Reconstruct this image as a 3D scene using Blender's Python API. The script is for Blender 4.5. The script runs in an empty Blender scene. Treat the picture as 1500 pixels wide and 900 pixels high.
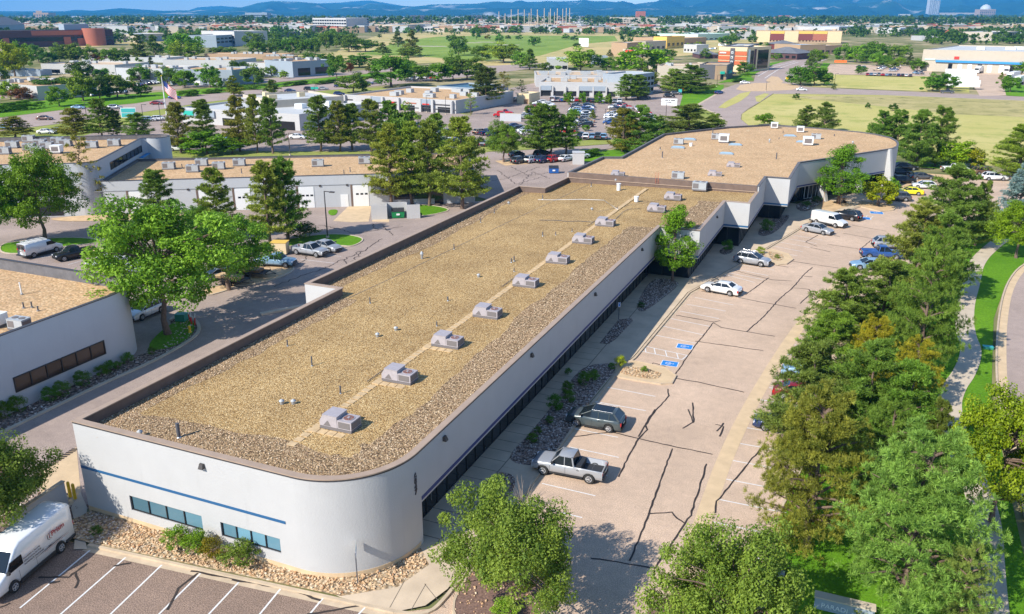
import bpy, math, random
import numpy as np
from mathutils import Vector, Matrix

# ------------------------------------------------------------------ camera
S = bpy.context.scene
EYE = 32.1                                   # drone height above the parking lot, metres
PITCH = math.atan2(430.0, 1220.0)
YAW = math.atan2(552.0, math.hypot(1220.0, 430.0))
cd = bpy.data.cameras.new("camera"); cam = bpy.data.objects.new("camera", cd)
S.collection.objects.link(cam); S.camera = cam
cd.sensor_width = 36.0; cd.lens = 1220.0 / 1500.0 * 36.0
cd.clip_start = 0.5; cd.clip_end = 120000.0
cam.location = (0, 0, EYE)
cam.rotation_euler = (math.pi / 2 - PITCH, 0, YAW)

# ------------------------------------------------------------------ light
W = bpy.data.worlds.new("World"); S.world = W; W.use_nodes = True
SUN_DIR = Vector((0.60, 1.15, -1.0)).normalized()      # way the light travels
SUN_EL = math.asin(-SUN_DIR.z)
SUN_AZ = math.atan2(-SUN_DIR.x, -SUN_DIR.y)            # towards the sun, clockwise from +Y
wn = W.node_tree.nodes; wl = W.node_tree.links
sky = wn.new("ShaderNodeTexSky"); sky.sky_type = 'NISHITA'; sky.sun_disc = False
sky.sun_elevation = SUN_EL; sky.sun_rotation = SUN_AZ
sky.altitude = 1700; sky.air_density = 1.0; sky.dust_density = 0.0; sky.ozone_density = 3.5
wn["Background"].inputs[1].default_value = 0.15
wl.new(sky.outputs[0], wn["Background"].inputs[0])
sd = bpy.data.lights.new("sun", 'SUN'); sun = bpy.data.objects.new("sun", sd); S.collection.objects.link(sun)
sd.energy = 4.6; sd.angle = math.radians(0.5); sd.color = (1.0, 0.95, 0.86)
sun.rotation_euler = SUN_DIR.to_track_quat('-Z', 'Y').to_euler()
S.view_settings.view_transform = 'Standard'; S.view_settings.look = 'None'
S.view_settings.exposure = 0.56; S.view_settings.gamma = 1.0
S.cycles.max_bounces = 6; S.cycles.diffuse_bounces = 3; S.cycles.glossy_bounces = 2
S.cycles.transmission_bounces = 2; S.cycles.transparent_max_bounces = 8; S.cycles.volume_bounces = 0
S.cycles.caustics_reflective = False; S.cycles.caustics_refractive = False

# ------------------------------------------------------------------ survey helpers
_hd = Vector((-math.sin(YAW), math.cos(YAW), 0)); _R = Vector((math.cos(YAW), math.sin(YAW), 0))
_F = _hd * math.cos(PITCH) + Vector((0, 0, -math.sin(PITCH))); _U = _R.cross(_F)
def G(px, py, z=0.0):
    """ground survey: where the sight line through a photo point meets height z"""
    d = _R * (px - 750) + _U * (450 - py) + _F * 1220.0
    t = (z - EYE) / d.z
    return (d.x * t, d.y * t)
def top_z(x, y, py):
    """height of the point above (x, y) that shows at photo row py"""
    D = x * _hd.x + y * _hd.y; v = (450 - py) / 1220.0
    return EYE + D * (v * math.cos(PITCH) - math.sin(PITCH)) / (math.cos(PITCH) + v * math.sin(PITCH))
def metres_per_px(x, y, z=0.0):
    c = Vector((x, y, z - EYE)).dot(_F)
    return c / 1220.0
def row_z(px, py, X=None, Y=None):
    d = _R * (px - 750) + _U * (450 - py) + _F * 1220.0
    t = X / d.x if X is not None else Y / d.y
    return (d.x * t, d.y * t, EYE + d.z * t)

COL = S.collection
rnd = random.Random(7)
ORD = ["first", "second", "third", "fourth", "fifth", "sixth", "seventh", "eighth", "ninth", "tenth", "eleventh",
       "twelfth", "thirteenth", "fourteenth", "fifteenth", "sixteenth", "seventeenth", "eighteenth", "nineteenth",
       "twentieth"]
def ordinal(i):
    if i < 20: return ORD[i]
    tens = {2: "twenty", 3: "thirty", 4: "forty", 5: "fifty", 6: "sixty", 7: "seventy", 8: "eighty"}[(i + 1) // 10]
    r = (i + 1) % 10
    return tens[:-1] + "ieth" if r == 0 else tens + "-" + ORD[r - 1]

# ------------------------------------------------------------------ materials
M = {}
def newmat(name):
    m = bpy.data.materials.new(name); m.use_nodes = True
    nt = m.node_tree; b = nt.nodes["Principled BSDF"]; M[name] = m
    return m, nt, b
def N(nt, t, **k):
    n = nt.nodes.new(t)
    for a, v in k.items():
        if a.startswith("i_"):
            key = a[2:]; key = int(key) if key.isdigit() else key
            n.inputs[key].default_value = v
        else: setattr(n, a, v)
    return n
def mixc(nt, f, a, b, mode='MIX'):
    m = nt.nodes.new("ShaderNodeMix"); m.data_type = 'RGBA'; m.blend_type = mode
    for i, v in ((0, f), (6, a), (7, b)):
        if hasattr(v, "is_linked") or hasattr(v, "links"): nt.links.new(v, m.inputs[i])
        elif i == 0: m.inputs[0].default_value = v
        else: m.inputs[i].default_value = (*v, 1) if len(v) == 3 else v
    return m.outputs[2]
def coords(nt, scale=1.0):
    g = N(nt, "ShaderNodeNewGeometry")
    if scale == 1.0: return g.outputs["Position"]
    v = N(nt, "ShaderNodeVectorMath", operation='SCALE'); nt.links.new(g.outputs["Position"], v.inputs[0]); v.inputs[3].default_value = scale
    return v.outputs[0]
def noise(nt, co, scale, detail=3.0, rough=0.55):
    n = N(nt, "ShaderNodeTexNoise", i_Scale=scale, i_Detail=detail, i_Roughness=rough); nt.links.new(co, n.inputs["Vector"])
    return n.outputs["Fac"]
def ramp(nt, f, a, b):
    r = N(nt, "ShaderNodeMapRange"); r.inputs[1].default_value = a; r.inputs[2].default_value = b
    nt.links.new(f, r.inputs[0]); return r.outputs[0]
def bump(nt, b, h, strength, dist):
    n = N(nt, "ShaderNodeBump", i_Strength=strength, i_Distance=dist); nt.links.new(h, n.inputs["Height"]); nt.links.new(n.outputs[0], b.inputs["Normal"])

def plain(name, c, rough=0.6, metal=0.0, spec=0.5, vary=0.0, vs=1.5, bmp=0.0, bs=20.0):
    m, nt, b = newmat(name)
    b.inputs["Base Color"].default_value = (*c, 1); b.inputs["Roughness"].default_value = rough
    b.inputs["Metallic"].default_value = metal; b.inputs["Specular IOR Level"].default_value = spec
    if vary or bmp:
        co = coords(nt)
        if vary:
            f = ramp(nt, noise(nt, co, vs, 4), 0.3, 0.7)
            nt.links.new(mixc(nt, f, tuple(x * (1 - vary) for x in c), tuple(min(1, x * (1 + vary)) for x in c)), b.inputs["Base Color"])
        if bmp: bump(nt, b, noise(nt, co, bs, 3), bmp, 0.03)
    return m

def asphalt(name, c, dark=0.72, fleck=0.35, blotch=0.12):
    m, nt, b = newmat(name); co = coords(nt)
    big = ramp(nt, noise(nt, co, blotch, 4, 0.6), 0.35, 0.68)
    mid = ramp(nt, noise(nt, co, 1.3, 4, 0.7), 0.3, 0.75)
    fine = ramp(nt, noise(nt, co, 14.0, 2, 0.8), 0.35, 0.65)
    a = mixc(nt, big, tuple(x * dark for x in c), c)
    d = mixc(nt, mid, tuple(x * 0.86 for x in (1, 1, 1)), (1.06, 1.05, 1.03))
    a = mixc(nt, 1.0, a, d, 'MULTIPLY')
    s = mixc(nt, fine, (1 - fleck,) * 3, (1 + fleck,) * 3)
    a = mixc(nt, 1.0, a, s, 'MULTIPLY')
    # oil and tyre stains
    st = ramp(nt, noise(nt, co, 0.55, 2, 0.5), 0.66, 0.78)
    a = mixc(nt, st, a, tuple(x * 0.78 for x in c))
    nt.links.new(a, b.inputs["Base Color"]); b.inputs["Roughness"].default_value = 0.9
    b.inputs["Specular IOR Level"].default_value = 0.25
    bump(nt, b, fine, 0.35, 0.02)
    return m
def grass(name, c1, c2, c3=None, big=0.06, sat=0.35):
    m, nt, b = newmat(name); co = coords(nt)
    f = ramp(nt, noise(nt, co, big, 5, 0.65), 0.38, 0.62)
    g = ramp(nt, noise(nt, co, 3.5, 3, 0.8), 0.3, 0.7)
    a = mixc(nt, f, c1, c2)
    if c3: a = mixc(nt, ramp(nt, noise(nt, co, big * 3.3, 4, 0.7), 0.52, 0.66), a, c3)
    s = mixc(nt, g, (1 - sat,) * 3, (1 + sat,) * 3)
    a = mixc(nt, 1.0, a, s, 'MULTIPLY')
    if c3: a = mixc(nt, ramp(nt, noise(nt, co, .35, 3, .5), .70, .76), a, tuple(x * .45 for x in c3))
    nt.links.new(a, b.inputs["Base Color"])
    b.inputs["Roughness"].default_value = 0.95; b.inputs["Specular IOR Level"].default_value = 0.1
    bump(nt, b, noise(nt, co, 9.0, 3, 0.8), 0.8, 0.08)
    return m
def gravel(name, cols, scale, dark=0.35, blotch=None, bdist=0.05, spread=1.0):
    """cells of several stone colours with dark gaps between"""
    m, nt, b = newmat(name); co = coords(nt)
    v = N(nt, "ShaderNodeTexVoronoi", i_Scale=scale, i_Randomness=1.0); nt.links.new(co, v.inputs["Vector"])
    sp = N(nt, "ShaderNodeSeparateColor"); nt.links.new(v.outputs["Color"], sp.inputs[0])
    r = N(nt, "ShaderNodeValToRGB"); nt.links.new(sp.outputs[0], r.inputs[0])
    e = r.color_ramp.elements
    e[0].position = 0.0; e[0].color = (*cols[0], 1); e[1].position = 1.0; e[1].color = (*cols[-1], 1)
    for i, c in enumerate(cols[1:-1]): q = e.new((i + 1) / (len(cols) - 1)); q.color = (*c, 1)
    gap = ramp(nt, v.outputs["Distance"], 0.25, 0.75)
    a = mixc(nt, gap, r.outputs[0], mixc(nt, 1.0, r.outputs[0], (dark,) * 3, 'MULTIPLY'))
    if blotch:
        f = ramp(nt, noise(nt, co, 0.15, 4, 0.6), 0.3, 0.7)
        a = mixc(nt, 1.0, a, mixc(nt, f, blotch[0], blotch[1]), 'MULTIPLY')
    nt.links.new(a, b.inputs["Base Color"]); b.inputs["Roughness"].default_value = 0.9
    b.inputs["Specular IOR Level"].default_value = 0.15
    inv = N(nt, "ShaderNodeMath", operation='SUBTRACT'); inv.inputs[0].default_value = 1; nt.links.new(v.outputs["Distance"], inv.inputs[1])
    bump(nt, b, inv.outputs[0], 0.9, bdist)
    return m

# stone, paving and soil
asphalt("asphalt_lot", (0.66, 0.485, 0.355), dark=0.80, fleck=0.32)
asphalt("asphalt_front", (0.300, 0.212, 0.162), dark=0.80, fleck=0.55)
asphalt("asphalt_yard", (0.44, 0.345, 0.295), dark=0.76)
asphalt("asphalt_road", (0.45, 0.350, 0.300), dark=0.86, fleck=0.2)
plain("crack_seal", (0.035, 0.026, 0.022), 0.75, vary=0.3)
plain("line_paint", (0.72, 0.71, 0.69), 0.7, vary=0.10, vs=4)
plain("blue_paint", (0.02, 0.22, 0.62), 0.6)
plain("concrete", (0.55, 0.455, 0.34), 0.85, vary=0.10, vs=0.7, bmp=0.2, bs=8)
plain("concrete_warm", (0.62, 0.455, 0.275), 0.85, vary=0.10, vs=0.9, bmp=0.2, bs=8); plain("concrete_walk", (0.60, 0.47, 0.33), 0.85, vary=0.14, vs=0.5, bmp=0.2, bs=8)
plain("concrete_kerb", (0.54, 0.42, 0.29), 0.85, vary=0.14, vs=1.2)
plain("joint", (0.16, 0.13, 0.10), 0.9)
plain("dirt", (0.60, 0.41, 0.23), 0.95, vary=0.18, vs=0.8, bmp=0.4, bs=6)
plain("mulch", (0.20, 0.12, 0.09), 0.95, vary=0.4, vs=7, bmp=0.6, bs=12)
grass("lawn", (0.090, 0.225, 0.012), (0.150, 0.310, 0.018), sat=0.30)
grass("lawn_dry", (0.24, 0.29, 0.06), (0.33, 0.34, 0.09), sat=0.25)
grass("field_grass", (0.46, 0.42, 0.125), (0.55, 0.475, 0.18), (0.36, 0.37, 0.10), big=0.022, sat=0.28)
grass("field_rough", (0.36, 0.32, 0.12), (0.50, 0.41, 0.19), (0.22, 0.22, 0.08), big=0.05, sat=0.35)
grass("golf_green", (0.19, 0.28, 0.045), (0.26, 0.34, 0.065), (0.14, 0.23, 0.035), big=0.012, sat=0.15)
grass("prairie", (0.58, 0.44, 0.20), (0.46, 0.39, 0.16), (0.30, 0.30, 0.09), big=0.01, sat=0.15)
def town_mat():
    m, nt, b = newmat("town_ground"); co = coords(nt)
    f = ramp(nt, noise(nt, co, 0.006, 5, 0.7), 0.4, 0.6); g = ramp(nt, noise(nt, co, 0.03, 4, 0.7), 0.42, 0.6)
    a = mixc(nt, f, (0.20, 0.21, 0.08), (0.48, 0.38, 0.24)); a = mixc(nt, g, a, (0.13, 0.15, 0.06))
    nt.links.new(a, b.inputs["Base Color"]); b.inputs["Roughness"].default_value = 1.0; b.inputs["Specular IOR Level"].default_value = 0.0
town_mat()
gravel("roof_gravel", [(0.30, 0.17, 0.07), (0.78, 0.53, 0.24), (0.60, 0.38, 0.16), (0.98, 0.76, 0.44), (0.66, 0.43, 0.19), (0.38, 0.23, 0.10), (0.88, 0.63, 0.32)], 12.5, 0.36, ((0.80, 0.76, 0.70), (1.14, 1.11, 1.02)))
gravel("roof_gravel_far", [(0.60, 0.38, 0.20), (0.72, 0.48, 0.28), (0.52, 0.34, 0.18), (0.78, 0.56, 0.34)], 4.0, 0.75, ((0.88, 0.86, 0.82), (1.10, 1.08, 1.04)))
gravel("roof_gravel_step", [(0.55, 0.37, 0.18), (0.78, 0.56, 0.31), (0.66, 0.46, 0.24), (0.84, 0.66, 0.42)], 4.5, 0.6, ((0.88, 0.86, 0.82), (1.10, 1.08, 1.04)))
gravel("ballast_bed", [(0.22, 0.13, 0.07), (0.54, 0.37, 0.20), (0.38, 0.25, 0.13), (0.66, 0.48, 0.29)], 7.5, 0.28)
gravel("river_rock_bed", [(0.22, 0.14, 0.10), (0.44, 0.34, 0.28), (0.34, 0.23, 0.17), (0.55, 0.46, 0.40)], 4.5, 0.3)
gravel("tan_rock_bed", [(0.52, 0.32, 0.16), (0.74, 0.55, 0.34), (0.62, 0.42, 0.24), (0.78, 0.64, 0.46)], 4.5, 0.35)
# stones: colour differs stone by stone
def stone_mat(name, cols):
    m, nt, b = newmat(name)
    at = N(nt, "ShaderNodeAttribute", attribute_name="tint"); r = N(nt, "ShaderNodeValToRGB"); nt.links.new(at.outputs["Fac"], r.inputs[0])
    e = r.color_ramp.elements; e[0].color = (*cols[0], 1); e[1].color = (*cols[-1], 1)
    for i, c in enumerate(cols[1:-1]): q = e.new((i + 1) / (len(cols) - 1)); q.color = (*c, 1)
    nt.links.new(r.outputs[0], b.inputs["Base Color"]); b.inputs["Roughness"].default_value = 0.85; b.inputs["Specular IOR Level"].default_value = 0.2
stone_mat("ballast_stone", [(0.15, 0.085, 0.05), (0.58, 0.41, 0.25), (0.34, 0.21, 0.12), (0.80, 0.64, 0.44), (0.46, 0.30, 0.18)])
stone_mat("tan_stone", [(0.36, 0.17, 0.08), (0.66, 0.46, 0.27), (0.52, 0.32, 0.17), (0.74, 0.60, 0.42), (0.46, 0.25, 0.12)])
stone_mat("river_stone", [(0.16, 0.09, 0.06), (0.62, 0.50, 0.42), (0.34, 0.20, 0.14), (0.86, 0.78, 0.70), (0.45, 0.32, 0.25)])
# building surfaces
def stucco(name, c, streak=0.06):
    m, nt, b = newmat(name); co = coords(nt)
    f = ramp(nt, noise(nt, co, 0.6, 5, 0.6), 0.3, 0.7)
    a = mixc(nt, f, tuple(x * (1 - streak) for x in c), c)
    mp = N(nt, "ShaderNodeMapping"); mp.inputs["Scale"].default_value = (1.6, 1.6, 0.12); nt.links.new(co, mp.inputs[0])
    st = ramp(nt, noise(nt, mp.outputs[0], 1.0, 4, 0.7), 0.58, 0.8)
    a = mixc(nt, st, a, tuple(x * (1 - streak * 2.2) for x in c))
    nt.links.new(a, b.inputs["Base Color"]); b.inputs["Roughness"].default_value = 0.9; b.inputs["Specular IOR Level"].default_value = 0.2
    bump(nt, b, noise(nt, co, 6.0, 5, 0.75), 0.35, 0.05)
stucco("white_stucco", (0.505, 0.495, 0.48), 0.055); stucco("grey_stucco", (0.50, 0.51, 0.52), 0.04)
stucco("cream_wall", (0.52, 0.45, 0.36)); stucco("tan_wall", (0.44, 0.30, 0.19)); stucco("bluegrey_wall", (0.32, 0.37, 0.42))
plain("cap_metal", (0.40, 0.29, 0.21), 0.55, vary=0.08); plain("parapet_brown", (0.155, 0.105, 0.080), 0.7, vary=0.15)
plain("cap_dark", (0.055, 0.052, 0.055), 0.5); plain("parapet_dark", (0.13, 0.125, 0.13), 0.8, vary=0.2)
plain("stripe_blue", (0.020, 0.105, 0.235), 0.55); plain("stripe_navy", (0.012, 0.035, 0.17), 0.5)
plain("frame_dark", (0.020, 0.019, 0.020), 0.45); plain("frame_grey", (0.25, 0.26, 0.27), 0.5)
plain("paver", (0.56, 0.40, 0.22), 0.85, vary=0.18, vs=3)
plain("hvac_metal", (0.40, 0.36, 0.37), 0.5, vary=0.08, vs=4); plain("hvac_grille", (0.17, 0.15, 0.145), 0.7)
plain("hvac_grey", (0.40, 0.42, 0.43), 0.5, vary=0.08, vs=4); plain("fan_rust", (0.23, 0.09, 0.06), 0.7)
plain("galvanised", (0.45, 0.47, 0.48), 0.4, 0.6); plain("pipe_dark", (0.10, 0.10, 0.11), 0.6)
plain("skylight", (0.30, 0.42, 0.50), 0.25); plain("white_metal", (0.78, 0.78, 0.76), 0.45)
plain("brick_red", (0.40, 0.13, 0.08), 0.85, vary=0.12); plain("brick_dark", (0.10, 0.045, 0.045), 0.8)
plain("orange_panel", (0.52, 0.125, 0.045), 0.8); plain("sand_panel", (0.70, 0.55, 0.33), 0.7); plain("charcoal", (0.09, 0.09, 0.10), 0.7)
plain("yellow_panel", (0.75, 0.48, 0.10), 0.7); plain("maroon", (0.20, 0.045, 0.04), 0.7); plain("teal", (0.05, 0.42, 0.42), 0.6)
plain("mint_wall", (0.50, 0.66, 0.56), 0.7); plain("roof_white", (0.55, 0.55, 0.53), 0.6, vary=0.06, vs=0.1); plain("roof_tan", (0.60, 0.44, 0.28), 0.9, vary=0.1, vs=0.1)
plain("roof_slate", (0.17, 0.17, 0.18), 0.8, vary=0.15, vs=0.3); plain("roof_red", (0.42, 0.10, 0.05), 0.8); plain("awning_blue", (0.03, 0.25, 0.55), 0.55)
plain("pond_blue", (0.05, 0.12, 0.17), 0.3); plain("yellow_post", (0.80, 0.50, 0.02), 0.5); plain("red_paint", (0.65, 0.03, 0.02), 0.5)
plain("green_box", (0.05, 0.28, 0.20), 0.5); plain("green_dumpster", (0.01, 0.26, 0.08), 0.5); plain("blue_dumpster", (0.02, 0.12, 0.42), 0.5)
plain("wood", (0.28, 0.17, 0.09), 0.8); plain("sign_green", (0.02, 0.42, 0.32), 0.5); plain("sign_white", (0.8, 0.8, 0.8), 0.5)
plain("lettering_dark", (0.05, 0.045, 0.05), 0.6); plain("lettering_red", (0.35, 0.015, 0.03), 0.6)
plain("rubber", (0.022, 0.022, 0.022), 0.85); plain("rim_metal", (0.50, 0.50, 0.51), 0.35, 0.5); plain("car_trim", (0.03, 0.03, 0.032), 0.55)
plain("chrome", (0.7, 0.7, 0.7), 0.2, 0.9); plain("headlight", (0.75, 0.77, 0.80), 0.15); plain("taillight", (0.45, 0.01, 0.01), 0.25)
plain("plate", (0.6, 0.62, 0.55), 0.5); plain("skin", (0.50, 0.30, 0.20), 0.6); plain("cloth_white", (0.7, 0.7, 0.68), 0.8); plain("orange_plastic", (0.8, 0.16, 0.02), 0.5)
plain("lamp_bronze", (0.06, 0.05, 0.045), 0.5)
m, nt, b = newmat("glass_dark"); b.inputs["Base Color"].default_value = (0.012, 0.016, 0.022, 1); b.inputs["Roughness"].default_value = 0.08; b.inputs["Specular IOR Level"].default_value = 0.6
m, nt, b = newmat("glass_blue"); b.inputs["Base Color"].default_value = (0.10, 0.20, 0.25, 1); b.inputs["Roughness"].default_value = 0.12
m, nt, b = newmat("glass_brown"); b.inputs["Base Color"].default_value = (0.055, 0.035, 0.025, 1); b.inputs["Roughness"].default_value = 0.1
for gn, gc in (("glass_dark", (.012, .016, .022)), ("glass_blue", (.10, .20, .25)), ("glass_brown", (.055, .035, .025))):
    nt = M[gn].node_tree; oi = N(nt, "ShaderNodeObjectInfo"); nt.links.new(mixc(nt, oi.outputs["Random"], tuple(x * .55 for x in gc), tuple(x * 1.7 for x in gc)), nt.nodes["Principled BSDF"].inputs["Base Color"])
m, nt, b = newmat("car_glass"); b.inputs["Base Color"].default_value = (0.012, 0.018, 0.024, 1); b.inputs["Roughness"].default_value = 0.05
m, nt, b = newmat("car_paint"); oi = N(nt, "ShaderNodeObjectInfo"); nt.links.new(oi.outputs["Color"], b.inputs["Base Color"])
b.inputs["Roughness"].default_value = 0.28; b.inputs["Metallic"].default_value = 0.15; b.inputs["Coat Weight"].default_value = 0.6; b.inputs["Coat Roughness"].default_value = 0.05
m, nt, b = newmat("flag_cloth"); b.inputs["Base Color"].default_value = (0.55, 0.04, 0.05, 1); b.inputs["Roughness"].default_value = 0.8
# leaves: green varies leaf by leaf and tree by tree (the object's own colour)
def leaf_mat(name, dark, light, transl=0.35, rough=0.55):
    m, nt, b = newmat(name); at = N(nt, "ShaderNodeAttribute", attribute_name="tint"); oi = N(nt, "ShaderNodeObjectInfo")
    a = mixc(nt, at.outputs["Fac"], dark, light); a = mixc(nt, 1.0, a, oi.outputs["Color"], 'MULTIPLY')
    nt.links.new(a, b.inputs["Base Color"]); b.inputs["Roughness"].default_value = rough; b.inputs["Specular IOR Level"].default_value = 0.25
    if transl:
        t = N(nt, "ShaderNodeBsdfTranslucent"); nt.links.new(a, t.inputs[0]); mx = N(nt, "ShaderNodeMixShader", i_0=transl)
        nt.links.new(b.outputs[0], mx.inputs[1]); nt.links.new(t.outputs[0], mx.inputs[2])
        nt.links.new(mx.outputs[0], nt.nodes["Material Output"].inputs[0])
leaf_mat("leaf_green", (0.042, 0.110, 0.008), (0.230, 0.350, 0.035))
leaf_mat("leaf_needle", (0.040, 0.075, 0.012), (0.350, 0.390, 0.085), 0.25)
leaf_mat("leaf_blue", (0.14, 0.20, 0.19), (0.34, 0.42, 0.40), 0.15)
plain("bark", (0.17, 0.115, 0.085), 0.95, vary=0.25, vs=6); plain("bark_pale", (0.34, 0.27, 0.21), 0.95, vary=0.2, vs=6)
# ------------------------------------------------------------------ mesh building
class MB:
    def __init__(s): s.v = []; s.f = []; s.m = []; s.mats = []; s.sm = []
    def mi(s, mat):
        if mat not in s.mats: s.mats.append(mat)
        return s.mats.index(mat)
    def add(s, vs, fs, mat, smooth=False):
        o = len(s.v); k = s.mi(mat); s.v += [tuple(p) for p in vs]
        for f in fs: s.f.append(tuple(i + o for i in f)); s.m.append(k); s.sm.append(smooth)
        return s
    def quad(s, a, b, c, d, mat): return s.add([a, b, c, d], [(0, 1, 2, 3)], mat)
    def box(s, x0, x1, y0, y1, z0, z1, mat, rz=0.0, at=(0, 0, 0)):
        vs = [(x, y, z) for z in (z0, z1) for x, y in ((x0, y0), (x1, y0), (x1, y1), (x0, y1))]
        c, q = math.cos(rz), math.sin(rz)
        vs = [(x * c - y * q + at[0], x * q + y * c + at[1], z + at[2]) for x, y, z in vs]
        return s.add(vs, [(3, 2, 1, 0), (4, 5, 6, 7), (0, 1, 5, 4), (1, 2, 6, 5), (2, 3, 7, 6), (3, 0, 4, 7)], mat)
    def prism(s, poly, z0, z1, mat, topmat=None, bottom=True):
        poly = ccw(poly); n = len(poly)
        vs = [(x, y, z0) for x, y in poly] + [(x, y, z1) for x, y in poly]
        s.add(vs, [(i, (i + 1) % n, n + (i + 1) % n, n + i) for i in range(n)] + ([tuple(range(n - 1, -1, -1))] if bottom else []), mat)
        return s.add([(x, y, z1) for x, y in poly], [tuple(range(n))], topmat or mat)
    def tube(s, pts, rad, mat, seg=8, cap=True):
        pts = [Vector(p) for p in pts]; n = len(pts); rad = rad if hasattr(rad, "__len__") else [rad] * n
        vs = []
        for i, p in enumerate(pts):
            d = (pts[min(i + 1, n - 1)] - pts[max(i - 1, 0)]).normalized()
            a = d.orthogonal().normalized(); b2 = d.cross(a)
            for k in range(seg):
                t = 2 * math.pi * k / seg; vs.append(p + a * math.cos(t) * rad[i] + b2 * math.sin(t) * rad[i])
        fs = [(i * seg + k, i * seg + (k + 1) % seg, (i + 1) * seg + (k + 1) % seg, (i + 1) * seg + k) for i in range(n - 1) for k in range(seg)]
        s.add(vs, fs, mat, True)
        if cap: s.add(vs[-seg:], [tuple(range(seg))], mat); s.add(vs[:seg], [tuple(range(seg - 1, -1, -1))], mat)
        return s
    def cyl(s, x, y, z0, z1, r, mat, seg=12, r2=None):
        return s.tube([(x, y, z0), (x, y, z1)], [r, r if r2 is None else r2], mat, seg)
    def mesh(s, name):
        me = bpy.data.meshes.new(name); me.from_pydata(s.v, [], s.f); me.update()
        for m in s.mats: me.materials.append(M[m])
        me.polygons.foreach_set("material_index", s.m); me.polygons.foreach_set("use_smooth", s.sm)
        return me
    def build(s, name, parent=None, loc=None):
        o = bpy.data.objects.new(name, s.mesh(name)); COL.objects.link(o)
        if parent: o.parent = parent
        if loc: o.location = loc
        return o
def area(p): return sum(p[i][0] * p[(i + 1) % len(p)][1] - p[(i + 1) % len(p)][0] * p[i][1] for i in range(len(p))) / 2
def ccw(p):
    p = [tuple(q[:2]) for q in p]; return p if area(p) > 0 else p[::-1]
def tag(o, label=None, cat=None, group=None, kind=None):
    if label: o["label"] = label
    if cat: o["category"] = cat
    if group: o["group"] = group
    if kind: o["kind"] = kind
    return o
def empty(name, loc, rz=0.0, label=None, cat=None, group=None):
    o = bpy.data.objects.new(name, None); COL.objects.link(o); o.location = loc; o.rotation_euler.z = rz
    return tag(o, label, cat, group)
def share(name, me, parent=None, loc=(0, 0, 0), rz=0.0, scale=None):
    o = bpy.data.objects.new(name, me); COL.objects.link(o); o.parent = parent; o.location = loc; o.rotation_euler.z = rz
    if scale: o.scale = scale
    return o
def copy_tree(o, parent=None):
    c = o.copy(); COL.objects.link(c); c.parent = parent
    for ch in [x for x in KIDS.get(o.name, [])]: copy_tree(ch, c)
    return c
KIDS = {}
def kids_of(o):
    KIDS[o.name] = list(o.children)
    for c in o.children: kids_of(c)
def clean(pts, n=4, closed=True):
    """round a polygon's corners (Chaikin)"""
    for _ in range(n):
        q = []
        L = len(pts)
        for i in range(L if closed else L - 1):
            a, b2 = pts[i], pts[(i + 1) % L]
            q += [(a[0] * .75 + b2[0] * .25, a[1] * .75 + b2[1] * .25), (a[0] * .25 + b2[0] * .75, a[1] * .25 + b2[1] * .75)]
        if not closed: q = [pts[0]] + q + [pts[-1]]
        pts = q
    return pts
def P(*px): return [G(x, y) for x, y in px]
def sheet(name, poly, z, mat, label=None, cat=None, kind="structure", grid=None):
    from mathutils.geometry import tessellate_polygon
    poly = ccw(poly); tr = tessellate_polygon([[Vector((x, y, 0)) for x, y in poly]])
    mb = MB(); mb.add([(x, y, z) for x, y in poly], [tuple(t) for t in tr], mat)
    o = mb.build(name)
    me = o.data
    # make sure faces look up
    if me.polygons and me.polygons[0].normal.z < 0: me.flip_normals()
    return tag(o, label, cat, kind=kind)
def ribbon(pts, w, z, mat, mb=None):
    """flat strip of width w along a polyline"""
    mb = mb or MB(); L = []; Rr = []
    for i, p in enumerate(pts):
        a = pts[max(i - 1, 0)]; b2 = pts[min(i + 1, len(pts) - 1)]
        dx, dy = b2[0] - a[0], b2[1] - a[1]; l = math.hypot(dx, dy) or 1
        ww = w[i] if hasattr(w, "__len__") else w
        L.append((p[0] - dy / l * ww / 2, p[1] + dx / l * ww / 2, z)); Rr.append((p[0] + dy / l * ww / 2, p[1] - dx / l * ww / 2, z))
    n = len(pts)
    mb.add(L + Rr, [(i, n + i, n + i + 1, i + 1) for i in range(n - 1)], mat)
    return mb
def kerb(name, pts, w=0.16, h=0.13, closed=False, mat="concrete_kerb", label=None, mb=None, z0=0.0):
    own = mb is None; mb = mb or MB()
    if closed: pts = list(pts) + [pts[0]]
    L = []; Rr = []
    for i, p in enumerate(pts):
        a = pts[i - 1] if i else (pts[-2] if closed else pts[0]); b2 = pts[i + 1] if i < len(pts) - 1 else (pts[1] if closed else pts[-1])
        dx, dy = b2[0] - a[0], b2[1] - a[1]; l = math.hypot(dx, dy) or 1
        L.append((p[0] - dy / l * w / 2, p[1] + dx / l * w / 2)); Rr.append((p[0] + dy / l * w / 2, p[1] - dx / l * w / 2))
    n = len(pts)
    vs = [(*p, z0) for p in L] + [(*p, h) for p in L] + [(*p, h) for p in Rr] + [(*p, z0) for p in Rr]
    fs = []
    for i in range(n - 1):
        fs += [(i, n + i, n + i + 1, i + 1), (n + i, 2 * n + i, 2 * n + i + 1, n + i + 1), (2 * n + i, 3 * n + i, 3 * n + i + 1, 2 * n + i + 1)]
    fs += [(0, 3 * n, 2 * n, n), (n - 1, 2 * n - 1, 3 * n - 1, 4 * n - 1)]
    mb.add(vs, fs, mat)
    if own: return tag(mb.build(name), label, kind="structure")
def inside(p, poly):
    x, y = p; c = False; j = len(poly) - 1
    for i in range(len(poly)):
        xi, yi = poly[i][:2]; xj, yj = poly[j][:2]
        if (yi > y) != (yj > y) and x < (xj - xi) * (y - yi) / (yj - yi) + xi: c = not c
        j = i
    return c
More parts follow.
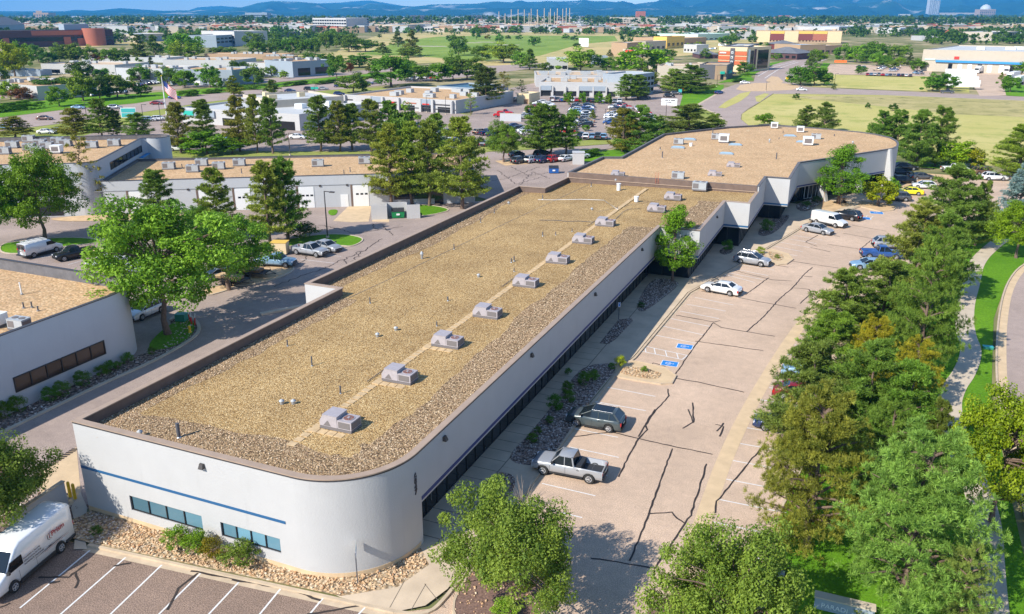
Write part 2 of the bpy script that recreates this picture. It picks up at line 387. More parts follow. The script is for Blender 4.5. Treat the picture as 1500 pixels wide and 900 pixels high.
_oct_f = np.array([(0, 2, 4), (2, 1, 4), (1, 3, 4), (3, 0, 4), (2, 0, 5), (1, 2, 5), (3, 1, 5), (0, 3, 5)])
def stones(name, polys, dens, smin, smax, mat, zf, seed=1, parent=None, keep=None, label=None):
    """individually shaped small stones lying on the polygons, one joined heap"""
    rng = np.random.default_rng(seed); pts = []
    for poly in polys:
        xs = [p[0] for p in poly]; ys = [p[1] for p in poly]; x0, x1, y0, y1 = min(xs), max(xs), min(ys), max(ys)
        n = int((x1 - x0) * (y1 - y0) * dens); q = rng.random((n, 2)) * (x1 - x0, y1 - y0) + (x0, y0)
        pts += [tuple(p) for p in q if inside(p, poly) and (keep is None or keep(p, rng))]
    n = len(pts)
    if not n: return None
    pts = np.array(pts); base = np.array([(1, 0, 0), (-1, 0, 0), (0, 1, 0), (0, -1, 0), (0, 0, .75), (0, 0, -.5)])
    V = base[None] * (0.75 + 0.5 * rng.random((n, 6, 1))) + rng.normal(0, .12, (n, 6, 3))
    s = smin + (smax - smin) * rng.random((n, 1, 1)) ** 1.6; V = V * s * (0.8 + 0.5 * rng.random((n, 1, 3)))
    a = rng.random(n) * 6.283; c, q = np.cos(a)[:, None], np.sin(a)[:, None]
    X = V[:, :, 0] * c - V[:, :, 1] * q + pts[:, 0:1]; Y = V[:, :, 0] * q + V[:, :, 1] * c + pts[:, 1:2]
    z = np.array([zf(*p) for p in pts])[:, None]; Z = V[:, :, 2] + z + s[:, :, 0] * .25
    co = np.stack([X, Y, Z], -1).reshape(-1, 3); F = (_oct_f[None] + (np.arange(n) * 6)[:, None, None]).reshape(-1, 3)
    me = fast_mesh(name, co, F, np.repeat(rng.random(n), 8)); me.materials.append(M[mat])
    o = bpy.data.objects.new(name, me); COL.objects.link(o); o.parent = parent
    return tag(o, label, kind="stuff")
def fast_mesh(name, co, F, tint=None):
    me = bpy.data.meshes.new(name); k = F.shape[1]; nf = len(F)
    me.vertices.add(len(co)); me.vertices.foreach_set("co", co.astype(np.float32).ravel())
    me.loops.add(nf * k); me.loops.foreach_set("vertex_index", F.astype(np.int32).ravel())
    me.polygons.add(nf); me.polygons.foreach_set("loop_start", np.arange(nf, dtype=np.int32) * k)
    if tint is not None:
        at = me.attributes.new("tint", 'FLOAT', 'FACE'); at.data.foreach_set("value", np.asarray(tint, dtype=np.float32))
    me.update(calc_edges=True); return me

def wall_panel(mb, p0, p1, z0, z1, holes, mat, thick=0.3, reveal=None):
    """straight wall from p0 to p1 (outer face on the right-hand side of the walk) with real openings.
    holes: (a0, a1, h0, h1) along the wall"""
    d = Vector((p1[0] - p0[0], p1[1] - p0[1], 0)); L = d.length; d.normalize(); n = Vector((d.y, -d.x, 0))
    A = sorted({0.0, L, *[h[0] for h in holes], *[h[1] for h in holes]}); Z = sorted({z0, z1, *[h[2] for h in holes], *[h[3] for h in holes]})
    def pt(a, z, t): return (p0[0] + d.x * a - n.x * t, p0[1] + d.y * a - n.y * t, z)
    for i in range(len(A) - 1):
        for j in range(len(Z) - 1):
            a0, a1, b0, b1 = A[i], A[i + 1], Z[j], Z[j + 1]; ca, cz = (a0 + a1) / 2, (b0 + b1) / 2
            if any(h[0] < ca < h[1] and h[2] < cz < h[3] for h in holes): continue
            mb.quad(pt(a0, b0, 0), pt(a1, b0, 0), pt(a1, b1, 0), pt(a0, b1, 0), mat)
            mb.quad(pt(a1, b0, thick), pt(a0, b0, thick), pt(a0, b1, thick), pt(a1, b1, thick), mat)
    for a0, a1, b0, b1 in holes:
        r = reveal or mat
        mb.quad(pt(a0, b0, 0), pt(a0, b1, 0), pt(a0, b1, thick), pt(a0, b0, thick), r)
        mb.quad(pt(a1, b1, 0), pt(a1, b0, 0), pt(a1, b0, thick), pt(a1, b1, thick), r)
        mb.quad(pt(a0, b1, 0), pt(a1, b1, 0), pt(a1, b1, thick), pt(a0, b1, thick), r)
        mb.quad(pt(a1, b0, 0), pt(a0, b0, 0), pt(a0, b0, thick), pt(a1, b0, thick), r)
    mb.quad(pt(0, z1, 0), pt(L, z1, 0), pt(L, z1, thick), pt(0, z1, thick), mat)
    mb.quad(pt(0, z0, thick), pt(L, z0, thick), pt(L, z0, 0), pt(0, z0, 0), mat)
    mb.quad(pt(0, z0, 0), pt(0, z1, 0), pt(0, z1, thick), pt(0, z0, thick), mat)
    mb.quad(pt(L, z1, 0), pt(L, z0, 0), pt(L, z0, thick), pt(L, z1, thick), mat)
    return lambda a, z, t=0: Vector(pt(a, z, t)), d, n
_unit = {}
def unit_box(mat):
    if mat not in _unit: _unit[mat] = MB().box(-.5, .5, -.5, .5, -.5, .5, mat).mesh("block_" + mat)
    return _unit[mat]
def slab(name, mat, parent, c, size, rz=0.0):
    return share(name, unit_box(mat), parent, c, rz, size)
def window_row(parent, pt, d, a0, a1, z0, z1, n, glass, frame="frame_dark", depth=0.1, fw=0.07, nz=1):
    """one frame part with n panes as its sub-parts"""
    rz = math.atan2(d.y, d.x); fb = MB(); w = (a1 - a0); c = pt((a0 + a1) / 2, (z0 + z1) / 2, depth)
    def bar(u0, u1, v0, v1): fb.box(u0, u1, -.05, .05, v0, v1, frame)
    h = (z1 - z0)
    bar(-w / 2, w / 2, -h / 2, -h / 2 + fw); bar(-w / 2, w / 2, h / 2 - fw, h / 2)
    for i in range(n + 1):
        u = -w / 2 + fw / 2 + (w - fw) * i / n; bar(u - fw / 2, u + fw / 2, -h / 2 + fw + .002, h / 2 - fw - .002)
    for j in range(1, nz): v = -h / 2 + h * j / nz; fb.box(-w / 2 + fw, w / 2 - fw, -.04, .04, v - fw / 2, v + fw / 2, frame)
    f = fb.build("window_frame", parent); f.location = c; f.rotation_euler.z = rz
    for i in range(n):
        u = -w / 2 + fw / 2 + (w - fw) * (i + .5) / n
        share("pane", unit_box(glass), f, (u, 0.03, 0), 0, ((w - fw) / n - fw, 0.02, h - 2 * fw))
    return f
def offset_poly(pts, d, closed=True):
    """move a counter-clockwise outline inwards by d"""
    out = []; n = len(pts)
    for i in range(n):
        p = Vector(pts[i]); a = Vector(pts[i - 1]) if (i or closed) else None; b2 = Vector(pts[(i + 1) % n]) if (i < n - 1 or closed) else None
        ns = []
        if a is not None: e = (p - a); ns.append(Vector((-e.y, e.x)).normalized())
        if b2 is not None: e = (b2 - p); ns.append(Vector((-e.y, e.x)).normalized())
        m = ns[0] if len(ns) == 1 else (ns[0] + ns[1]).normalized()
        k = 1 / max(0.35, m.dot(ns[0])); out.append((p.x + m.x * d * k, p.y + m.y * d * k))
    return out
def arc(cx, cy, r, a0, a1, n):
    return [(cx + r * math.cos(math.radians(a0 + (a1 - a0) * i / n)), cy + r * math.sin(math.radians(a0 + (a1 - a0) * i / n))) for i in range(n + 1)]
def cap_ring(mb, outer, w, z0, z1, mat, overhang=0.05):
    o = offset_poly(outer, -overhang); i = offset_poly(outer, w); n = len(o)
    vs = [(*p, z0) for p in o] + [(*p, z1) for p in o] + [(*p, z1) for p in i] + [(*p, z0) for p in i]
    fs = []
    for k in range(n):
        q = (k + 1) % n
        fs += [(k, q, n + q, n + k), (n + k, n + q, 2 * n + q, 2 * n + k), (2 * n + k, 2 * n + q, 3 * n + q, 3 * n + k), (3 * n + k, 3 * n + q, q, k)]
    mb.add(vs, fs, mat)
# ------------------------------------------------------------------ the long white office building
def wall_strip(pts, z0, z1, mat, parent, thick=0.3, name="wall"):
    """wall following an open polyline, outer face on its right"""
    mb = MB(); inn = offset_poly(pts, thick, closed=False); n = len(pts)
    vs = [(*p, z0) for p in pts] + [(*p, z1) for p in pts] + [(*p, z1) for p in inn] + [(*p, z0) for p in inn]
    fs = []
    for k in range(n - 1): fs += [(k, k + 1, n + k + 1, n + k), (n + k, n + k + 1, 2 * n + k + 1, 2 * n + k), (2 * n + k, 2 * n + k + 1, 3 * n + k + 1, 3 * n + k), (3 * n + k, 3 * n + k + 1, k + 1, k)]
    fs += [(0, n, 2 * n, 3 * n), (n - 1, 4 * n - 1, 3 * n - 1, 2 * n - 1)]
    mb.add(vs, fs, mat, n > 6)
    o = mb.build(name, parent)
    if n > 6: o.data.set_sharp_from_angle(angle=math.radians(35))
    return o
def roof_sheet(poly, zf, mat, parent, name="roof"):
    from mathutils.geometry import tessellate_polygon
    poly = ccw(poly); tr = tessellate_polygon([[Vector((x, y, 0)) for x, y in poly]]); mb = MB()
    mb.add([(x, y, zf(x, y)) for x, y in poly], [tuple(t) for t in tr], mat); o = mb.build(name, parent)
    if o.data.polygons[0].normal.z < 0: o.data.flip_normals()
    return o
def inner_ring(pts, z0, z1, inset, mat, parent, closed=True, name="parapet"):
    i = offset_poly(pts, inset, closed); n = len(i); mb = MB(); vs = [(*p, z0) for p in i] + [(*p, z1) for p in i]
    mb.add(vs, [((k + 1) % n, k, n + k, n + (k + 1) % n) for k in range(n if closed else n - 1)], mat)
    return mb.build(name, parent)

B = empty("office_building", (0, 0, 0), 0, "long white stucco office building with gravel roof and stepped glass side, in the middle", "building")
HT, HF = 6.8, 7.6
corner = arc(-28.3, 39.15, 5.3, -90, 0, 20)
near_out = [(-45.9, 33.85)] + corner + [(-23, 101.3), (-17.95, 101.3), (-17.95, 119.7), (-14.5, 119.7), (-14.5, 128.4), (-45.0, 128.4), (-45.3, 118.7), (-49.6, 118.6), (-49.8, 64.3), (-45.9, 64.3)]
far_out = [(-14.5, 128.4), (-14.5, 137.0), (-10.85, 137.0), (-10.85, 153.3), (3.4, 175.7), (4.3, 177.3), (5.1, 180.4), (5.2, 185), (4.9, 188.6), (3.8, 193.3), (0.8, 197.7), (-2.4, 200.2), (-11.1, 203.3), (-18.8, 205.4), (-22.4, 205.6), (-30.5, 197.7), (-38.2, 185.1), (-41.3, 179.8), (-41.2, 147.0), (-44.4, 145.6), (-44.9, 128.4)]
# walls
mb = MB()
pt, d, n_ = wall_panel(mb, (-45.9, 33.85), (-28.3, 33.85), 0, HT, [(4.07, 10.15, 1.08, 2.2), (11.64, 16.2, 1.12, 2.16)], "white_stucco")
front_wall = mb.build("wall", B)
window_row(front_wall, pt, d, 4.07, 10.15, 1.08, 2.2, 4, "glass_blue", depth=0.12)
window_row(front_wall, pt, d, 11.64, 16.2, 1.12, 2.16, 4, "glass_blue", depth=0.12)
wall_strip(corner + [(-23, 39.45)], 0, HT, "white_stucco", B)
wall_strip(offset_poly([(-45.88, 33.85), (-28.4, 33.85)] + corner, -.02, False), 0.0, 0.42, "concrete_warm", B, .05, "foundation")
up = [(-23, 39.45), (-23, 101.3), (-17.95, 101.3), (-17.95, 119.7), (-14.5, 119.7), (-14.5, 128.4), (-14.5, 137.0), (-10.85, 137.0), (-10.85, 153.3), (3.4, 175.7)]
LOW = 3.12
for k in range(len(up) - 1):
    z1 = HT if k < 5 else HF
    a, b2 = Vector(up[k]), Vector(up[k + 1]); dd = (b2 - a).normalized(); nn = Vector((dd.y, -dd.x))
    s = 0.0 if k in (0,) else (0.3 if (k % 2 == 1 and k < 5) or k in (6, 8) and False else 0.0)
    mb = MB(); wall_panel(mb, a + dd * .004, b2 - dd * .004, LOW + k * .0007, z1 - .001 * (k % 2), [], "white_stucco"); w_ = mb.build("wall", B)
    L = (b2 - a).length; st = MB()
    rz = math.atan2(dd.y, dd.x); c = (a + b2) / 2 + nn * 0.012
    slab("stripe", "stripe_navy" if abs(dd.y) > 0.3 else "stripe_blue", w_, (c.x, c.y, 3.40), (L - 0.004, 0.03, 0.24), rz)  # walls turned from the sun get a darker stripe, shade put into its colour
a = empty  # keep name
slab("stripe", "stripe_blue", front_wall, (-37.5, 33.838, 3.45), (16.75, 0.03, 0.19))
# soffit and recessed glazing under the overhang
low = [(-24.4, 39.3), (-24.4, 102.6), (-19.2, 102.6), (-19.2, 121.0), (-15.8, 121.0), (-15.8, 141.0), (-12.2, 141.0), (-12.2, 154.6), (1.6, 178.0)]
up_in = [(-23.28, 39.3), (-23.28, 101.58), (-18.23, 101.58), (-18.23, 119.98), (-14.78, 119.98), (-14.78, 137.28), (-11.13, 137.28), (-11.13, 153.45), (3.2, 176.0)]
roof_sheet(up_in + low[::-1], lambda x, y: 3.13, "grey_stucco", B, "soffit").data.flip_normals()
glz = empty("glazing", (0, 0, 0)); glz.parent = B
post = MB()
for k in range(len(low) - 1):
    a, b2 = Vector(low[k]), Vector(low[k + 1]); L = (b2 - a).length; dd = (b2 - a) / L; nn = Vector((dd.y, -dd.x)); rz = math.atan2(dd.y, dd.x)
    n = max(1, round(L / 1.55)); w = L / n
    for i in range(n):
        c = a + dd * (w * (i + .5)); slab("window_pane", "glass_dark", glz, (c.x, c.y, 1.58), (w - 0.1, 0.05, 2.76), rz)
    for i in range(n + 1):
        c = a + dd * (w * i); post.box(-.06, .06, -.07, .09, 0.0, 3.12, "frame_dark", rz, (c.x, c.y, 0))
    c = (a + b2) / 2
    post.box(-L / 2, L / 2, -.05, .06, 0.0, 0.2, "frame_dark", rz, (c.x, c.y, 0)); post.box(-L / 2, L / 2, -.05, .06, 2.95, 3.125, "frame_dark", rz, (c.x, c.y, 0))
post.build("mullions", B)
# entrance doors near the curved corner: pale handles and a lit poster strip
for y in (41.2, 43.0): slab("door_handle", "chrome", glz, (-24.33, y, 1.2), (0.04, 0.05, 0.7))
# far round end, back and left walls down to the ground
wall_strip(far_out[4:18] , 0, HF, "white_stucco", B)
wall_strip([(-41.3, 179.8), (-41.2, 147.0), (-44.4, 145.6), (-44.9, 128.4)], 0, HF, "white_stucco", B)
wall_strip([(-45.0, 128.4), (-45.3, 118.7), (-49.6, 118.6), (-49.8, 64.3), (-45.9, 64.3), (-45.9, 33.86)], 0, HT - .002, "white_stucco", B)
# white piers along the slanted entrance side
dd = Vector((3.4 + 10.85, 175.7 - 153.3)).normalized(); nn = Vector((dd.y, -dd.x))
for (sx, zt, q) in ((7.0, 3.6, 1.5), (17.6, 3.6, 1.5), (26.6, 7.62, 1.9)):
    c = Vector((-10.85, 153.3)) + dd * sx; mb = MB(); hw = 0.35
    prof = [(-0.4, 0), (q, 0), (0.45, zt), (-0.4, zt)]; vs = []
    for s_ in (-hw, hw): vs += [(c.x + nn.x * u + dd.x * s_, c.y + nn.y * u + dd.y * s_, z) for u, z in prof]
    mb.add(vs, [(0, 1, 2, 3), (7, 6, 5, 4), (0, 4, 5, 1), (1, 5, 6, 2), (2, 6, 7, 3), (3, 7, 4, 0)], "white_stucco"); mb.build("pier", B)
for sx in (3.2, 12.5):      # storefront frames that catch the light behind the piers
    c = Vector((-12.2, 154.6)) + dd * (sx + 1) + nn * 0.1
    window_row(B, (lambda a, z, t=0, c=c: Vector((c.x + dd.x * a, c.y + dd.y * a, z))), Vector((dd.x, dd.y, 0)), 0, 4.5, 0.3, 2.7, 4, "glass_dark", "white_metal")
# caps, parapets
cap = MB(); cap_ring(cap, near_out, 0.42, HT, HT + .07, "cap_metal"); cap.build("parapet_cap", B)
cap = MB(); cap_ring(cap, far_out, 0.38, HF, HF + .07, "parapet_dark"); cap.build("parapet_cap", B)
inner_ring(near_out, 5.6, HT, 0.32, "parapet_brown", B)
inner_ring(far_out, 6.6, HF, 0.31, "parapet_dark", B)
edge_dark = MB()
for pts, z in ((near_out[:24], HT - .12), (up[5:], HF - .12)):      # thin dark drip line under the cap
    o = offset_poly(pts, -0.02, False); i_ = offset_poly(pts, 0.0, False); n = len(o)
    edge_dark.add([(*p, z) for p in o] + [(*p, z + .115) for p in o], [(k, k + 1, n + k + 1, n + k) for k in range(n - 1)], "cap_dark")
edge_dark.build("drip_edge", B)
wl_ = MB(); wl_.box(-44.7, -14.75, 128.25, 128.55, 5.6, HF + .075, "parapet_brown"); step = wl_.build("step_wall", B)
def zroof(x, y): return min(6.62, 6.0 + (x + 46) / 23 * 0.62)
ins = offset_poly(near_out, 0.3)
roof = roof_sheet([p if p[1] < 128 else (p[0], 128.3) for p in ins], zroof, "roof_gravel", B)
rf2 = roof_sheet(offset_poly(far_out, 0.3), lambda x, y: 7.25 + (0.2 if x > -15 else 0), "roof_gravel_far", B)
# coarser ballast along the roof edges
def edge_band(pts, w0, w1, seed):
    r = random.Random(seed); dense = []
    for k in range(len(pts) - 1):
        a, b2 = Vector(pts[k]), Vector(pts[k + 1]); m_ = max(1, int((b2 - a).length / 0.8))
        dense += [tuple(a + (b2 - a) * i / m_) for i in range(m_)]
    dense.append(pts[-1]); o = offset_poly(dense, 0.33, False); q = []; w = (w0 + w1) / 2
    for k in range(len(dense)):
        w = min(w1, max(w0, w + r.uniform(-.25, .25))); q.append(w)
    i_ = []
    sm = offset_poly(dense, 1.0, False)
    for k in range(len(dense)):
        dx, dy = sm[k][0] - dense[k][0], sm[k][1] - dense[k][1]; l = min(1.3, math.hypot(dx, dy)); s_ = q[k] / math.hypot(dx, dy) * l
        i_.append((dense[k][0] + dx * s_, dense[k][1] + dy * s_))
    return o, i_
band = MB(); band_polys = []
for pts, w0, w1, sd_ in (([(-45.9, 64.0), (-45.9, 33.85)], 1.9, 3.2, 1), ([(-45.9, 33.85)] + corner, 3.0, 4.1, 2), ([(-23, 39.15), (-23, 101.3)], 3.0, 4.2, 3), ([(-49.6, 118.6), (-49.8, 64.3)], 2.0, 3.3, 4), ([(-17.95, 102.5), (-17.95, 119.7)], 2.0, 4.2, 5)):
    o, i_ = edge_band(pts, w0, w1, sd_); n = len(o)
    band.add([(*p, zroof(*p) + .006 + .001 * sd_) for p in o] + [(*p, zroof(*p) + .006 + .001 * sd_) for p in i_], [(k, k + 1, n + k + 1, n + k) for k in range(n - 1)], "ballast_bed"); band_polys.append(o + i_[::-1])
band.build("ballast_strip", B)
stones("ballast_stones", band_polys[:3], 46, 0.032, 0.066, "ballast_stone", zroof, 3, B, keep=lambda p, r: p[1] < 62 or r.random() < max(0.25, 1 - (p[1] - 62) / 45))
stones("ballast_stones", band_polys[3:], 10, 0.045, 0.085, "ballast_stone", zroof, 4, B)
# concrete pavers: walking line past the roof units
pv = random.Random(5)
for k in range(134):
    y = 37.6 + k * 0.665
    if y > 127.5: break
    slab("paver", "paver", roof, (-31.15 + pv.uniform(-.04, .04), y, zroof(-31.1, y) + 0.025), (0.56, 0.52, 0.04), pv.uniform(-.05, .05))
for k in range(120):
    y = 129.6 + k * 0.62
    if y > 196: break
    slab("paver", "paver", rf2, (-24.3 - (y - 129) * 0.02 + pv.uniform(-.04, .04), y, 7.27), (0.58, 0.56, 0.05), pv.uniform(-.05, .05))
# long dark roofing seams that show through the gravel
seam = MB()
for pts, w in (([(-45.6, 52), (-44.2, 70), (-42.6, 100), (-40.8, 127)], .07), ([(-33.5, 108), (-29.5, 115), (-24.9, 121)], .06)):
    ribbon(pts, w, 0, "pipe_dark", seam)
seam.v = [(x, y, zroof(x, y) + .014) for x, y, z in seam.v]; seam.build("roof_seam", B)
def text_mesh(name, cu, mat, parent):
    t = bpy.data.objects.new("tmp", cu); COL.objects.link(t); bpy.context.view_layer.update()
    me = bpy.data.meshes.new_from_object(t, depsgraph=bpy.context.evaluated_depsgraph_get()); me.name = name; bpy.data.objects.remove(t)
    me.materials.clear(); me.materials.append(M[mat]); o = bpy.data.objects.new(name, me); COL.objects.link(o); o.parent = parent
    return o
def words(name, body, size, mat, parent, loc, rot, extrude=0.01, offset=0.0, align='LEFT'):
    cu = bpy.data.curves.new("t", 'FONT'); cu.body = body; cu.size = size; cu.extrude = extrude; cu.offset = offset; cu.align_x = align
    o = text_mesh(name, cu, mat, parent); o.location = loc; o.rotation_euler = rot; return o
# house number reading down the curved corner
for i, ch in enumerate("6847"):
    cu = bpy.data.curves.new("numeral", 'FONT'); cu.body = ch; cu.size = 0.52; cu.extrude = 0.02; cu.align_x = 'CENTER'; cu.offset = 0.012
    o = text_mesh("numeral", cu, "lettering_dark", B)
    th = math.radians(-4.0); o.location = (-28.3 + 5.33 * math.cos(th), 39.15 + 5.33 * math.sin(th), 5.22 - i * 0.38); o.rotation_euler = (math.pi / 2, 0, math.pi / 2 + th)
hose = MB()
for pts in (P((788, 289), (800, 291), (840, 291), (880, 292), (905, 307)), P((900, 318), (917, 307), (932, 307))): pass
for pix in (((788, 290), (812, 291), (850, 291), (884, 293), (905, 308)), ((790, 321), (815, 322), (830, 324), (848, 324), (868, 326)), ((902, 322), (912, 312), (920, 308), (938, 307))):
    pts = [G(*q, 6.4) for q in pix]; hose.tube([(x, y, zroof(x, y) + .07) for x, y in pts], .035, "white_metal" if pix[0][0] == 788 else "pipe_dark", 5)
hose.build("gas_line", B)
for y0 in (47.5, 72.2, 99.4): MB().tube([(-31.9, y0, zroof(-32, y0) + .08), (-31.9, y0 + 3.2, zroof(-32, y0) + .08), (-30.9, y0 + 3.4, zroof(-32, y0) + .08)], .03, "pipe_dark", 5).build("conduit", B)
# ladder from the lower to the upper roof
lad = MB(); lx = -30.0
for s_ in (-.22, .22): lad.tube([(lx + s_, 128.12, 6.3), (lx + s_, 128.12, 8.7), (lx + s_, 128.5, 8.7)], .03, "brick_red", 5)
for k in range(8): lad.tube([(lx - .22, 128.12, 6.5 + k * .28), (lx + .22, 128.12, 6.5 + k * .28)], .018, "brick_red", 5)
tag(lad.build("roof_ladder"), "rust coloured ladder climbing the step between the two roof levels", "ladder")
# wall lights
def wall_light(loc, rz, label, grp):
    t = empty("wall_light", loc, rz, label, "wall light", grp)
    mb = MB(); vs = [(-.17, 0, -.16), (.17, 0, -.16), (.17, 0, .16), (-.17, 0, .16), (-.17, -.26, -.16), (.17, -.26, -.16), (.13, -.14, .16), (-.13, -.14, .16)]
    mb.add(vs, [(4, 5, 6, 7), (0, 4, 7, 3), (5, 1, 2, 6), (7, 6, 2, 3), (0, 1, 5, 4)], "lamp_bronze"); mb.build("housing", t)
    MB().box(-.15, .15, -.23, -.02, -.19, -.162, "white_metal").build("lens", t)
wall_light((-35.05, 33.848, 5.98), 0, "small bronze light high on the sunlit white front wall", "wall lights on the white building")
for i, y in enumerate((42.6, 57.8, 74.6, 92.5)):
    wall_light((-22.998, y, 6.08), math.pi / 2, ["dark wall light on the shaded side wall, nearest the curved corner", "second dark wall light from the curved corner on the shaded wall", "third dark wall light from the curved corner on the shaded wall", "dark wall light on the long shaded wall, next to the leafy tree"][i], "wall lights on the white building")
wall_light((-17.948, 113.0, 6.0), math.pi / 2, "dark wall light on the short shaded wall between two step-backs", "wall lights on the white building")

# ------------------------------------------------------------------ roof units
def hvac_meshes(kind):
    out = []
    if kind == "near":     # hooded rooftop unit: tall air hood on the left, condenser with fan on the right
        f = MB(); f.box(-1.22, 1.22, -.62, .62, 0, .18, "hvac_grille"); out.append(("base", f, None))
        h = MB(); prof = [(-1.22, .2), (-1.22, .55), (-.95, 1.0), (.12, 1.0), (.12, .2)]; n = 5
        vs = [(x, -.6, z) for x, z in prof] + [(x, .6, z) for x, z in prof]
        h.add(vs, [tuple(range(n)), tuple(range(2 * n - 1, n - 1, -1))] + [(i, n + i, n + (i + 1) % n, (i + 1) % n) for i in range(n)], "hvac_metal"); h.box(-.98, .16, -.63, .63, 1.0, 1.03, "hvac_metal"); out.append(("hood", h, None))
        g = MB(); g.add([(-.95, -.605, .24), (-.35, -.605, .24), (-.55, -.605, .62), (-.62, -.605, .62)], [(0, 1, 2, 3)], "hvac_grille"); out.append(("louvre", g, None))
        c = MB(); c.box(.125, 1.2, -.58, .58, .2, .78, "hvac_metal"); out.append(("condenser", c, None))
        q = MB(); q.box(.22, 1.1, -.60, -.585, .27, .70, "hvac_grille"); out.append(("grille", q, "condenser")); q = MB(); q.box(1.205, 1.22, -.5, .5, .27, .70, "hvac_grille"); out.append(("grille", q, "condenser"))
        k = MB(); k.cyl(.67, 0, .785, .81, .40, "hvac_metal", 20); k.cyl(.67, 0, .81, .825, .34, "fan_rust", 20); k.cyl(.67, 0, .825, .87, .09, "hvac_metal", 8)
        for j in range(3): k.box(-.33, .33, -.012, .012, .826, .84, "galvanised", j * math.pi / 3, (.67, 0, 0))
        out.append(("fan", k, "condenser"))
    elif kind == "box":    # plain grey packaged unit
        f = MB(); f.box(-1.1, 1.1, -.7, .7, 0, .2, "hvac_grille"); out.append(("base", f, None))
        c = MB(); c.box(-1.05, 1.05, -.65, .65, .21, 1.25, "hvac_grey"); c.box(-1.08, 1.08, -.68, .68, 1.25, 1.29, "hvac_grey"); out.append(("cabinet", c, None))
        q = MB(); q.box(-.95, -.1, -.67, -.655, .35, 1.1, "hvac_grille"); out.append(("grille", q, "cabinet")); q = MB(); q.box(1.055, 1.07, -.55, .55, .35, 1.1, "hvac_grille"); out.append(("grille", q, "cabinet"))
        k = MB(); k.cyl(-.45, 0, 1.295, 1.34, .34, "hvac_grille", 16); k.cyl(.5, 0, 1.295, 1.34, .34, "hvac_grille", 16); out.append(("fan", k, "cabinet"))
    elif kind == "cooler":  # white evaporative cooler cube
        f = MB(); f.box(-.75, .75, -.75, .75, 0, .3, "hvac_grille"); out.append(("base", f, None))
        c = MB(); c.box(-.85, .85, -.85, .85, .3, 1.45, "white_metal"); c.box(-.9, .9, -.9, .9, 1.45, 1.52, "white_metal"); out.append(("cabinet", c, None))
        q = MB(); q.box(-.6, .6, -.87, -.855, .5, 1.3, "hvac_grille"); out.append(("louvre", q, "cabinet"))
    return out
_proto = {}
def make_from(parts, rootname, paint=None):
    root = empty(rootname, (0, 0, 0)); d = {}
    for nm, mb, par in parts: d.setdefault(nm, mb.build(nm, d[par] if par else root))
    return root
def place(kind, rootname, loc, rz, label, cat, group=None, sc=1.0, maker=None):
    key = (rootname, kind)
    if key not in _proto:
        r = make_from((maker or hvac_meshes)(kind), rootname); kids_of(r); _proto[key] = r; o = r
    else: o = copy_tree(_proto[key])
    o.location = loc; o.rotation_euler.z = rz; o.scale = (sc, sc, sc)
    return tag(o, label, cat, group)
spots = [(-29.6, 40.7), (-29.8, 48.7), (-29.7, 56.2), (-29.6, 63.8), (-29.8, 73.4), (-29.7, 82.4), (-29.8, 91.4), (-29.9, 100.6)]
for i, (x, y) in enumerate(spots):
    place("near", "roof_unit", (x, y, zroof(x, y)), 0, f"hooded grey roof unit, {ordinal(i)} from the near end of the straight paver line" if i else "hooded grey roof unit nearest the curved corner, at the paver line's start", "roof unit", "hooded units along the paver line")
    if i < 3:
        for k in range(4): slab("paver", "paver", roof, (x - 1.35 + k * .66, y - 1.05, zroof(x, y) + .025), (.6, .55, .05), pv.uniform(-.05, .05))
for (px, py, kk, lab) in ((962, 308, "near", "hooded roof unit beside the leafy treetop at the building's first step-back"), (986, 291, "near", "hooded roof unit just below the dark step in the roof, right of the ladder"), (1028, 275, "box", "boxy unit on the lower roof hard against the dark step wall, right of the ladder")):
    x, y = G(px, py, 6.7); place(kk, "roof_unit" if kk == "near" else "roof_box_unit", (x, min(y, 127.3), zroof(x, y)), 0, lab, "roof unit", "roof units near the step")
for (px, py, kk, lab) in ((993, 262, "box", "boxy grey unit on the upper roof left of the ladder"), (905, 258, "near", "small unit on the upper roof near its left corner parapet"), (1047, 258, "near", "hooded unit on the upper roof beside the paver line, right of the ladder"), (1074, 245, "near", "hooded unit on the upper roof, second along the paver line"), (1049, 204, "box", "dark boxy unit beside the big white cooler on the upper roof"), (994, 211, "box", "small boxy unit between two skylights, left side of the upper roof"),
                          (1134, 188, "cooler", "pale unit at the far end of the paver line by the roof edge"), (1172, 194, "cooler", "tall grey unit near the far edge of the upper roof"), (1195, 204, "box", "boxy unit behind the white tilted cooler at the roof's far right")):
    x, y = G(px, py, 7.35); place(kk, {"near": "roof_unit", "box": "roof_box_unit", "cooler": "roof_cooler"}[kk], (x, y, 7.28), 0.1, lab, "roof unit", "units on the upper roof", 0.9)
for (px, py, lab) in ((1060, 209, "large white cooler cube in the middle of the upper roof"), (1183, 213, "white cooler cube with a dark diamond mark at the right of the upper roof")):
    x, y = G(px, py, 7.35); place("cooler", "roof_cooler", (x, y, 7.28), 0.1, lab, "roof cooler", "white coolers", 1.15)
def skylight(px, py, lab):
    x, y = G(px, py, 7.35); t = empty("skylight", (x, y, 7.26), 0.1, lab, "skylight", "skylights on the upper roof")
    MB().box(-1.3, 1.3, -.7, .7, 0, .25, "galvanised").build("kerb_frame", t); mb = MB(); mb.add([(-1.2, -.6, .25), (1.2, -.6, .25), (1.2, .6, .25), (-1.2, .6, .25), (-.8, 0, .5), (.8, 0, .5)], [(0, 1, 5, 4), (1, 2, 5), (2, 3, 4, 5), (3, 0, 4)], "skylight"); mb.build("dome", t)
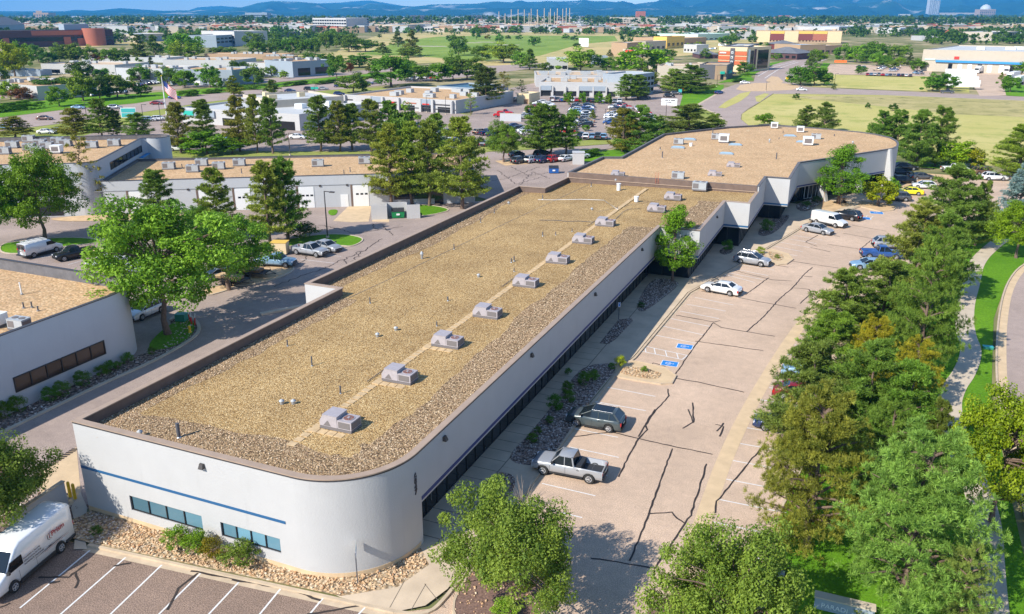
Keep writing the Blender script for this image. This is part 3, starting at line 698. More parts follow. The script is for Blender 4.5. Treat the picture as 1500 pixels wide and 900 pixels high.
for q in ((993, 217, "low skylight left of the small grey unit, left part of the upper roof"), (1010, 205, "low skylight behind the small vent at the upper roof's left"), (1077, 213, "low skylight just right of the large white cooler cube"), (1064, 226, "low skylight left of the paver line on the upper roof, nearest it"), (1157, 200, "low skylight in front of the tall grey unit at the back"), (1176, 209, "low skylight touching the white cooler with the diamond mark")): skylight(*q)
def roof_pipe(px, py, h, lab, r=0.05, kind="pipe", z=6.3, up_=False):
    x, y = G(px, py, z); zz = 7.26 if up_ else zroof(x, y)
    t = empty("vent_pipe" if kind == "pipe" else "roof_vent", (x, y, zz - .01), 0, lab, "vent", "vents and pipes on the gravel roof")
    if kind == "pipe":
        MB().cyl(0, 0, 0, h * 1.1, r * 1.5, "pipe_dark", 8).build("stack", t); MB().cyl(0, 0, 0, .12, r * 2.2, "galvanised", 8, r * 1.2).build("flashing", t)
    elif kind == "mushroom":
        MB().cyl(0, 0, 0, h * .6, .14, "galvanised", 10).build("stack", t); mb = MB(); mb.tube([(0, 0, h * .6), (0, 0, h * .75), (0, 0, h)], [.19, .19, .04], "hvac_grey", 12); mb.build("cowl", t)
    else:
        MB().cyl(0, 0, 0, h, .3, "white_metal", 14).build("stack", t); MB().cyl(0, 0, h, h + .08, .36, "white_metal", 14).build("cowl", t)
rp = [(262, 639, .95, "tall lone pipe near the front left of the gravel roof", .08, "pipe"), (205, 636, .5, "curved dark pipe hood by the front cap of the gravel roof", .09, "mushroom"),
      (499, 578, .55, "short pipe just behind the roof unit nearest the curved corner", .04, "pipe"), (457, 535, .75, "thin pipe standing alone in the near left of the gravel", .04, "pipe"),
      (413, 592, .4, "left one of two small galvanised vents in the near gravel", .05, "mushroom"), (430, 592, .38, "right one of two small galvanised vents in the near gravel", .05, "mushroom"),
      (421, 504, .5, "thin pipe near the left parapet of the near roof", .04, "pipe"), (542, 442, .55, "thin pipe left of the third and fourth roof units", .04, "pipe"), (656, 441, .4, "short pipe left of the fourth roof unit", .05, "pipe"),
      (553, 493, .4, "left one of two small vents level with the third roof unit", .05, "mushroom"), (580, 484, .38, "right one of two small vents level with the third roof unit", .05, "mushroom"), (640, 479, .4, "short pipe between the vents and the third roof unit", .04, "pipe"),
      (618, 376, .9, "banded blue-grey vent standing alone by the left roof seam", .05, "mushroom"), (665, 363, .6, "thin pipe beside the long roof seam", .04, "pipe"), (701, 406, .4, "small squat vent left of the fifth roof unit", .05, "mushroom"),
      (749, 385, .45, "left pipe of a close pair level with the sixth roof unit", .05, "pipe"), (753, 383, .5, "right pipe of a close pair level with the sixth roof unit", .05, "pipe"), (753, 399, .35, "short pipe left of the paver line near the fifth roof unit", .04, "pipe"),
      (795, 346, .5, "taller pipe of the group left of the seventh roof unit", .05, "pipe"), (814, 345, .4, "short pipe of the group left of the seventh roof unit", .04, "pipe"), (838, 340, .35, "short pipe right of the group near the seventh roof unit", .04, "pipe"),
      (704, 323, .6, "thin pipe near the far left parapet, first of two", .04, "pipe"), (724, 309, .6, "thin pipe near the far left parapet, second of two", .04, "pipe"), (795, 290, .6, "thin pipe just inside the notch of the left parapet", .05, "pipe"), (745, 296, .4, "galvanised vent just inside the back corner parapet", .05, "mushroom"),
      (867, 308, .35, "small vent at the end of the hose line", .04, "mushroom"), (904, 307, .3, "small vent right of the hose line", .04, "pipe"), (932, 297, .7, "white cylinder vent on the lower roof by the step", .05, "drum"), (906, 279, 1.0, "large white drum vent in front of the step wall", .05, "drum"), (866, 272, .6, "thin pipe just below the step wall's left end", .05, "pipe")]
for q in rp: roof_pipe(*q)
for q in ((970, 231, 1.1, "tall pipe at the left of the upper roof", .07, "pipe"), (967, 219, .5, "short pipe behind the tall one on the upper roof", .06, "pipe"), (1044, 196, 1.2, "tall thin vent behind the dark unit on the upper roof", .07, "pipe"), (1137, 234, 1.2, "tall pipe in the right half of the upper roof", .07, "pipe"), (1127, 209, .9, "grey stack in the middle of the upper roof", .1, "mushroom"), (1147, 195, .5, "small pipe left of the tall grey unit", .05, "pipe"), (1141, 204, .4, "small dark pipe in the back of the upper roof", .05, "pipe"), (1249, 211, .7, "white capped vent alone near the round end", .05, "mushroom"), (1222, 200, .5, "small dark vent near the back edge at right", .06, "pipe"), (1012, 214, .6, "round vent right of the small grey unit", .05, "drum"), (902, 264, .3, "small ball vent close to the step wall's top", .05, "mushroom")):
    roof_pipe(*q, z=7.35, up_=True)
# ------------------------------------------------------------------ the ground and everything flat on it
ground = sheet("ground", [(-35500, -400), (35500, -400), (35500, 21000), (-35500, 21000)], -0.05, "town_ground")
# right-hand lawn between the lot and the curving road
sheet("lawn", [(-2.4, 20), (-2.4, 52), (-1.2, 62), (0.6, 83), (5.8, 115), (8.8, 126), (13, 137), (22, 146), (34, 150), (40, 140), (21.4, 128), (17.9, 115.9), (15.2, 101.3), (13.7, 87), (12.8, 78.2), (12.3, 57.9), (12.2, 46), (12.2, 20)], -0.012, "lawn")
sheet("parking_lot", [(-60, -20), (-60, 29.2), (-42.6, 30.9), (-21.4, 33.1), (-19.2, 34.5), (-19.3, 43.5), (-19.4, 56.6), (-19.4, 61.9), (-19.2, 70.7), (-18.6, 74.5), (-17.9, 96.8), (-13.7, 113.0), (-7.1, 141.6), (-2, 152), (6, 172), (9, 178), (16, 196), (26, 206), (40, 205), (42, 190), (24, 168), (18, 152), (14, 143), (9.2, 128), (5.6, 115), (0.6, 83), (-1.2, 62), (-2.45, 52), (-2.2, 30), (-2, -20)], 0.0, "asphalt_lot")
sheet("front_asphalt", [(-60, -20), (-60, 29.2), (-42.6, 30.9), (-21.4, 33.1), (-19.4, 33.4), (-18.2, 22), (-17, -20)], 0.005, "asphalt_front")
# concrete drain strip that curves through the lot
strip_c = clean([(-6.6, 20), (-7.0, 46.4), (-7.15, 61.8), (-5.4, 83), (-3.6, 97), (0.0, 115), (3.2, 126.5), (6.5, 136), (12, 149), (19, 160)], 3, False)
ribbon(strip_c, 1.15, 0.009, "concrete_warm").build("drain_strip")["kind"] = "structure"
# sidewalk along the glass side and round the curved corner
walk = [(-24.5, 39.2), (-23.2, 37.0), (-24.5, 34.9), (-28, 33.5), (-24.9, 32.9), (-21.4, 33.0), (-20.0, 34.2), (-19.5, 36.0), (-19.3, 43.5), (-19.6, 56.6), (-19.6, 61.9), (-19.4, 70.7), (-18.8, 74.5), (-18.1, 96.8), (-13.9, 113.0), (-7.3, 141.6), (-2.2, 152), (5.6, 172), (8.5, 178), (5.0, 178.5), (-0.5, 170), (-9.4, 154), (-12.2, 154.6), (-12.2, 141), (-15.8, 141), (-15.8, 121), (-19.2, 121), (-19.2, 102.6), (-24.4, 102.6)]
walk_o = sheet("sidewalk", walk, 0.12, "concrete_walk")
for k in range(40): slab("slab", "concrete_walk", walk_o, (-23.28, 40.2 + k * 1.52 + .76, .122), (2.10, 1.45, .03))
for k in range(9): slab("slab", "concrete_walk", walk_o, (-21.05, 44 + k * 6.1 + 3.05, .121), (2.18, 6.05, .026))
ed = MB()
kerb_line = [(-19.3, 43.5), (-19.35, 56.6), (-19.4, 61.9), (-19.2, 70.7), (-18.6, 74.5), (-17.9, 96.8), (-13.7, 113.0), (-7.1, 141.6), (-2, 152), (6, 172), (9, 178)]
kerb("kerb", kerb_line, 0.22, 0.135, mb=ed); kerb("kerb", [(-42.6, 30.9), (-21.4, 33.1)], 0.22, 0.135, mb=ed); kerb("kerb", clean([(-21.4, 33.1), (-19.6, 33.5), (-19.2, 35.2), (-19.3, 43.5)], 2, False), 0.22, 0.134, mb=ed)
tag(ed.build("kerb"), kind="structure")
jt = MB()
for k in range(46):
    y = 40.2 + k * 1.52
    if y < 101: ribbon([(-24.35, y), (-22.2, y)], 0.07, 0.1225, "joint", jt)
ribbon([(-22.18, 39.5), (-22.18, 101)], 0.07, 0.1227, "joint", jt)
for a, b2 in (((612, 818), (571, 893)), ((624, 858), (602, 897)), ((622, 858), (650, 893)), ((660, 868), (676, 897)), ((650, 872), (672, 866))): ribbon([G(*a), G(*b2)], 0.035, 0.129, "joint", jt)
tag(jt.build("paving_joints"), kind="structure")
gut = ribbon([(-19.1, 43.6), (-19.2, 70.3)], 0.55, 0.006, "concrete_kerb"); ribbon([(-18.6, 76), (-17.75, 96.8), (-13.5, 113.0), (-6.9, 141.6)], 0.5, 0.006, "concrete_kerb", gut)
ribbon([(-42.6, 30.6), (-21.3, 32.8)], 0.5, 0.011, "concrete_kerb", gut); tag(gut.build("gutter_strip"), kind="structure")
# planting beds
def bed(name, poly, mat, z=0.145, stone=None, dens=26, smin=.045, smax=.10, seed=1, rounded=True, label=None, kb=True):
    pl = clean(poly, 2) if rounded else poly
    sheet(name, pl, z, mat)
    if kb: kerb("bed_kerb", pl, 0.14, z + .03, True, mat="concrete_kerb")
    if stone: stones("bed_stones", [pl], dens, smin, smax, stone, lambda x, y: z, seed, label=label)
    return pl
front_bed = [(-45.6, 33.84), (-46.2, 30.9), (-42.6, 31.05), (-24.9, 33.0), (-22.3, 35.0), (-21.6, 37.6), (-22.9, 38.9), (-23.4, 36.9), (-24.9, 35.2), (-26.8, 34.1), (-28.3, 33.84)]
sheet("front_bed", front_bed, 0.125, "tan_rock_bed")
stones("bed_stones", [[(-41.2, 33.8), (-42.2, 31.2), (-24.9, 33.1), (-22.5, 35.1), (-21.7, 37.6), (-23.0, 38.7), (-23.5, 36.9), (-25.0, 35.2), (-26.9, 34.1), (-28.4, 33.8)]], 42, .045, .115, "tan_stone", lambda x, y: .13, 11, label="tan river stones spread along the foot of the white front wall")
stones("bed_stones", [[(-45.5, 33.7), (-46.0, 31.0), (-42.2, 31.2), (-41.2, 33.7)]], 40, .04, .085, "river_stone", lambda x, y: .13, 12, label="reddish grey stones at the shaded front left corner of the building")
bed("planting_bed", [(-23.1, 46.5), (-20.0, 46.0), (-19.7, 49.0), (-20.5, 50.3), (-22.0, 50.2)] and P((705, 722), (722, 694), (750, 696), (757, 710), (742, 738), (716, 742)), "river_rock_bed", stone="river_stone", seed=21, label="river stones in the small rounded bed nearest the bottom tree", kb=False)
bed("planting_bed", P((742, 672), (773, 641), (805, 602), (838, 556), (857, 538), (895, 533), (905, 543), (880, 568), (856, 602), (832, 636), (815, 662), (796, 684), (760, 684)), "river_rock_bed", stone="river_stone", seed=22, label="river stones in the long bed between walk and parked grey truck", kb=False)
bed("planting_bed", P((878, 505), (906, 470), (925, 468), (927, 472), (903, 498), (892, 506)), "river_rock_bed", stone="river_stone", seed=23, rounded=False, label="river stones in the narrow four-sided bed in the building's shade", kb=False)
bed("planting_bed", P((933, 456), (935, 440), (950, 416), (965, 408), (996, 414), (990, 424), (968, 441), (948, 456), (940, 459)), "river_rock_bed", stone="river_stone", seed=24, label="river stones in the bed under the leafy tree by the wall", kb=False)
bed("planting_bed", P((1052, 371), (1058, 364), (1072, 364), (1075, 370), (1062, 376)), "river_rock_bed", stone="river_stone", dens=8, seed=25, kb=False, label="stones round the lone bush by the glass step-back")
bed("planting_bed", P((1108, 345), (1116, 333), (1140, 318), (1158, 315), (1152, 326), (1136, 342), (1120, 348)), "river_rock_bed", stone="river_stone", dens=8, seed=26, kb=False, label="stones in the bed of the dark bush near the white van")
bed("planting_bed", P((1164, 306), (1170, 298), (1200, 288), (1216, 291), (1196, 304), (1178, 313)), "river_rock_bed", stone="river_stone", dens=5, smin=.1, smax=.2, seed=27, kb=False, label="stones in the far shaded bed near the entrance piers")
sheet("dirt_bed", P((1185, 303), (1196, 290), (1222, 296), (1250, 300), (1232, 306), (1205, 318)), 0.131, "dirt")
isl = P((903, 530), (935, 531), (976, 541), (990, 552), (984, 563), (968, 564), (930, 558), (902, 553))
sheet("kerb_island", isl, 0.134, "concrete_warm"); kerb("kerb", isl, 0.14, 0.16, True)
bed("island_bed", P((912, 540), (935, 540), (965, 547), (970, 552), (960, 558), (935, 555), (906, 549)), "tan_rock_bed", z=0.16, stone="tan_stone", seed=31, label="tan stones inside the kerbed island of the parking lot", kb=False)
isl2 = P((1118, 368), (1130, 366), (1155, 373), (1162, 381), (1152, 388), (1140, 389), (1126, 384)); sheet("kerb_island", isl2, 0.134, "concrete_warm"); kerb("kerb", isl2, 0.14, 0.16, True)
bed("island_bed", P((1124, 371), (1134, 370), (1150, 377), (1144, 384), (1130, 382)), "tan_rock_bed", z=.16, stone="tan_stone", dens=6, seed=32, kb=False, label="tan stones inside the farther kerbed island")
isl3 = P((1255, 302), (1262, 296), (1300, 300), (1314, 303), (1308, 309), (1290, 311)); sheet("kerb_island", isl3, .134, "dirt"); kerb("kerb", isl3, .2, .16, True)
isl4 = P((1292, 264), (1340, 254), (1400, 258), (1405, 263), (1345, 268), (1300, 284)); sheet("kerb_island", isl4, .12, "dirt")
# bottom planter under the feathery tree, and the one at the bottom centre
bed("planter_bed", [(-18.8, 41.2), (-19.0, 35.2), (-17.2, 33.2), (-14.2, 33.6), (-13.4, 36.0), (-14.0, 40.8)], "mulch", z=.13, stone="tan_stone", dens=6, seed=33, label="stones and mulch in the kerbed bed under the bottom tree")
bed("planter_bed", [(-8.6, 34), (-1.6, 33.6), (-0.6, 42), (-4.5, 43.4), (-8.3, 40)], "mulch", z=.13, seed=34)
# parking lines
ln = MB()
for k in range(5): y = 43.4 + k * 2.93; ribbon([(-18.65, y - (y - 43) * 0), (-14.6, y - .05)], 0.10, 0.010, "line_paint", ln)
for a, b2 in (((749, 768), (812, 786)),): pass
for y in (40.6,): ribbon([(-17.5, y), (-14.6, y)], .1, .01, "line_paint", ln)
for a, b2 in (((831, 626), (905, 641)), ((869, 588), (946, 602)), ((887, 567), (960, 581))): ribbon([G(*a), G(*b2)], .10, .010, "line_paint", ln)
for a, b2 in (((959, 491), (1019, 503)), ((971, 478), (1031, 491)), ((983, 467), (1042, 479)), ((996, 456), (1053, 467)), ((1006, 446), (1063, 456)), ((1018, 436), (1074, 447)), ((1029, 427), (1086, 436)),
              ((1061, 402), (1105, 414)), ((1068, 400), (1118, 410)), ((1075, 394), (1125, 404)), ((1084, 388), (1134, 396)), ((1122, 368), (1168, 375)), ((1134, 361), (1176, 369)), ((1143, 355), (1186, 363)), ((1154, 350), (1196, 357)), ((1163, 345), (1205, 352)), ((1172, 340), (1213, 347))):
    ribbon([G(*a), G(*b2)], .10, .010, "line_paint", ln)
for k in range(19):      # stalls beyond the drain strip
    y = 46.3 + k * 2.93; i = min(range(len(strip_c)), key=lambda j: abs(strip_c[j][1] - y)); x = strip_c[i][0] + .6
    ribbon([(x, y), (x + 4.5, y + .1)], .10, .010, "line_paint", ln)
fr = [((131.7, 806.7), (33, 888)), ((184, 817), (97, 893)), ((237, 828), (162, 900)), ((295, 839), (233, 900)), ((351, 852), (306, 900)), ((411, 863), (379, 902)), ((473, 877), (452, 902)), ((535, 890), (520, 906))]
for a, b2 in fr:
    a, b2 = Vector(G(*a)), Vector(G(*b2)); b2 = a + (b2 - a).normalized() * 5.6; ribbon([a, b2], .11, .014, "line_paint", ln)
for px in (925, 950, 973):     # hatching of the access aisle
    pass
h0, h1, h2, h3 = G(943, 507), G(1007, 521), G(935, 514), G(999, 527)
ribbon([h0, h1], .1, .0102, "line_paint", ln); ribbon([h2, h3], .1, .0104, "line_paint", ln); ribbon([h1, h3], .1, .0106, "line_paint", ln)
for t in (.02, .24, .5, .76): ribbon([(h0[0] + (h1[0] - h0[0]) * t, h0[1] + (h1[1] - h0[1]) * t), (h2[0] + (h3[0] - h2[0]) * (t + .16), h2[1] + (h3[1] - h2[1]) * (t + .16))], .1, .0108, "line_paint", ln)
h0, h1, h2, h3 = G(1252, 313), G(1283, 318), G(1246, 317), G(1277, 321)
ribbon([h0, h1], .1, .0102, "line_paint", ln); ribbon([h2, h3], .1, .0104, "line_paint", ln)
for t in (.1, .35, .6, .85): ribbon([(h0[0] + (h1[0] - h0[0]) * t, h0[1] + (h1[1] - h0[1]) * t), (h2[0] + (h3[0] - h2[0]) * (t + .1), h2[1] + (h3[1] - h2[1]) * (t + .1))], .1, .0108, "line_paint", ln)
for a, b2 in (((38, 352), (80, 362)), ((105, 325), (125, 322)), ((130, 325), (150, 321)), ((155, 372), (100, 388)), ((125, 366), (60, 378)), ((455, 372), (500, 376)), ((490, 386), (440, 380))): ribbon([G(*a), G(*b2)], .1, .011, "line_paint", ln)
tag(ln.build("parking_lines"), "white stall lines painted on the parking lot", kind="structure")
def access_mark(c, sx, sy, rz, lab):
    t = empty("access_symbol", (*c, 0.012), rz, lab, "pavement marking", "blue accessible-parking symbols")
    MB().box(-sx / 2 - .08, sx / 2 + .08, -sy / 2 - .08, sy / 2 + .08, 0, .003, "line_paint").build("border", t)
    MB().box(-sx / 2, sx / 2, -sy / 2, sy / 2, .0032, .006, "blue_paint").build("field", t)
    g = MB(); z0, z1 = .0065, .009
    ribbon([(.30, -.02 + 0), (.30, .0)], .16, z1, "line_paint", g)
    ring = arc(-.12, 0, .26, 40, 330, 14); ribbon(ring, .07, z1, "line_paint", g)
    ribbon([(.22, .03), (-.02, .08)], .07, z1, "line_paint", g); ribbon([(-.02, .08), (-.08, -.12), (-.28, -.22)], .07, z1, "line_paint", g)
    g.prism(arc(.34, .03, .08, 0, 330, 9), z0, z1, "line_paint"); g.build("wheelchair_symbol", t)
access_mark(G(1003, 508), 1.5, 1.15, 0.05, "blue wheelchair symbol painted beyond the hatched aisle"); access_mark(G(981, 533), 1.5, 1.15, 0.05, "blue wheelchair symbol painted between the hatched aisle and the kerbed island")
access_mark(G(1284, 312), 2.0, 1.6, 0.1, "farther blue symbol beside the kerb near the building entrance"); access_mark(G(1265, 320), 2.0, 1.6, 0.1, "blue symbol nearest the parked dark hatchback and white van")
# crack sealing: wandering black tar lines
ck = MB(); cr = random.Random(3)
def crack(pix, w=.13, amp=.045, z=.013):
    pts = []
    pp = [Vector(G(*q)) for q in pix]
    for a, b2 in zip(pp, pp[1:]):
        n = max(2, int((b2 - a).length / .5))
        pts += [tuple(a + (b2 - a) * i / n + Vector((cr.uniform(-amp, amp), cr.uniform(-amp, amp)))) for i in range(n)]
    pts.append(tuple(pp[-1])); ribbon(pts, [w * cr.uniform(.75, 1.2) for _ in pts], z + cr.uniform(0, .001), "crack_seal", ck)
for q in ([(960, 600), (945, 622), (948, 630), (935, 643), (920, 670), (906, 699)], [(895, 633), (935, 643), (1000, 657), (1044, 666)], [(985, 657), (955, 740), (940, 780), (922, 822)], [(948, 753), (985, 751), (992, 760), (1003, 767)], [(865, 818), (920, 826), (960, 833), (1003, 768)],
          [(1035, 680), (1023, 720), (1012, 755), (1003, 768)], [(1015, 590), (1016, 618), (1000, 628)], [(1016, 620), (1008, 600)], [(1050, 632), (1060, 620)], [(1054, 640), (1060, 625), (1048, 622)], [(840, 640), (895, 633)],
          [(1120, 652), (1095, 680), (1075, 705), (1050, 735), (1048, 752)], [(962, 550), (1022, 560), (1090, 575)], [(990, 548), (1018, 506), (1025, 499), (1045, 473)], [(990, 462), (1035, 470), (1047, 472), (1055, 470)], [(1045, 473), (1056, 480), (1135, 493)], [(1018, 500), (1118, 514)], [(1090, 380), (1155, 392)],
          [(960, 551), (948, 540), (957, 532), (975, 537)], [(978, 570), (980, 580), (958, 605), (935, 640)], [(1160, 383), (1228, 393)], [(1190, 392), (1178, 402), (1163, 420), (1140, 440), (1118, 465), (1094, 486)], [(1077, 397), (1130, 410), (1160, 412)], [(1126, 407), (1092, 432)], [(1027, 427), (1070, 433), (1100, 440), (1166, 452)],
          [(1160, 422), (1185, 424), (1188, 430), (1172, 445)], [(1178, 405), (1190, 406)], [(1196, 361), (1180, 355)], [(1187, 363), (1216, 369)], [(1212, 358), (1264, 366)], [(1235, 342), (1285, 351)], [(1262, 364), (1275, 353), (1291, 348)], [(1248, 330), (1298, 339)], [(1180, 355), (1198, 345)], [(1222, 345), (1230, 347)], [(1200, 440), (1190, 450), (1178, 462)]):
    crack(q)
for q in ([(72, 887), (108, 812), (60, 850)] and [(58, 846), (100, 846), (113, 838), (128, 826)], [(110, 838), (116, 850), (110, 862)], [(193, 825), (166, 830)], [(245, 895), (262, 862), (290, 840)], [(340, 850), (420, 862), (470, 880)], [(280, 836), (390, 858)], [(0, 890), (15, 884)], [(560, 882), (450, 900)], [(72, 856), (88, 852)]): crack(q, .16, .06, .017)
for q in ([(730, 250), (755, 270), (800, 258)], [(740, 262), (790, 245)], [(760, 272), (780, 252), (805, 262)], [(750, 245), (775, 258), (820, 250)], [(700, 268), (740, 262)], [(500, 400), (530, 370), (560, 350)], [(400, 420), (470, 395), (530, 368)], [(470, 330), (520, 342), (590, 332)], [(520, 400), (505, 380)], [(410, 400), (450, 380), (440, 370)], [(560, 330), (575, 345)], [(545, 328), (552, 338)]): crack(q, .14, .3)
tag(ck.build("crack_seal"), "black tar lines sealing the cracks of the parking lot", kind="structure")
# meandering path, street on the right
pth = clean(P((1470, 350), (1457, 358), (1430, 383), (1424, 413), (1413, 447), (1413, 487), (1425, 513), (1413, 547), (1397, 567), (1388, 597)) + [(9.6, 66), (10.6, 58), (9.9, 49.6), (9.6, 42), (9.4, 25)], 3, False)
pth = [(x, y) for x, y in pth]; tag(ribbon(pth, 1.9, 0.02, "concrete").build("path"), kind="structure")
rd = [(45, 142), (34, 139), (24.5, 131.5), (21.0, 127), (17.9, 115.9), (15.6, 101.3), (14.0, 87), (13.3, 78.2), (12.9, 57.9), (12.8, 46), (12.8, 10)]
rdc = clean(rd, 2, False); sheet("road", rdc + [(60, 10), (60, 142)], 0.003, "asphalt_road")
ribbon([(x + .45, y - .1) for x, y in rdc], 0.85, 0.012, "concrete_warm").build("road_gutter")["kind"] = "structure"; kerb("road_kerb", rdc, .18, .14)
kerb("kerb", [(-2.45, 52), (-2.2, 30)], .5, .12, mat="concrete_warm"); kerb("kerb", [(-2.45, 52), (-1.2, 62), (0.6, 83), (5.6, 115), (9.2, 128), (14, 143)], .2, .13)
# service yard behind, between the buildings
yard = [(-60, 29.2), (-46.2, 30.9), (-46.2, 64.3), (-50, 64.6), (-49.8, 118.8), (-45.6, 119), (-45.2, 145.6), (-41.6, 147.2), (-41.6, 179.8), (-38.5, 185.3), (-31, 198), (-40, 212), (-60, 196), (-92, 176), (-90, 150), (-62, 136), (-118, 99), (-190, 62), (-190, 29)]
sheet("service_yard", yard, -0.004, "asphalt_yard")
sheet("loading_apron", P((58, 690), (112, 655), (120, 738), (100, 745), (60, 745)), 0.004, "concrete_warm")
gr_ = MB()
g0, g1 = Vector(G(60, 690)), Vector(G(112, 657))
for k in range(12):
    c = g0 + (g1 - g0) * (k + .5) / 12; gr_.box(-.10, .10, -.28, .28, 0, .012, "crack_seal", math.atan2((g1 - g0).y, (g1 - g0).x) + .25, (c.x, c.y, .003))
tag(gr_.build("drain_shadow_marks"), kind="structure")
nl_kerb = clean(P((-40, 655), (0, 636), (80, 597), (150, 563), (215, 535), (262, 510), (286, 494), (293, 483), (289, 472), (275, 462), (262, 459), (250, 470)), 2, False)
kerb("kerb", nl_kerb, .35, .14, mat="concrete")
sheet("planting_strip", nl_kerb + [(-64.2, 60), (-64.3, 20), (-64, 10)], .02, "river_rock_bed")
stones("bed_stones", [nl_kerb + [(-64.2, 60), (-64.3, 20)]], 7, .05, .13, "river_stone", lambda x, y: .03, 41, label="grey stones along the foot of the curved building's wall")
sheet("tree_island_lawn", clean(P((215, 505), (250, 474), (275, 466), (287, 476), (282, 492), (258, 508), (225, 515)), 2), .06, "lawn")
def isle(px, mat, name="lawn_island", z=.05, kb=True):
    pl = clean(P(*px), 2); sheet(name, pl, z, mat)
    if kb: kerb("kerb", pl, .2, z + .05, True, mat="concrete")
isle([(455, 345), (500, 343), (530, 348), (532, 354), (515, 362), (498, 360), (440, 358), (340, 375), (345, 365)], "lawn")
isle([(0, 372), (0, 358), (30, 354), (90, 348), (140, 350), (150, 356), (90, 362), (40, 372)], "lawn")
isle([(290, 425), (345, 415), (350, 418), (330, 427), (300, 435)], "dirt"); isle([(330, 400), (400, 385), (440, 392), (400, 412), (340, 422)], "dirt")
isle([(605, 300), (640, 302), (662, 308), (640, 314), (612, 318)], "lawn"); sheet("ramp", P((511, 302), (545, 302), (540, 325), (515, 326), (488, 324)), .012, "concrete_warm")
sheet("ramp", P((548, 302), (572, 303), (570, 326), (545, 325)), .02, "concrete_warm"); isle([(480, 308), (496, 307), (492, 316), (482, 316)], "lawn", kb=False)
isle([(60, 320), (200, 312), (330, 318), (300, 322), (180, 322), (100, 326)], "dirt", kb=False)
# ------------------------------------------------------------------ streets and lawns farther out (z steps keep each sheet just above the last)
_fz = [0]
def far(name, px, z, mat):
    _fz[0] += 1; return sheet(name, P(*px), z + _fz[0] * .0004, mat)
far("lawn", [(-120, 330), (-60, 205), (0, 193), (90, 181), (213, 164), (300, 150), (400, 139), (500, 131), (560, 128), (690, 170), (720, 214), (700, 240), (640, 250), (400, 240), (200, 225), (60, 250)], -.030, "lawn_dry")
far("street", [(-150, 200), (-60, 200), (0, 192), (90, 181), (213, 164), (300, 150), (400, 139), (500, 131), (640, 118), (720, 108), (800, 98), (800, 92), (700, 98), (600, 108), (500, 119), (417, 128), (253, 143), (200, 152), (90, 162), (0, 173), (-150, 195)], .01, "asphalt_road")
far("verge", [(-60, 182), (0, 172), (90, 161), (200, 151), (253, 142), (417, 127), (500, 118), (600, 107), (600, 103), (500, 112), (400, 122), (250, 134), (130, 142), (60, 148), (0, 152)], -.02, "lawn")
far("frontage_street", [(0, 152), (0, 145), (30, 141), (62, 138), (66, 141), (130, 140), (250, 131), (400, 121), (500, 111), (600, 102), (600, 98), (500, 106), (380, 116), (250, 125), (130, 134), (0, 140), (-80, 160)], .0, "asphalt_road")
far("dealer_lot", [(240, 168), (300, 160), (400, 145), (500, 137), (560, 142), (690, 170), (720, 190), (712, 214), (560, 222), (400, 222), (240, 218), (150, 210), (100, 205)], .0, "asphalt_yard")
far("crowded_lot", [(690, 170), (700, 150), (745, 130), (800, 118), (960, 118), (1000, 140), (990, 175), (960, 207), (880, 204), (715, 214), (560, 222), (560, 190)], .006, "asphalt_yard")
far("lawn", [(640, 240), (700, 218), (760, 214), (880, 204), (960, 207), (1000, 170), (1010, 150), (1050, 140), (1060, 175), (1000, 195), (890, 211), (760, 220), (716, 222)], -.015, "lawn_dry")
far("drive", [(560, 262), (640, 236), (716, 223), (760, 221), (890, 212), (1000, 193), (1055, 182), (1090, 186), (1060, 200), (960, 206), (900, 217), (830, 226), (760, 233), (715, 240)], .008, "asphalt_road")
far("lawn", [(835, 228), (850, 226), (1000, 206), (1090, 190), (1120, 200), (1000, 225), (900, 240), (840, 236)], .006, "lawn")
far("dirt_strip", [(725, 236), (760, 233), (780, 240), (740, 243)], .013, "dirt")
far("junction", [(1063, 182), (1050, 167), (1020, 155), (1045, 140), (1060, 130), (1080, 123), (1104, 120), (1107, 108), (1133, 95), (1167, 87), (1213, 87), (1190, 95), (1157, 120), (1183, 128), (1300, 133), (1500, 142), (1600, 146), (1600, 152), (1500, 147), (1300, 139), (1187, 137), (1133, 137), (1113, 150), (1095, 160), (1086, 168), (1085, 175), (1100, 187), (1085, 196), (1060, 200)], .014, "asphalt_road")
far("lawn", [(960, 175), (1010, 158), (1020, 153), (1060, 133), (1060, 124), (1000, 128), (970, 140)], -.010, "lawn")
far("median", [(1052, 158), (1062, 150), (1085, 137), (1100, 134), (1096, 140), (1084, 149), (1062, 159)], .03, "field_grass"); far("median", [(1106, 142), (1120, 137), (1127, 138), (1113, 150), (1108, 149)], .03, "field_grass")
far("splitter", [(1122, 118), (1130, 112), (1140, 113), (1148, 120), (1140, 124), (1128, 123)], .03, "dirt")
far("roundabout_apron", [(1078, 131), (1084, 125), (1105, 122), (1140, 121.5), (1165, 124), (1172, 128), (1160, 132), (1120, 134), (1090, 134)], .02, "brick_red" if False else "dirt")
far("lawn", [(1050, 122), (1105, 118), (1100, 112), (1125, 98), (1150, 89), (1110, 95), (1080, 112)], .0, "lawn")
for a in ([(1110, 112), (1135, 98), (1165, 90)], [(1120, 115), (1145, 99), (1170, 91)], [(1150, 116), (1165, 102), (1185, 92)]): tag(ribbon(P(*a), .4, .03, "line_paint").build("lane_line"), kind="structure")
tag(ribbon(P((1133, 137.5), (1187, 137.5), (1300, 139.5), (1500, 147.5), (1600, 152)), 2.2, .03, "concrete").build("path"), kind="structure")
tag(ribbon(P((1063, 182), (1050, 167), (1020, 155), (1060, 132)), 1.2, .03, "concrete_kerb").build("path"), kind="structure")
far("field", [(1100, 187), (1086, 175), (1087, 167), (1113, 151), (1133, 138), (1300, 140), (1600, 152), (1700, 250), (1450, 243), (1330, 230), (1290, 216)], .004, "field_grass")
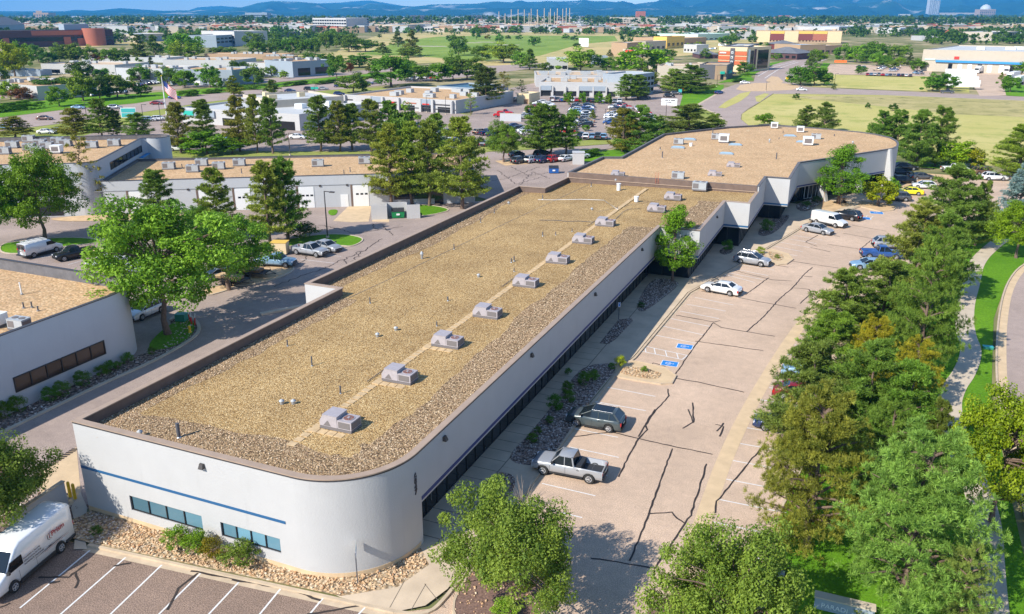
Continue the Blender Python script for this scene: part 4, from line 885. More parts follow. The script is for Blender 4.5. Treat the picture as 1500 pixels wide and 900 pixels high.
far("rough_field", [(1150, 141), (1300, 141), (1500, 148), (1500, 172), (1400, 168), (1330, 160), (1250, 152), (1200, 147)], .012, "field_rough")
far("verge", [(1190, 127), (1187, 117), (1210, 108), (1225, 106), (1230, 110), (1425, 113), (1420, 126), (1420, 136), (1300, 132)], .0, "field_grass"); far("verge", [(1195, 108), (1206, 92), (1216, 93), (1206, 108)], .02, "lawn")
far("hotel_lot", [(1207, 109), (1216, 94), (1350, 97), (1345, 90), (1372, 92), (1362, 112)], .012, "asphalt_lot"); far("truck_yard", [(1418, 116), (1418, 100), (1560, 98), (1560, 125), (1480, 140), (1435, 141), (1430, 132)], .012, "asphalt_lot")
far("lawn", [(1470, 126), (1600, 122), (1600, 146), (1500, 142), (1474, 140)], .02, "lawn")
far("lawn", [(1440, 246), (1300, 236), (1320, 244), (1450, 252)], .02, "lawn")
far("prairie", [(470, 100), (500, 70), (560, 50), (700, 46), (1180, 55), (1100, 72), (1000, 82), (900, 94), (760, 98), (640, 92)], -.03, "prairie"); far("golf_course", [(525, 80), (590, 60), (640, 54), (720, 52), (900, 53), (905, 60), (850, 65), (790, 82), (700, 90), (620, 83)], -.01, "golf_green")
far("prairie", [(60, 60), (240, 48), (420, 40), (420, 50), (260, 62), (80, 72)], -.03, "prairie"); far("prairie", [(420, 82), (500, 76), (500, 92), (430, 92)], -.03, "prairie"); far("prairie", [(380, 56), (500, 46), (510, 58), (400, 66)], -.02, "golf_green")
for a in ((626, 68, 22), (715, 62, 16), (742, 66, 14), (690, 63, 12)):
    x, y = G(a[0], a[1]); sheet("sand_bunker", clean([(x - a[2], y - 8), (x + a[2], y - 6), (x + a[2], y + 10), (x - a[2] * .8, y + 9)], 2), .02, "concrete")
# ------------------------------------------------------------------ neighbouring buildings
def flat_building(name, label, outline, h, wall="white_stucco", roof_z=None, roof_mat="roof_gravel_far", cap_m="cap_dark", par="parapet_dark", cat="building", round_idx=None, mats=None):
    t = empty(name, (0, 0, 0), 0, label, cat); o = ccw(outline); rz = h - 0.9 if roof_z is None else roof_z
    if len(o) > 7: wall_strip(o + [o[0]], 0, h, wall, t)
    else:
        for k in range(len(o)): mb = MB(); wall_panel(mb, o[k], o[(k + 1) % len(o)], 0, h, [], (mats or {}).get(k, wall), .25); mb.build("wall", t)
    cap = MB(); cap_ring(cap, o, .35, h, h + .07, cap_m); cap.build("parapet_cap", t); inner_ring(o, rz - .4, h, .32, par, t)
    rf = roof_sheet(offset_poly(o, .24), lambda x, y: rz, roof_mat, t)
    return t, rf
# curved building at the left edge
nl = [(-64.3, 8.0)] + arc(-69.3, 53.6, 5.0, 0, 90, 12) + [(-120, 58.6), (-120, 8)]
NB, nrf = flat_building("curved_building", "white building with a rounded corner and tan roof at the left edge", nl, 6.85, "grey_stucco", 5.75)
wa = row_z(18, 551.7, X=-64.3); wb_ = row_z(151.7, 498.3, X=-64.3); wc = row_z(155, 518.3, X=-64.3)
def onwall(p, q):
    d = Vector((q[0] - p[0], q[1] - p[1], 0)); L = d.length; d.normalize(); n = Vector((d.y, -d.x, 0))
    return (lambda a, z, t=0: Vector((p[0] + d.x * a - n.x * t, p[1] + d.y * a - n.y * t, z))), d, L
pt, d, L = onwall((-64.3, wa[1]), (-64.3, wb_[1]))
fb = window_row(NB, pt, d, 0, L, wc[2], wb_[2], 6, "glass_brown", depth=-.03, fw=.10)
def leanto(px, py, kind, z, lab, rz, sc=1.0, root=None):
    x, y = G(px, py, z); place(kind, {"near": "roof_unit", "box": "roof_box_unit", "cooler": "roof_cooler"}[kind], (x, y, z), rz, lab, "roof unit", "units on neighbouring roofs", sc)
leanto(30, 482, "box", 5.76, "grey condenser box near the left edge on the curved building's roof", .1, .8); leanto(-4, 478, "cooler", 5.76, "dark unit half out of frame on the curved building's roof", .1, .8)
for px, py, h, lab in ((32, 432, 1.3, "white plastic vent pipe against the curved building's dark parapet"), (35, 452, .6, "left pipe of three on the curved building's roof"), (47, 451, .6, "middle pipe of three on the curved building's roof"), (56, 456, .5, "right pipe of three on the curved building's roof")):
    x, y = G(px, py, 5.75); t = empty("vent_pipe", (x, y, 5.74), 0, lab, "vent", "vents and pipes on the gravel roof"); MB().cyl(0, 0, 0, h, .07, "white_metal" if h > 1 else "pipe_dark", 8).build("stack", t); MB().cyl(0, 0, 0, .12, .14, "galvanised", 8).build("flashing", t)
# the two joined buildings behind the yard, turned 30 degrees
A0 = Vector(G(160, 314)); A1 = Vector(G(600, 300)); u = (A1 - A0).normalized(); v = Vector((-u.y, u.x))
def loc(a, b2): return (A0.x + u.x * a + v.x * b2, A0.y + u.y * a + v.y * b2)
hL = top_z(*A0, 266); Lr = (Vector(G(697, 299)) - A0).dot(u)
dep = (Vector(G(500, 227, hL)) - A0).dot(v)
RB, rrf = flat_building("rear_building", "long low white building with loading doors across the service yard", [loc(-.5, 0), loc(Lr, 0), loc(Lr + 1, dep), loc(-.5, dep)], hL, "grey_stucco", hL - .35)
hM = top_z(*G(133, 313), 237)
cut = 3.2; back = (Vector(G(213, 203, hM)) - A0).dot(v)
ml = [loc(-60, -.6), loc(-3.6, -.6)] + [loc(-3.6 + 2.8 * math.sin(math.radians(a)), 2.2 - 2.8 * math.cos(math.radians(a))) for a in range(0, 91, 15)] + [loc(-.8, back)] + [loc(1.4 + 2.6 * math.cos(math.radians(a)), back + 2.6 + 2.6 * math.sin(math.radians(a))) for a in range(-120, 100, 20)] + [loc(-.8, back + 5.2), loc(-60, back + 5.2)]
MBd, mrf = flat_building("stepped_building", "taller white building with a rounded tower corner at the left behind the trees", ml, hM, "grey_stucco", hM - .8)
pt, d, L = onwall(loc(-.8, 3.0), loc(-.8, back))
q0 = row_z(167, 251, X=loc(-.8, 6)[0]) if False else None
window_row(MBd, pt, d, 4.0, L - .6, hL + .7, hL + 2.0, 8, "glass_dark", depth=-.03)
pt, d, L = onwall(loc(-40, -.6), loc(-4, -.6)); window_row(MBd, pt, d, 14, 34, 3.6, 4.9, 12, "glass_brown", depth=-.03); window_row(MBd, pt, d, 24.5, 33.0, .2, 2.6, 4, "glass_dark", depth=-.03)
window_row(MBd, pt, d, 0, 12, 3.6, 4.9, 8, "glass_brown", depth=-.03)
slab("window_hood", "awning_blue", MBd, (loc(.15, back - 2.5)[0], loc(.15, back - 2.5)[1], hL + .25), (5.5, .8, .12), math.atan2(v.y, v.x))
def rel(px, py): q = Vector(G(px, py)) - A0; return q.dot(u)
pt, d, L = onwall(loc(0, 0), loc(Lr, 0))
def on_rear(x0, x1, z0, z1, nm, mat, t=.06):
    a0, a1 = rel(x0, 303), rel(x1, 303); c = pt((a0 + a1) / 2, (z0 + z1) / 2, -.03); return slab(nm, mat, RB, c, (a1 - a0, t, z1 - z0), math.atan2(u.y, u.x))
for x0, x1, dr in ((518, 541, 1), (300, 322, 1), (350, 372, 1), (440, 462, 1), (205, 230, 1)):
    on_rear(x0 - 3, x0, 0, 3.9, "door_jamb", "parapet_brown", .1); on_rear(x0, x1, 0.02, 3.7, "roller_door", "white_metal")
    for k in range(3): a = x0 + (x1 - x0) * (.2 + .28 * k); on_rear(a, a + 4, 2.05, 2.35, "door_window", "glass_dark", .1)
pt2 = pt; window_row(RB, pt, d, rel(578, 303), rel(638, 302), 1.0, 3.2, 6, "glass_dark", depth=-.04); on_rear(638, 651, 0, 3.2, "door", "glass_dark", .08)
on_rear(500, 511, 0, 2.2, "door", "white_metal"); on_rear(250, 256, 0, 2.2, "door", "frame_grey"); on_rear(158, 697, 3.85, 3.95, "reveal_line", "frame_grey", .04)
for x in (509, 552, 640, 470, 400, 285): on_rear(x, x + 3, hL - 1.9, hL - 1.6, "wall_lamp", "lamp_bronze", .2)
for i, (px, py, kk, lab) in enumerate(((7, 226, "box", "leftmost grey unit on the stepped building's roof"), (19, 217, "box", "second unit from the left on the stepped building's roof"), (44, 220, "box", "front unit in the middle cluster of the stepped roof"), (43, 208, "box", "long unit at the back of the middle cluster"), (60, 214, "box", "unit behind the front pair on the stepped roof"), (56, 225, "box", "blue-grey front unit of the middle cluster"), (70, 218, "box", "unit just right of the blue-grey one"), (84, 225, "cooler", "white cube in front of the bare pine on the stepped roof"), (85, 211, "box", "rear unit beside the bare pine"), (97, 214, "box", "small unit hidden by the bare pine's top"), (135, 217, "box", "unit right of the bare pine on the stepped roof"), (168, 214, "box", "lone unit at the right end of the stepped roof"))):
    leanto(px, py, kk, hM - .79, lab, .5, 1.0)
for i, (px, py, kk, lab) in enumerate(((248, 248, "box", "leftmost unit on the long low roof"), (283, 252, "box", "low front unit on the long roof, second from left"), (296, 243, "box", "unit behind the front one on the long low roof"), (321, 248, "box", "fourth unit from the left on the long low roof"), (351, 243, "box", "fifth unit from the left on the long low roof"), (466, 244, "box", "lone unit to the right of the trees on the long low roof"), (534, 240, "box", "dark unit left of the tall pines on the long low roof"))):
    leanto(px, py, kk, hL - .34, lab, .5, 1.0)
for px, py in ((354, 254), (267, 247), (513, 252), (504, 256), (650, 252), (600, 247)):
    x, y = G(px, py, hL - .3); t = empty("vent_pipe", (x, y, hL - .36), 0, f"thin vent pipe on the long low roof {['below the fifth unit','beside the leftmost unit','left of the tall pines','nearest the front cap','behind the rightmost pine trunk','among the tall pines'][(354,267,513,504,650,600).index(px)]}", "vent", "vents on the long low roof"); MB().cyl(0, 0, 0, .9, .08, "pipe_dark", 8).build("stack", t); MB().cyl(0, 0, 0, .12, .15, "galvanised", 8).build("flashing", t)

# generic farther building: front foot from two photo points
def far_building(name, label, a, b2, ytop, depth, wall, roof="roof_white", win=None, cat="building", roofk="flat", glass="glass_dark", frame=None, parts=None, par=.6):
    a, b2 = Vector(G(*a)), Vector(G(*b2)); h = top_z(a.x, a.y, ytop); d = (b2 - a).normalized(); nn = Vector((-d.y, d.x)); L = (b2 - a).length
    t = empty(name, (a.x, a.y, -.04), math.atan2(d.y, d.x), label, cat)
    MB().prism([(0, 0), (L, 0), (L, depth), (0, depth)], 0, h, wall).build("wall", t)
    if roofk == "flat":
        MB().box(.4, L - .4, .4, depth - .4, h + .004, h + .02, roof).build("roof", t)
        m = MB(); cap_ring(m, [(0, 0), (L, 0), (L, depth), (0, depth)], .4, h, h + par, wall, 0.02); m.build("parapet", t)
    else:
        rh = roofk; mb = MB(); e = .6; mb.add([(-e, -e, h), (L + e, -e, h), (L + e, depth + e, h), (-e, depth + e, h), (min(L, depth) * .45, depth / 2, h + rh), (L - min(L, depth) * .45, depth / 2, h + rh)], [(0, 1, 5, 4), (1, 2, 5), (2, 3, 4, 5), (3, 0, 4), (3, 2, 1, 0)], roof); mb.build("roof", t)
    if win:
        nx, nz, z0, z1, fx = win
        for j in range(nz):
            for i in range(nx):
                w = L / nx; hz = (z1 - z0) * h / nz
                slab("window", glass, t, ((i + .5) * w, -.02, z0 * h + hz * (j + .5)), (w * fx, .12, hz * .55))
                
    for p in parts or (): p(t, L, h, depth)
    return t, L, h
def band(x0, x1, z0, z1, nm, mat, proud=.1):      # fractions of the front
    return lambda t, L, h, D: slab(nm, mat, t, ((x0 + x1) / 2 * L, -proud / 2 - .01, (z0 + z1) / 2 * h), ((x1 - x0) * L, proud, (z1 - z0) * h))
def side_band(y0, y1, z0, z1, nm, mat):
    return lambda t, L, h, D: slab(nm, mat, t, (L + .06, (y0 + y1) / 2 * D, (z0 + z1) / 2 * h), (.12, (y1 - y0) * D, (z1 - z0) * h))
def units(n, seed, mat="hvac_grey", s=1.6):
    def f(t, L, h, D):
        r = random.Random(seed)
        for i in range(n): slab("roof_unit", mat, t, (r.uniform(.06, .94) * L, r.uniform(.2, .85) * D, h + .75), (r.uniform(.8, 1.4) * s, r.uniform(.7, 1.1) * s, 1.4))
    return f
# strip of shops with red signs
def shop(x0, x1, x2): return None
sp = [band(0, 1, .36, .37, "ledge", "frame_grey", .5)]
for i in range(6): sp.append(band(.03 + i * .163, .155 + i * .163, .04, .52, "shop_window", "glass_dark", .06))
for x in (.0, .245, .355, .50, .695, .80, .965): sp.append(band(x, x + .018, 0, 1.12, "pier", "white_stucco", 1.0))
for x0, x1 in ((.265, .355), (.715, .80)): sp.append(band(x0, x1, .66, 1.10, "raised_front", "bluegrey_wall", .8))
for x0, x1, m_ in ((.02, .075, "lettering_dark"), (.16, .24, "lettering_dark"), (.375, .5, "lettering_dark"), (.82, .95, "lettering_dark"), (.42, .47, "red_paint"), (.725, .785, "red_paint"), (.56, .66, "brick_red")): sp.append(band(x0, x1, .66, .76, "sign_band", m_, .9 if m_ == "red_paint" else .12))
far_building("shop_building", "white strip of shops with red signs and blue-grey raised fronts", (506, 157), (668, 167), 141, 42, "white_stucco", "roof_gravel_far", None, parts=sp + [units(14, 3, "hvac_grey", 2.2)])
far_building("shop_building_with_pond_roof", "low roof wing with blue tarp behind the shops", (640, 136), (700, 140), 128, 22, "bluegrey_wall", "pond_blue")
sp = []
for i in range(7): sp.append(band(.02 + i * .14, .125 + i * .14, .04, .42, "shop_window", "glass_dark", .06))
for x in (.0, .14, .28, .42, .58, .72, .86, .98): sp.append(band(x, x + .016, 0, .78, "pier", "white_stucco", .9))
for x0, x1 in ((.02, .135), (.435, .72)): sp.append(band(x0, x1, .48, .82, "raised_front", "bluegrey_wall", .8))
far_building("shop_building", "white and blue-grey row of shops beyond the crowded parking lot", (790, 141), (925, 143), 122, 30, "white_stucco", "roof_gravel_far", None, parts=sp + [units(10, 5, "hvac_grey", 2.0)])
far_building("shop_building", "long upper wing with rooftop units behind the row of shops", (785, 128), (955, 128), 112, 30, "white_stucco", "roof_tan", None, parts=[units(16, 9, "hvac_grey", 2.6)])
far_building("glass_front_building", "round-fronted blue glass building at the right end of the shops", (926, 142), (957, 137), 112, 14, "bluegrey_wall", "roof_white", (6, 3, .1, .95, .7))
far_building("kiosk", "small cream block standing in the crowded parking lot", (757, 152), (775, 153), 139, 9, "sand_panel", "roof_white", None, parts=[band(.6, .95, 0, .6, "gate", "wood")])
far_building("pavilion", "white roofed pavilion with glass front beyond the shops", (803, 104), (832, 104), 88, 25, "white_stucco", "roof_white", (3, 1, .05, .6, .7))
# dealership
dp = [band(0, .30, .55, 1.0, "fascia", "bluegrey_wall", .5), band(.03, .12, .62, .92, "sign", "sign_green", .7), band(.36, .47, 0, .55, "showroom_window", "glass_dark"), band(.7, .96, 0, .6, "showroom_window", "glass_dark")]
far_building("dealership", "white car dealership with flat roofs behind the brown pines", (268, 180), (440, 192), 160, 38, "white_stucco", "roof_white", None, parts=dp + [units(5, 6, "white_metal", 2.5)])
far_building("dealership_wing", "pale raised wing of the dealership with a ribbed canopy", (405, 178), (505, 170), 150, 26, "cream_wall", "roof_white", None, parts=[band(.02, .5, 0, .7, "showroom_window", "glass_dark"), units(4, 8, "sand_panel", 2)])
# rows of white industrial buildings across the street
rows = [((-20, 138), (57, 147), 121, 24, "white_stucco", "roof_gravel_far", "white building with a tan roof at the far left beyond the street", [band(0, .9, 0, .42, "window_band", "brick_dark")]),
        ((62, 108), (170, 110), 95, 30, "white_stucco", "roof_tan", "pale flat building left of the dark pine, second row", [band(.1, .25, .1, .5, "opening", "glass_dark"), band(.6, .8, .1, .5, "opening", "glass_dark")]),
        ((0, 112), (60, 112), 105, 12, "bluegrey_wall", "roof_white", "blue-grey block at the left edge in the second row", []),
        ((172, 118), (240, 120), 101, 26, "grey_stucco", "roof_tan", "low grey-white building behind the street trees, left", [band(.3, .5, .05, .5, "opening", "glass_dark")]),
        ((240, 103), (345, 104), 89, 30, "white_stucco", "roof_gravel_far", "long white blank-walled building in the third row", []),
        ((250, 124), (342, 126), 103, 24, "bluegrey_wall", "roof_gravel_far", "dark shaded building with a tan roof behind the hedge", [band(.35, .48, 0, .3, "garage_door", "white_metal")]),
        ((362, 108), (412, 110), 93, 28, "white_stucco", "roof_gravel_far", "white building between dark trees, centre left", [band(.6, .8, .05, .5, "opening", "brick_red")]),
        ((430, 114), (488, 110), 92, 24, "bluegrey_wall", "roof_gravel_far", "grey building with big dark openings by the street, right of the purple tree", [band(.12, .42, .1, .6, "opening", "glass_dark"), band(.55, .95, .15, .6, "opening", "glass_dark")]),
        ((300, 86), (415, 87), 80, 20, "tan_wall", "roof_tan", "thin tan building beyond the white ones", []),
        ((385, 92), (430, 92), 84, 14, "tan_wall", "roof_tan", "small tan block right of the thin tan building", []),
        ((120, 90), (245, 92), 84, 20, "grey_stucco", "roof_tan", "grey low warehouse behind the second row", [])]
for a, b2, yt, dp_, wl__, rf_, lab, parts in rows: far_building("warehouse", lab, a, b2, yt, dp_, wl__, rf_, None, parts=parts + [units(7, a[0] + 1, "hvac_grey", 2.2)])
# brick building with round tower
t, L, h = far_building("brick_building", "long dark brick building with a round red tower, upper left", (-40, 72), (168, 66), 46 + 1, 45, "brick_dark", "roof_slate", None, parts=[band(0, 1, .35, .6, "window_band", "glass_dark", .2), band(.40, .88, .72, 1.0, "brick_band", "brick_red", .5), band(.62, .67, 0, .6, "brick_pier", "brick_red", 1.2), band(.72, .80, 0, .5, "brick_pier", "brick_red", 1.2), band(.2, .24, 0, .6, "brick_pier", "brick_red", 1.2)])
MB().cyl(L - 22, -2, 0, h * 1.12, 11, "brick_red", 24).build("tower", t); slab("penthouse", "bluegrey_wall", t, (L * .77, 18, h + 3), (26, 12, 6))
far_building("slate_roofed_hall", "big grey sloping roof at the far left edge", (-60, 58), (38, 50), 40, 40, "bluegrey_wall", "roof_slate", None, roofk=12)
far_building("glass_office", "white and blue modern office with a dark roof, centre left", (297, 66), (345, 68), 46, 40, "white_stucco", "roof_slate", (10, 2, .1, .8, .8)); far_building("glass_office_wing", "curved lower wing beside the modern white office", (318, 70), (362, 66), 53, 30, "bluegrey_wall", "roof_white", (8, 2, .3, .9, .75))
far_building("warehouse", "wide white warehouse left of the yellow-green trees", (200, 62), (258, 60), 51, 60, "cream_wall", "roof_white", None, parts=[band(.5, 1, 0, .7, "shaded_front", "bluegrey_wall")])
# office blocks near the horizon
hz = [("office_tower", "white stepped office block with many window rows, upper centre left", (459, 46), (508, 47), 27, 50, "white_stucco", "roof_white", (14, 4, .05, .95, .85)),
      ("glass_block", "blue glass office block next to the stepped white one", (506, 46), (541, 44), 27, 50, "bluegrey_wall", "roof_slate", (9, 5, .05, .95, .9)),
      ("dark_office", "dark square office on the ridge, centre left", (541, 33), (562, 33), 26, 60, "charcoal", "roof_slate", (6, 2, .1, .9, .8)),
      ("office_block", "wide grey slab office with white top on the skyline", (360, 31), (392, 31), 19, 70, "bluegrey_wall", "roof_white", (10, 3, .1, .8, .9)),
      ("office_block", "pair of cream cubes by the golf course", (586, 47), (620, 46), 37, 40, "cream_wall", "roof_white", (8, 2, .2, .8, .6)),
      ("office_block", "dark banded offices with stepped roof above the golf course", (601, 33), (622, 33), 23, 60, "charcoal", "roof_slate", (5, 3, .1, .9, .8)),
      ("office_block", "long brown apartment row on the skyline, centre", (684, 30), (721, 30), 23, 60, "charcoal", "roof_tan", (12, 2, .1, .9, .6)),
      ("office_block", "long white strip with many windows behind the golf course", (705, 42), (762, 42), 36, 60, "white_stucco", "roof_white", (22, 2, .2, .9, .6)),
      ("driving_range_hall", "long white hall below the tall net poles", (772, 46), (833, 46), 39, 50, "white_stucco", "roof_white", None),
      ("office_block", "tan and cream office with one bright stripe, right of the poles", (893, 38), (926, 41), 26, 60, "cream_wall", "roof_tan", (8, 4, .1, .9, .7)),
      ("red_office", "stepped dark red office with white bands and a tower", (922, 40), (955, 40), 29, 60, "maroon", "roof_slate", (1, 4, .05, .95, 1.0)),
      ("red_office_tower", "red tower block rising behind the stepped red office", (932, 33), (945, 33), 17, 30, "brick_red", "roof_slate", None),
      ("office_block", "white low block on the ridge left of centre", (308, 31), (330, 31), 25, 60, "white_stucco", "roof_white", None),
      ("furniture_hall", "long bright blue hall with a yellow front on the skyline", (222, 32), (258, 32), 27, 90, "awning_blue", "awning_blue", None),
      ("furniture_entrance", "yellow entrance block of the blue hall", (208, 31.5), (220, 31.5), 26.5, 90, "yellow_panel", "yellow_panel", None),
      ("hospital", "domed pinkish building on the skyline, far left", (50, 28), (72, 28), 19, 90, "tan_wall", "roof_tan", (6, 2, .1, .8, .6)),
      ("tower_block", "tall grey twin tower on the skyline at right", (1359, 25), (1366, 25), 0, 60, "grey_stucco", "roof_slate", (3, 14, .02, .98, .5)),
      ("tower_block", "second shaft of the tall grey twin tower", (1367, 25), (1374, 25), 1, 60, "grey_stucco", "roof_slate", (3, 14, .02, .98, .5)),
      ("dome_building", "wide block with white domed top on the skyline, far right", (1434, 25.5), (1457, 25.5), 14, 90, "tan_wall", "roof_white", (8, 4, .1, .9, .7)),
      ("office_block", "grey glass slab at the far right skyline", (1474, 24.5), (1491, 24.5), 10, 90, "bluegrey_wall", "roof_slate", (6, 5, .05, .95, .8)),
      ("office_block", "blue glass slab cut by the right edge on the skyline", (1492, 24.5), (1508, 24.5), 9.5, 90, "bluegrey_wall", "roof_slate", (6, 5, .05, .95, .8)),
      ("long_hall", "long pale hall between the tower and the domed block", (1376, 25), (1433, 25), 19, 90, "cream_wall", "roof_white", None),
      ("office_block", "orange brick office on the right-hand ridge", (1143, 29), (1156, 29), 23, 60, "brick_red", "roof_red", None),
      ("office_block", "cream block on the ridge, centre right", (1022, 28), (1042, 28), 22, 60, "cream_wall", "roof_white", None),
      ("office_block", "white low block on the right ridge", (1320, 26), (1333, 26), 21, 60, "white_stucco", "roof_white", None),
      ("warehouse", "long white roofed store behind the hotel", (1176, 48), (1226, 48), 41, 70, "white_stucco", "roof_white", None),
      ("warehouse", "long white store right of the hotel", (1228, 50), (1286, 47), 40, 70, "white_stucco", "roof_white", None),
      ("school", "white building with blue roofs among the right-hand trees", (1318, 50), (1350, 49), 42, 40, "white_stucco", "skylight", None),
      ("apartments", "white low apartment blocks among the right-hand trees", (1296, 46), (1318, 46), 42, 30, "white_stucco", "skylight", None),
      ("apartments", "cream apartment block with dark windows, far right", (1452, 60), (1490, 58), 48, 40, "cream_wall", "roof_white", (8, 2, .2, .9, .4)),
      ("store", "white block between trees above the warehouse", (1350, 60), (1378, 60), 54, 30, "white_stucco", "roof_white", None),
      ("apartments", "dark blue-grey apartment row above the blue bridge", (385, 34), (430, 34), 28, 40, "charcoal", "roof_slate", (10, 2, .1, .9, .6)),
      ("apartments", "white banded office half hidden in trees, upper left", (346, 46), (370, 46), 38, 40, "white_stucco", "roof_white", (5, 3, .1, .9, .9)),
      ("bridge", "long dark bridge deck between trees, upper left", (385, 56), (440, 55), 49, 15, "charcoal", "frame_grey", None)]
for nm, lab, a, b2, yt, dp_, wl__, rf_, win in hz:
    ps = []
    if nm == "dome_building": ps = [lambda t, L, h, D: (MB().tube([(L / 2, D / 2, h), (L / 2, D / 2, h * 1.25), (L / 2, D / 2, h * 1.5), (L / 2, D / 2, h * 1.65)], [L * .32, L * .3, L * .2, L * .04], "roof_white", 16).build("dome", t))]
    if nm == "hospital": ps = [band(.2, .6, 1, 1.35, "raised_block", "tan_wall", .2)]
    far_building(nm, lab, a, b2, yt, dp_, wl__, rf_, win, parts=ps)
# orange and charcoal hotel, pizza-coloured hotel row, storage warehouse, roundabout shops
op = [band(0, .42, z, z + .155, "orange_panel", "orange_panel", .3) for z in (.30, .50, .70)] + [band(.58, 1, z, z + .155, "orange_panel", "orange_panel", .3) for z in (.30, .50, .70)]
op += [band(.42, .58, .25, 1.0, "charcoal_panel", "charcoal", .6), band(0, .42, .88, 1.0, "top_panel", "sand_panel", .3), band(.58, 1, .88, 1.0, "top_panel", "sand_panel", .3)] + [band(.465, .535, z, z + .1, "window", "white_metal", .8) for z in (.36, .56, .76)] + [band(.485, .515, z + .02, z + .08, "pane", "glass_dark", .95) for z in (.36, .56, .76)]
op += [side_band(.05, .12, .1, .95, "stair_strip", "white_metal"), side_band(.3, .38, .1, .95, "stair_strip", "brick_dark"), side_band(.15, .28, .1, .9, "window_strip", "glass_dark"), side_band(.45, .9, .1, .9, "window_strip", "glass_dark"), band(.05, .28, .77, .82, "sign", "sign_white", .7)]
far_building("hotel", "four-storey orange and charcoal hotel block by the roundabout", (1051, 104), (1092, 106), 70, 30, "sand_panel", "roof_white", None, parts=op)
sx = G(1105, 100)
far_building("shaded_wing", "dark shaded wing of the orange hotel", (1093, 104), (1109, 98), 69, 14, "charcoal", "roof_white", (2, 4, .05, .95, .6))
far_building("corner_shop", "tan corner shop with a green awning beside the roundabout", (1048, 117), (1063, 117), 98, 22, "tan_wall", "roof_tan", None, parts=[band(.4, .8, .45, .65, "awning", "sign_green", 1.2), band(.45, .75, .02, .4, "shop_window", "glass_dark")])
far_building("shop_building", "long white shop building with a tan roof left of the corner shop", (962, 114), (1047, 116), 98, 20, "cream_wall", "roof_tan", None, parts=[band(.82, .93, .7, .78, "sign", "red_paint", .2), units(5, 77)])
far_building("shaded_shop_side", "dark shaded side of the tan corner shop", (1064, 117), (1073, 112), 97, 14, "charcoal", "roof_tan", None, parts=[band(.2, .6, .4, .6, "awning", "teal", .8)])
hp = []
for i in range(6):
    x = i / 6; c = ["sand_panel", "yellow_panel", "sand_panel", "yellow_panel", "yellow_panel", "sand_panel"][i]; hp.append(band(x, x + 1 / 6 - .004, .8 if c == "yellow_panel" else .05, 1.02, "facade_panel", c, .3))
    if c == "yellow_panel": hp.append(band(x, x + 1 / 6 - .004, .25, .8, "brick_panel", "maroon" if i % 2 else "brick_red", .2))
far_building("long_hotel", "long yellow and brown four-storey hotel in the upper right", (1107, 63), (1232, 64), 46, 30, "tan_wall", "roof_tan", (26, 4, .1, .95, .45), parts=hp, glass="glass_brown")
far_building("restaurant", "maroon-fronted restaurant with grey sloping roof below the hotel", (1136, 73), (1171, 73), 65, 30, "maroon", "roof_slate", None, roofk=3); far_building("restaurant", "tan restaurant with a pale blue roof light", (1171, 81), (1208, 80), 67, 30, "tan_wall", "skylight", (5, 1, .05, .6, .6)); far_building("shop_building", "brick-orange shop at the end of the hotel row", (1208, 80), (1232, 79), 68, 25, "tan_wall", "roof_white", (3, 1, .1, .6, .6))
far_building("restaurant", "low grey-roofed restaurant with brick posts by the road", (1112, 86), (1167, 88), 77, 30, "brick_dark", "roof_slate", (6, 1, .05, .8, .6), roofk=4)
far_building("restaurant", "low grey-roofed building left of the orange hotel", (1024, 86), (1052, 86), 80, 25, "brick_dark", "roof_slate", (4, 1, .05, .8, .6), roofk=3)
far_building("store", "mint green fronted store, upper right of centre", (1022, 60), (1068, 58), 51, 60, "mint_wall", "roof_white", (6, 1, .05, .4, .6)); far_building("store", "white arcaded store next to the mint green one", (1077, 58), (1106, 58), 48, 60, "white_stucco", "roof_white", (4, 1, .05, .5, .6))
far_building("store", "tan store with a flat roof at the right of the golf course", (1000, 68), (1034, 66), 57, 60, "tan_wall", "roof_tan", (4, 1, .1, .5, .5))
wp = [band(.105, 1, .46, .56, "blue_fascia", "awning_blue", 1.0), band(.02, .1, .55, .62, "green_band", "mint_wall", .4), band(.235, .27, .62, .75, "sign", "red_paint", .3)] + [band(x, x + .03, .05, .4, "dock_door", "glass_dark" if i % 3 == 0 else "white_metal", .15) for i, x in enumerate((.2, .27, .34, .41, .48, .56, .63, .7, .78, .86, .93))]
far_building("warehouse", "big white distribution warehouse with a blue band at the right edge", (1348, 104), (1560, 112), 74, 90, "cream_wall", "roof_white", None, parts=wp + [units(5, 33, "white_metal", 4)])
for i, (a, b2, yt, w_, rf_, lab) in enumerate((((1001, 77), (1020, 78), 66, "white_stucco", "roof_white", "small white restaurant with awnings near the dirt field"), ((912, 84), (930, 85), 73, "cream_wall", "roof_white", "cream shop with a bright red awning behind the trees"), ((918, 82), (940, 80), 64, "tan_wall", "roof_white", "pinkish shop block right of the red awning"), ((945, 76), (975, 74), 62, "cream_wall", "roof_tan", "tan and white shop block by the dirt field"), ((976, 72), (1002, 70), 55, "yellow_panel", "roof_red", "yellow shop with red sign at the dirt field's end"), ((955, 108), (1045, 104), 98, "cream_wall", "roof_tan", "long cream wall behind the trees right of the shops"), ((868, 96), (890, 96), 84, "bluegrey_wall", "roof_slate", "blue-grey house between leafy trees beyond the shops"))):
    ps = [band(.3, .9, .6, 1.0, "awning", "red_paint", 1.5)] if i == 1 else []
    far_building("shop", lab, a, b2, yt, 14, w_, rf_, (4, 1, .1, .6, .5), parts=ps)
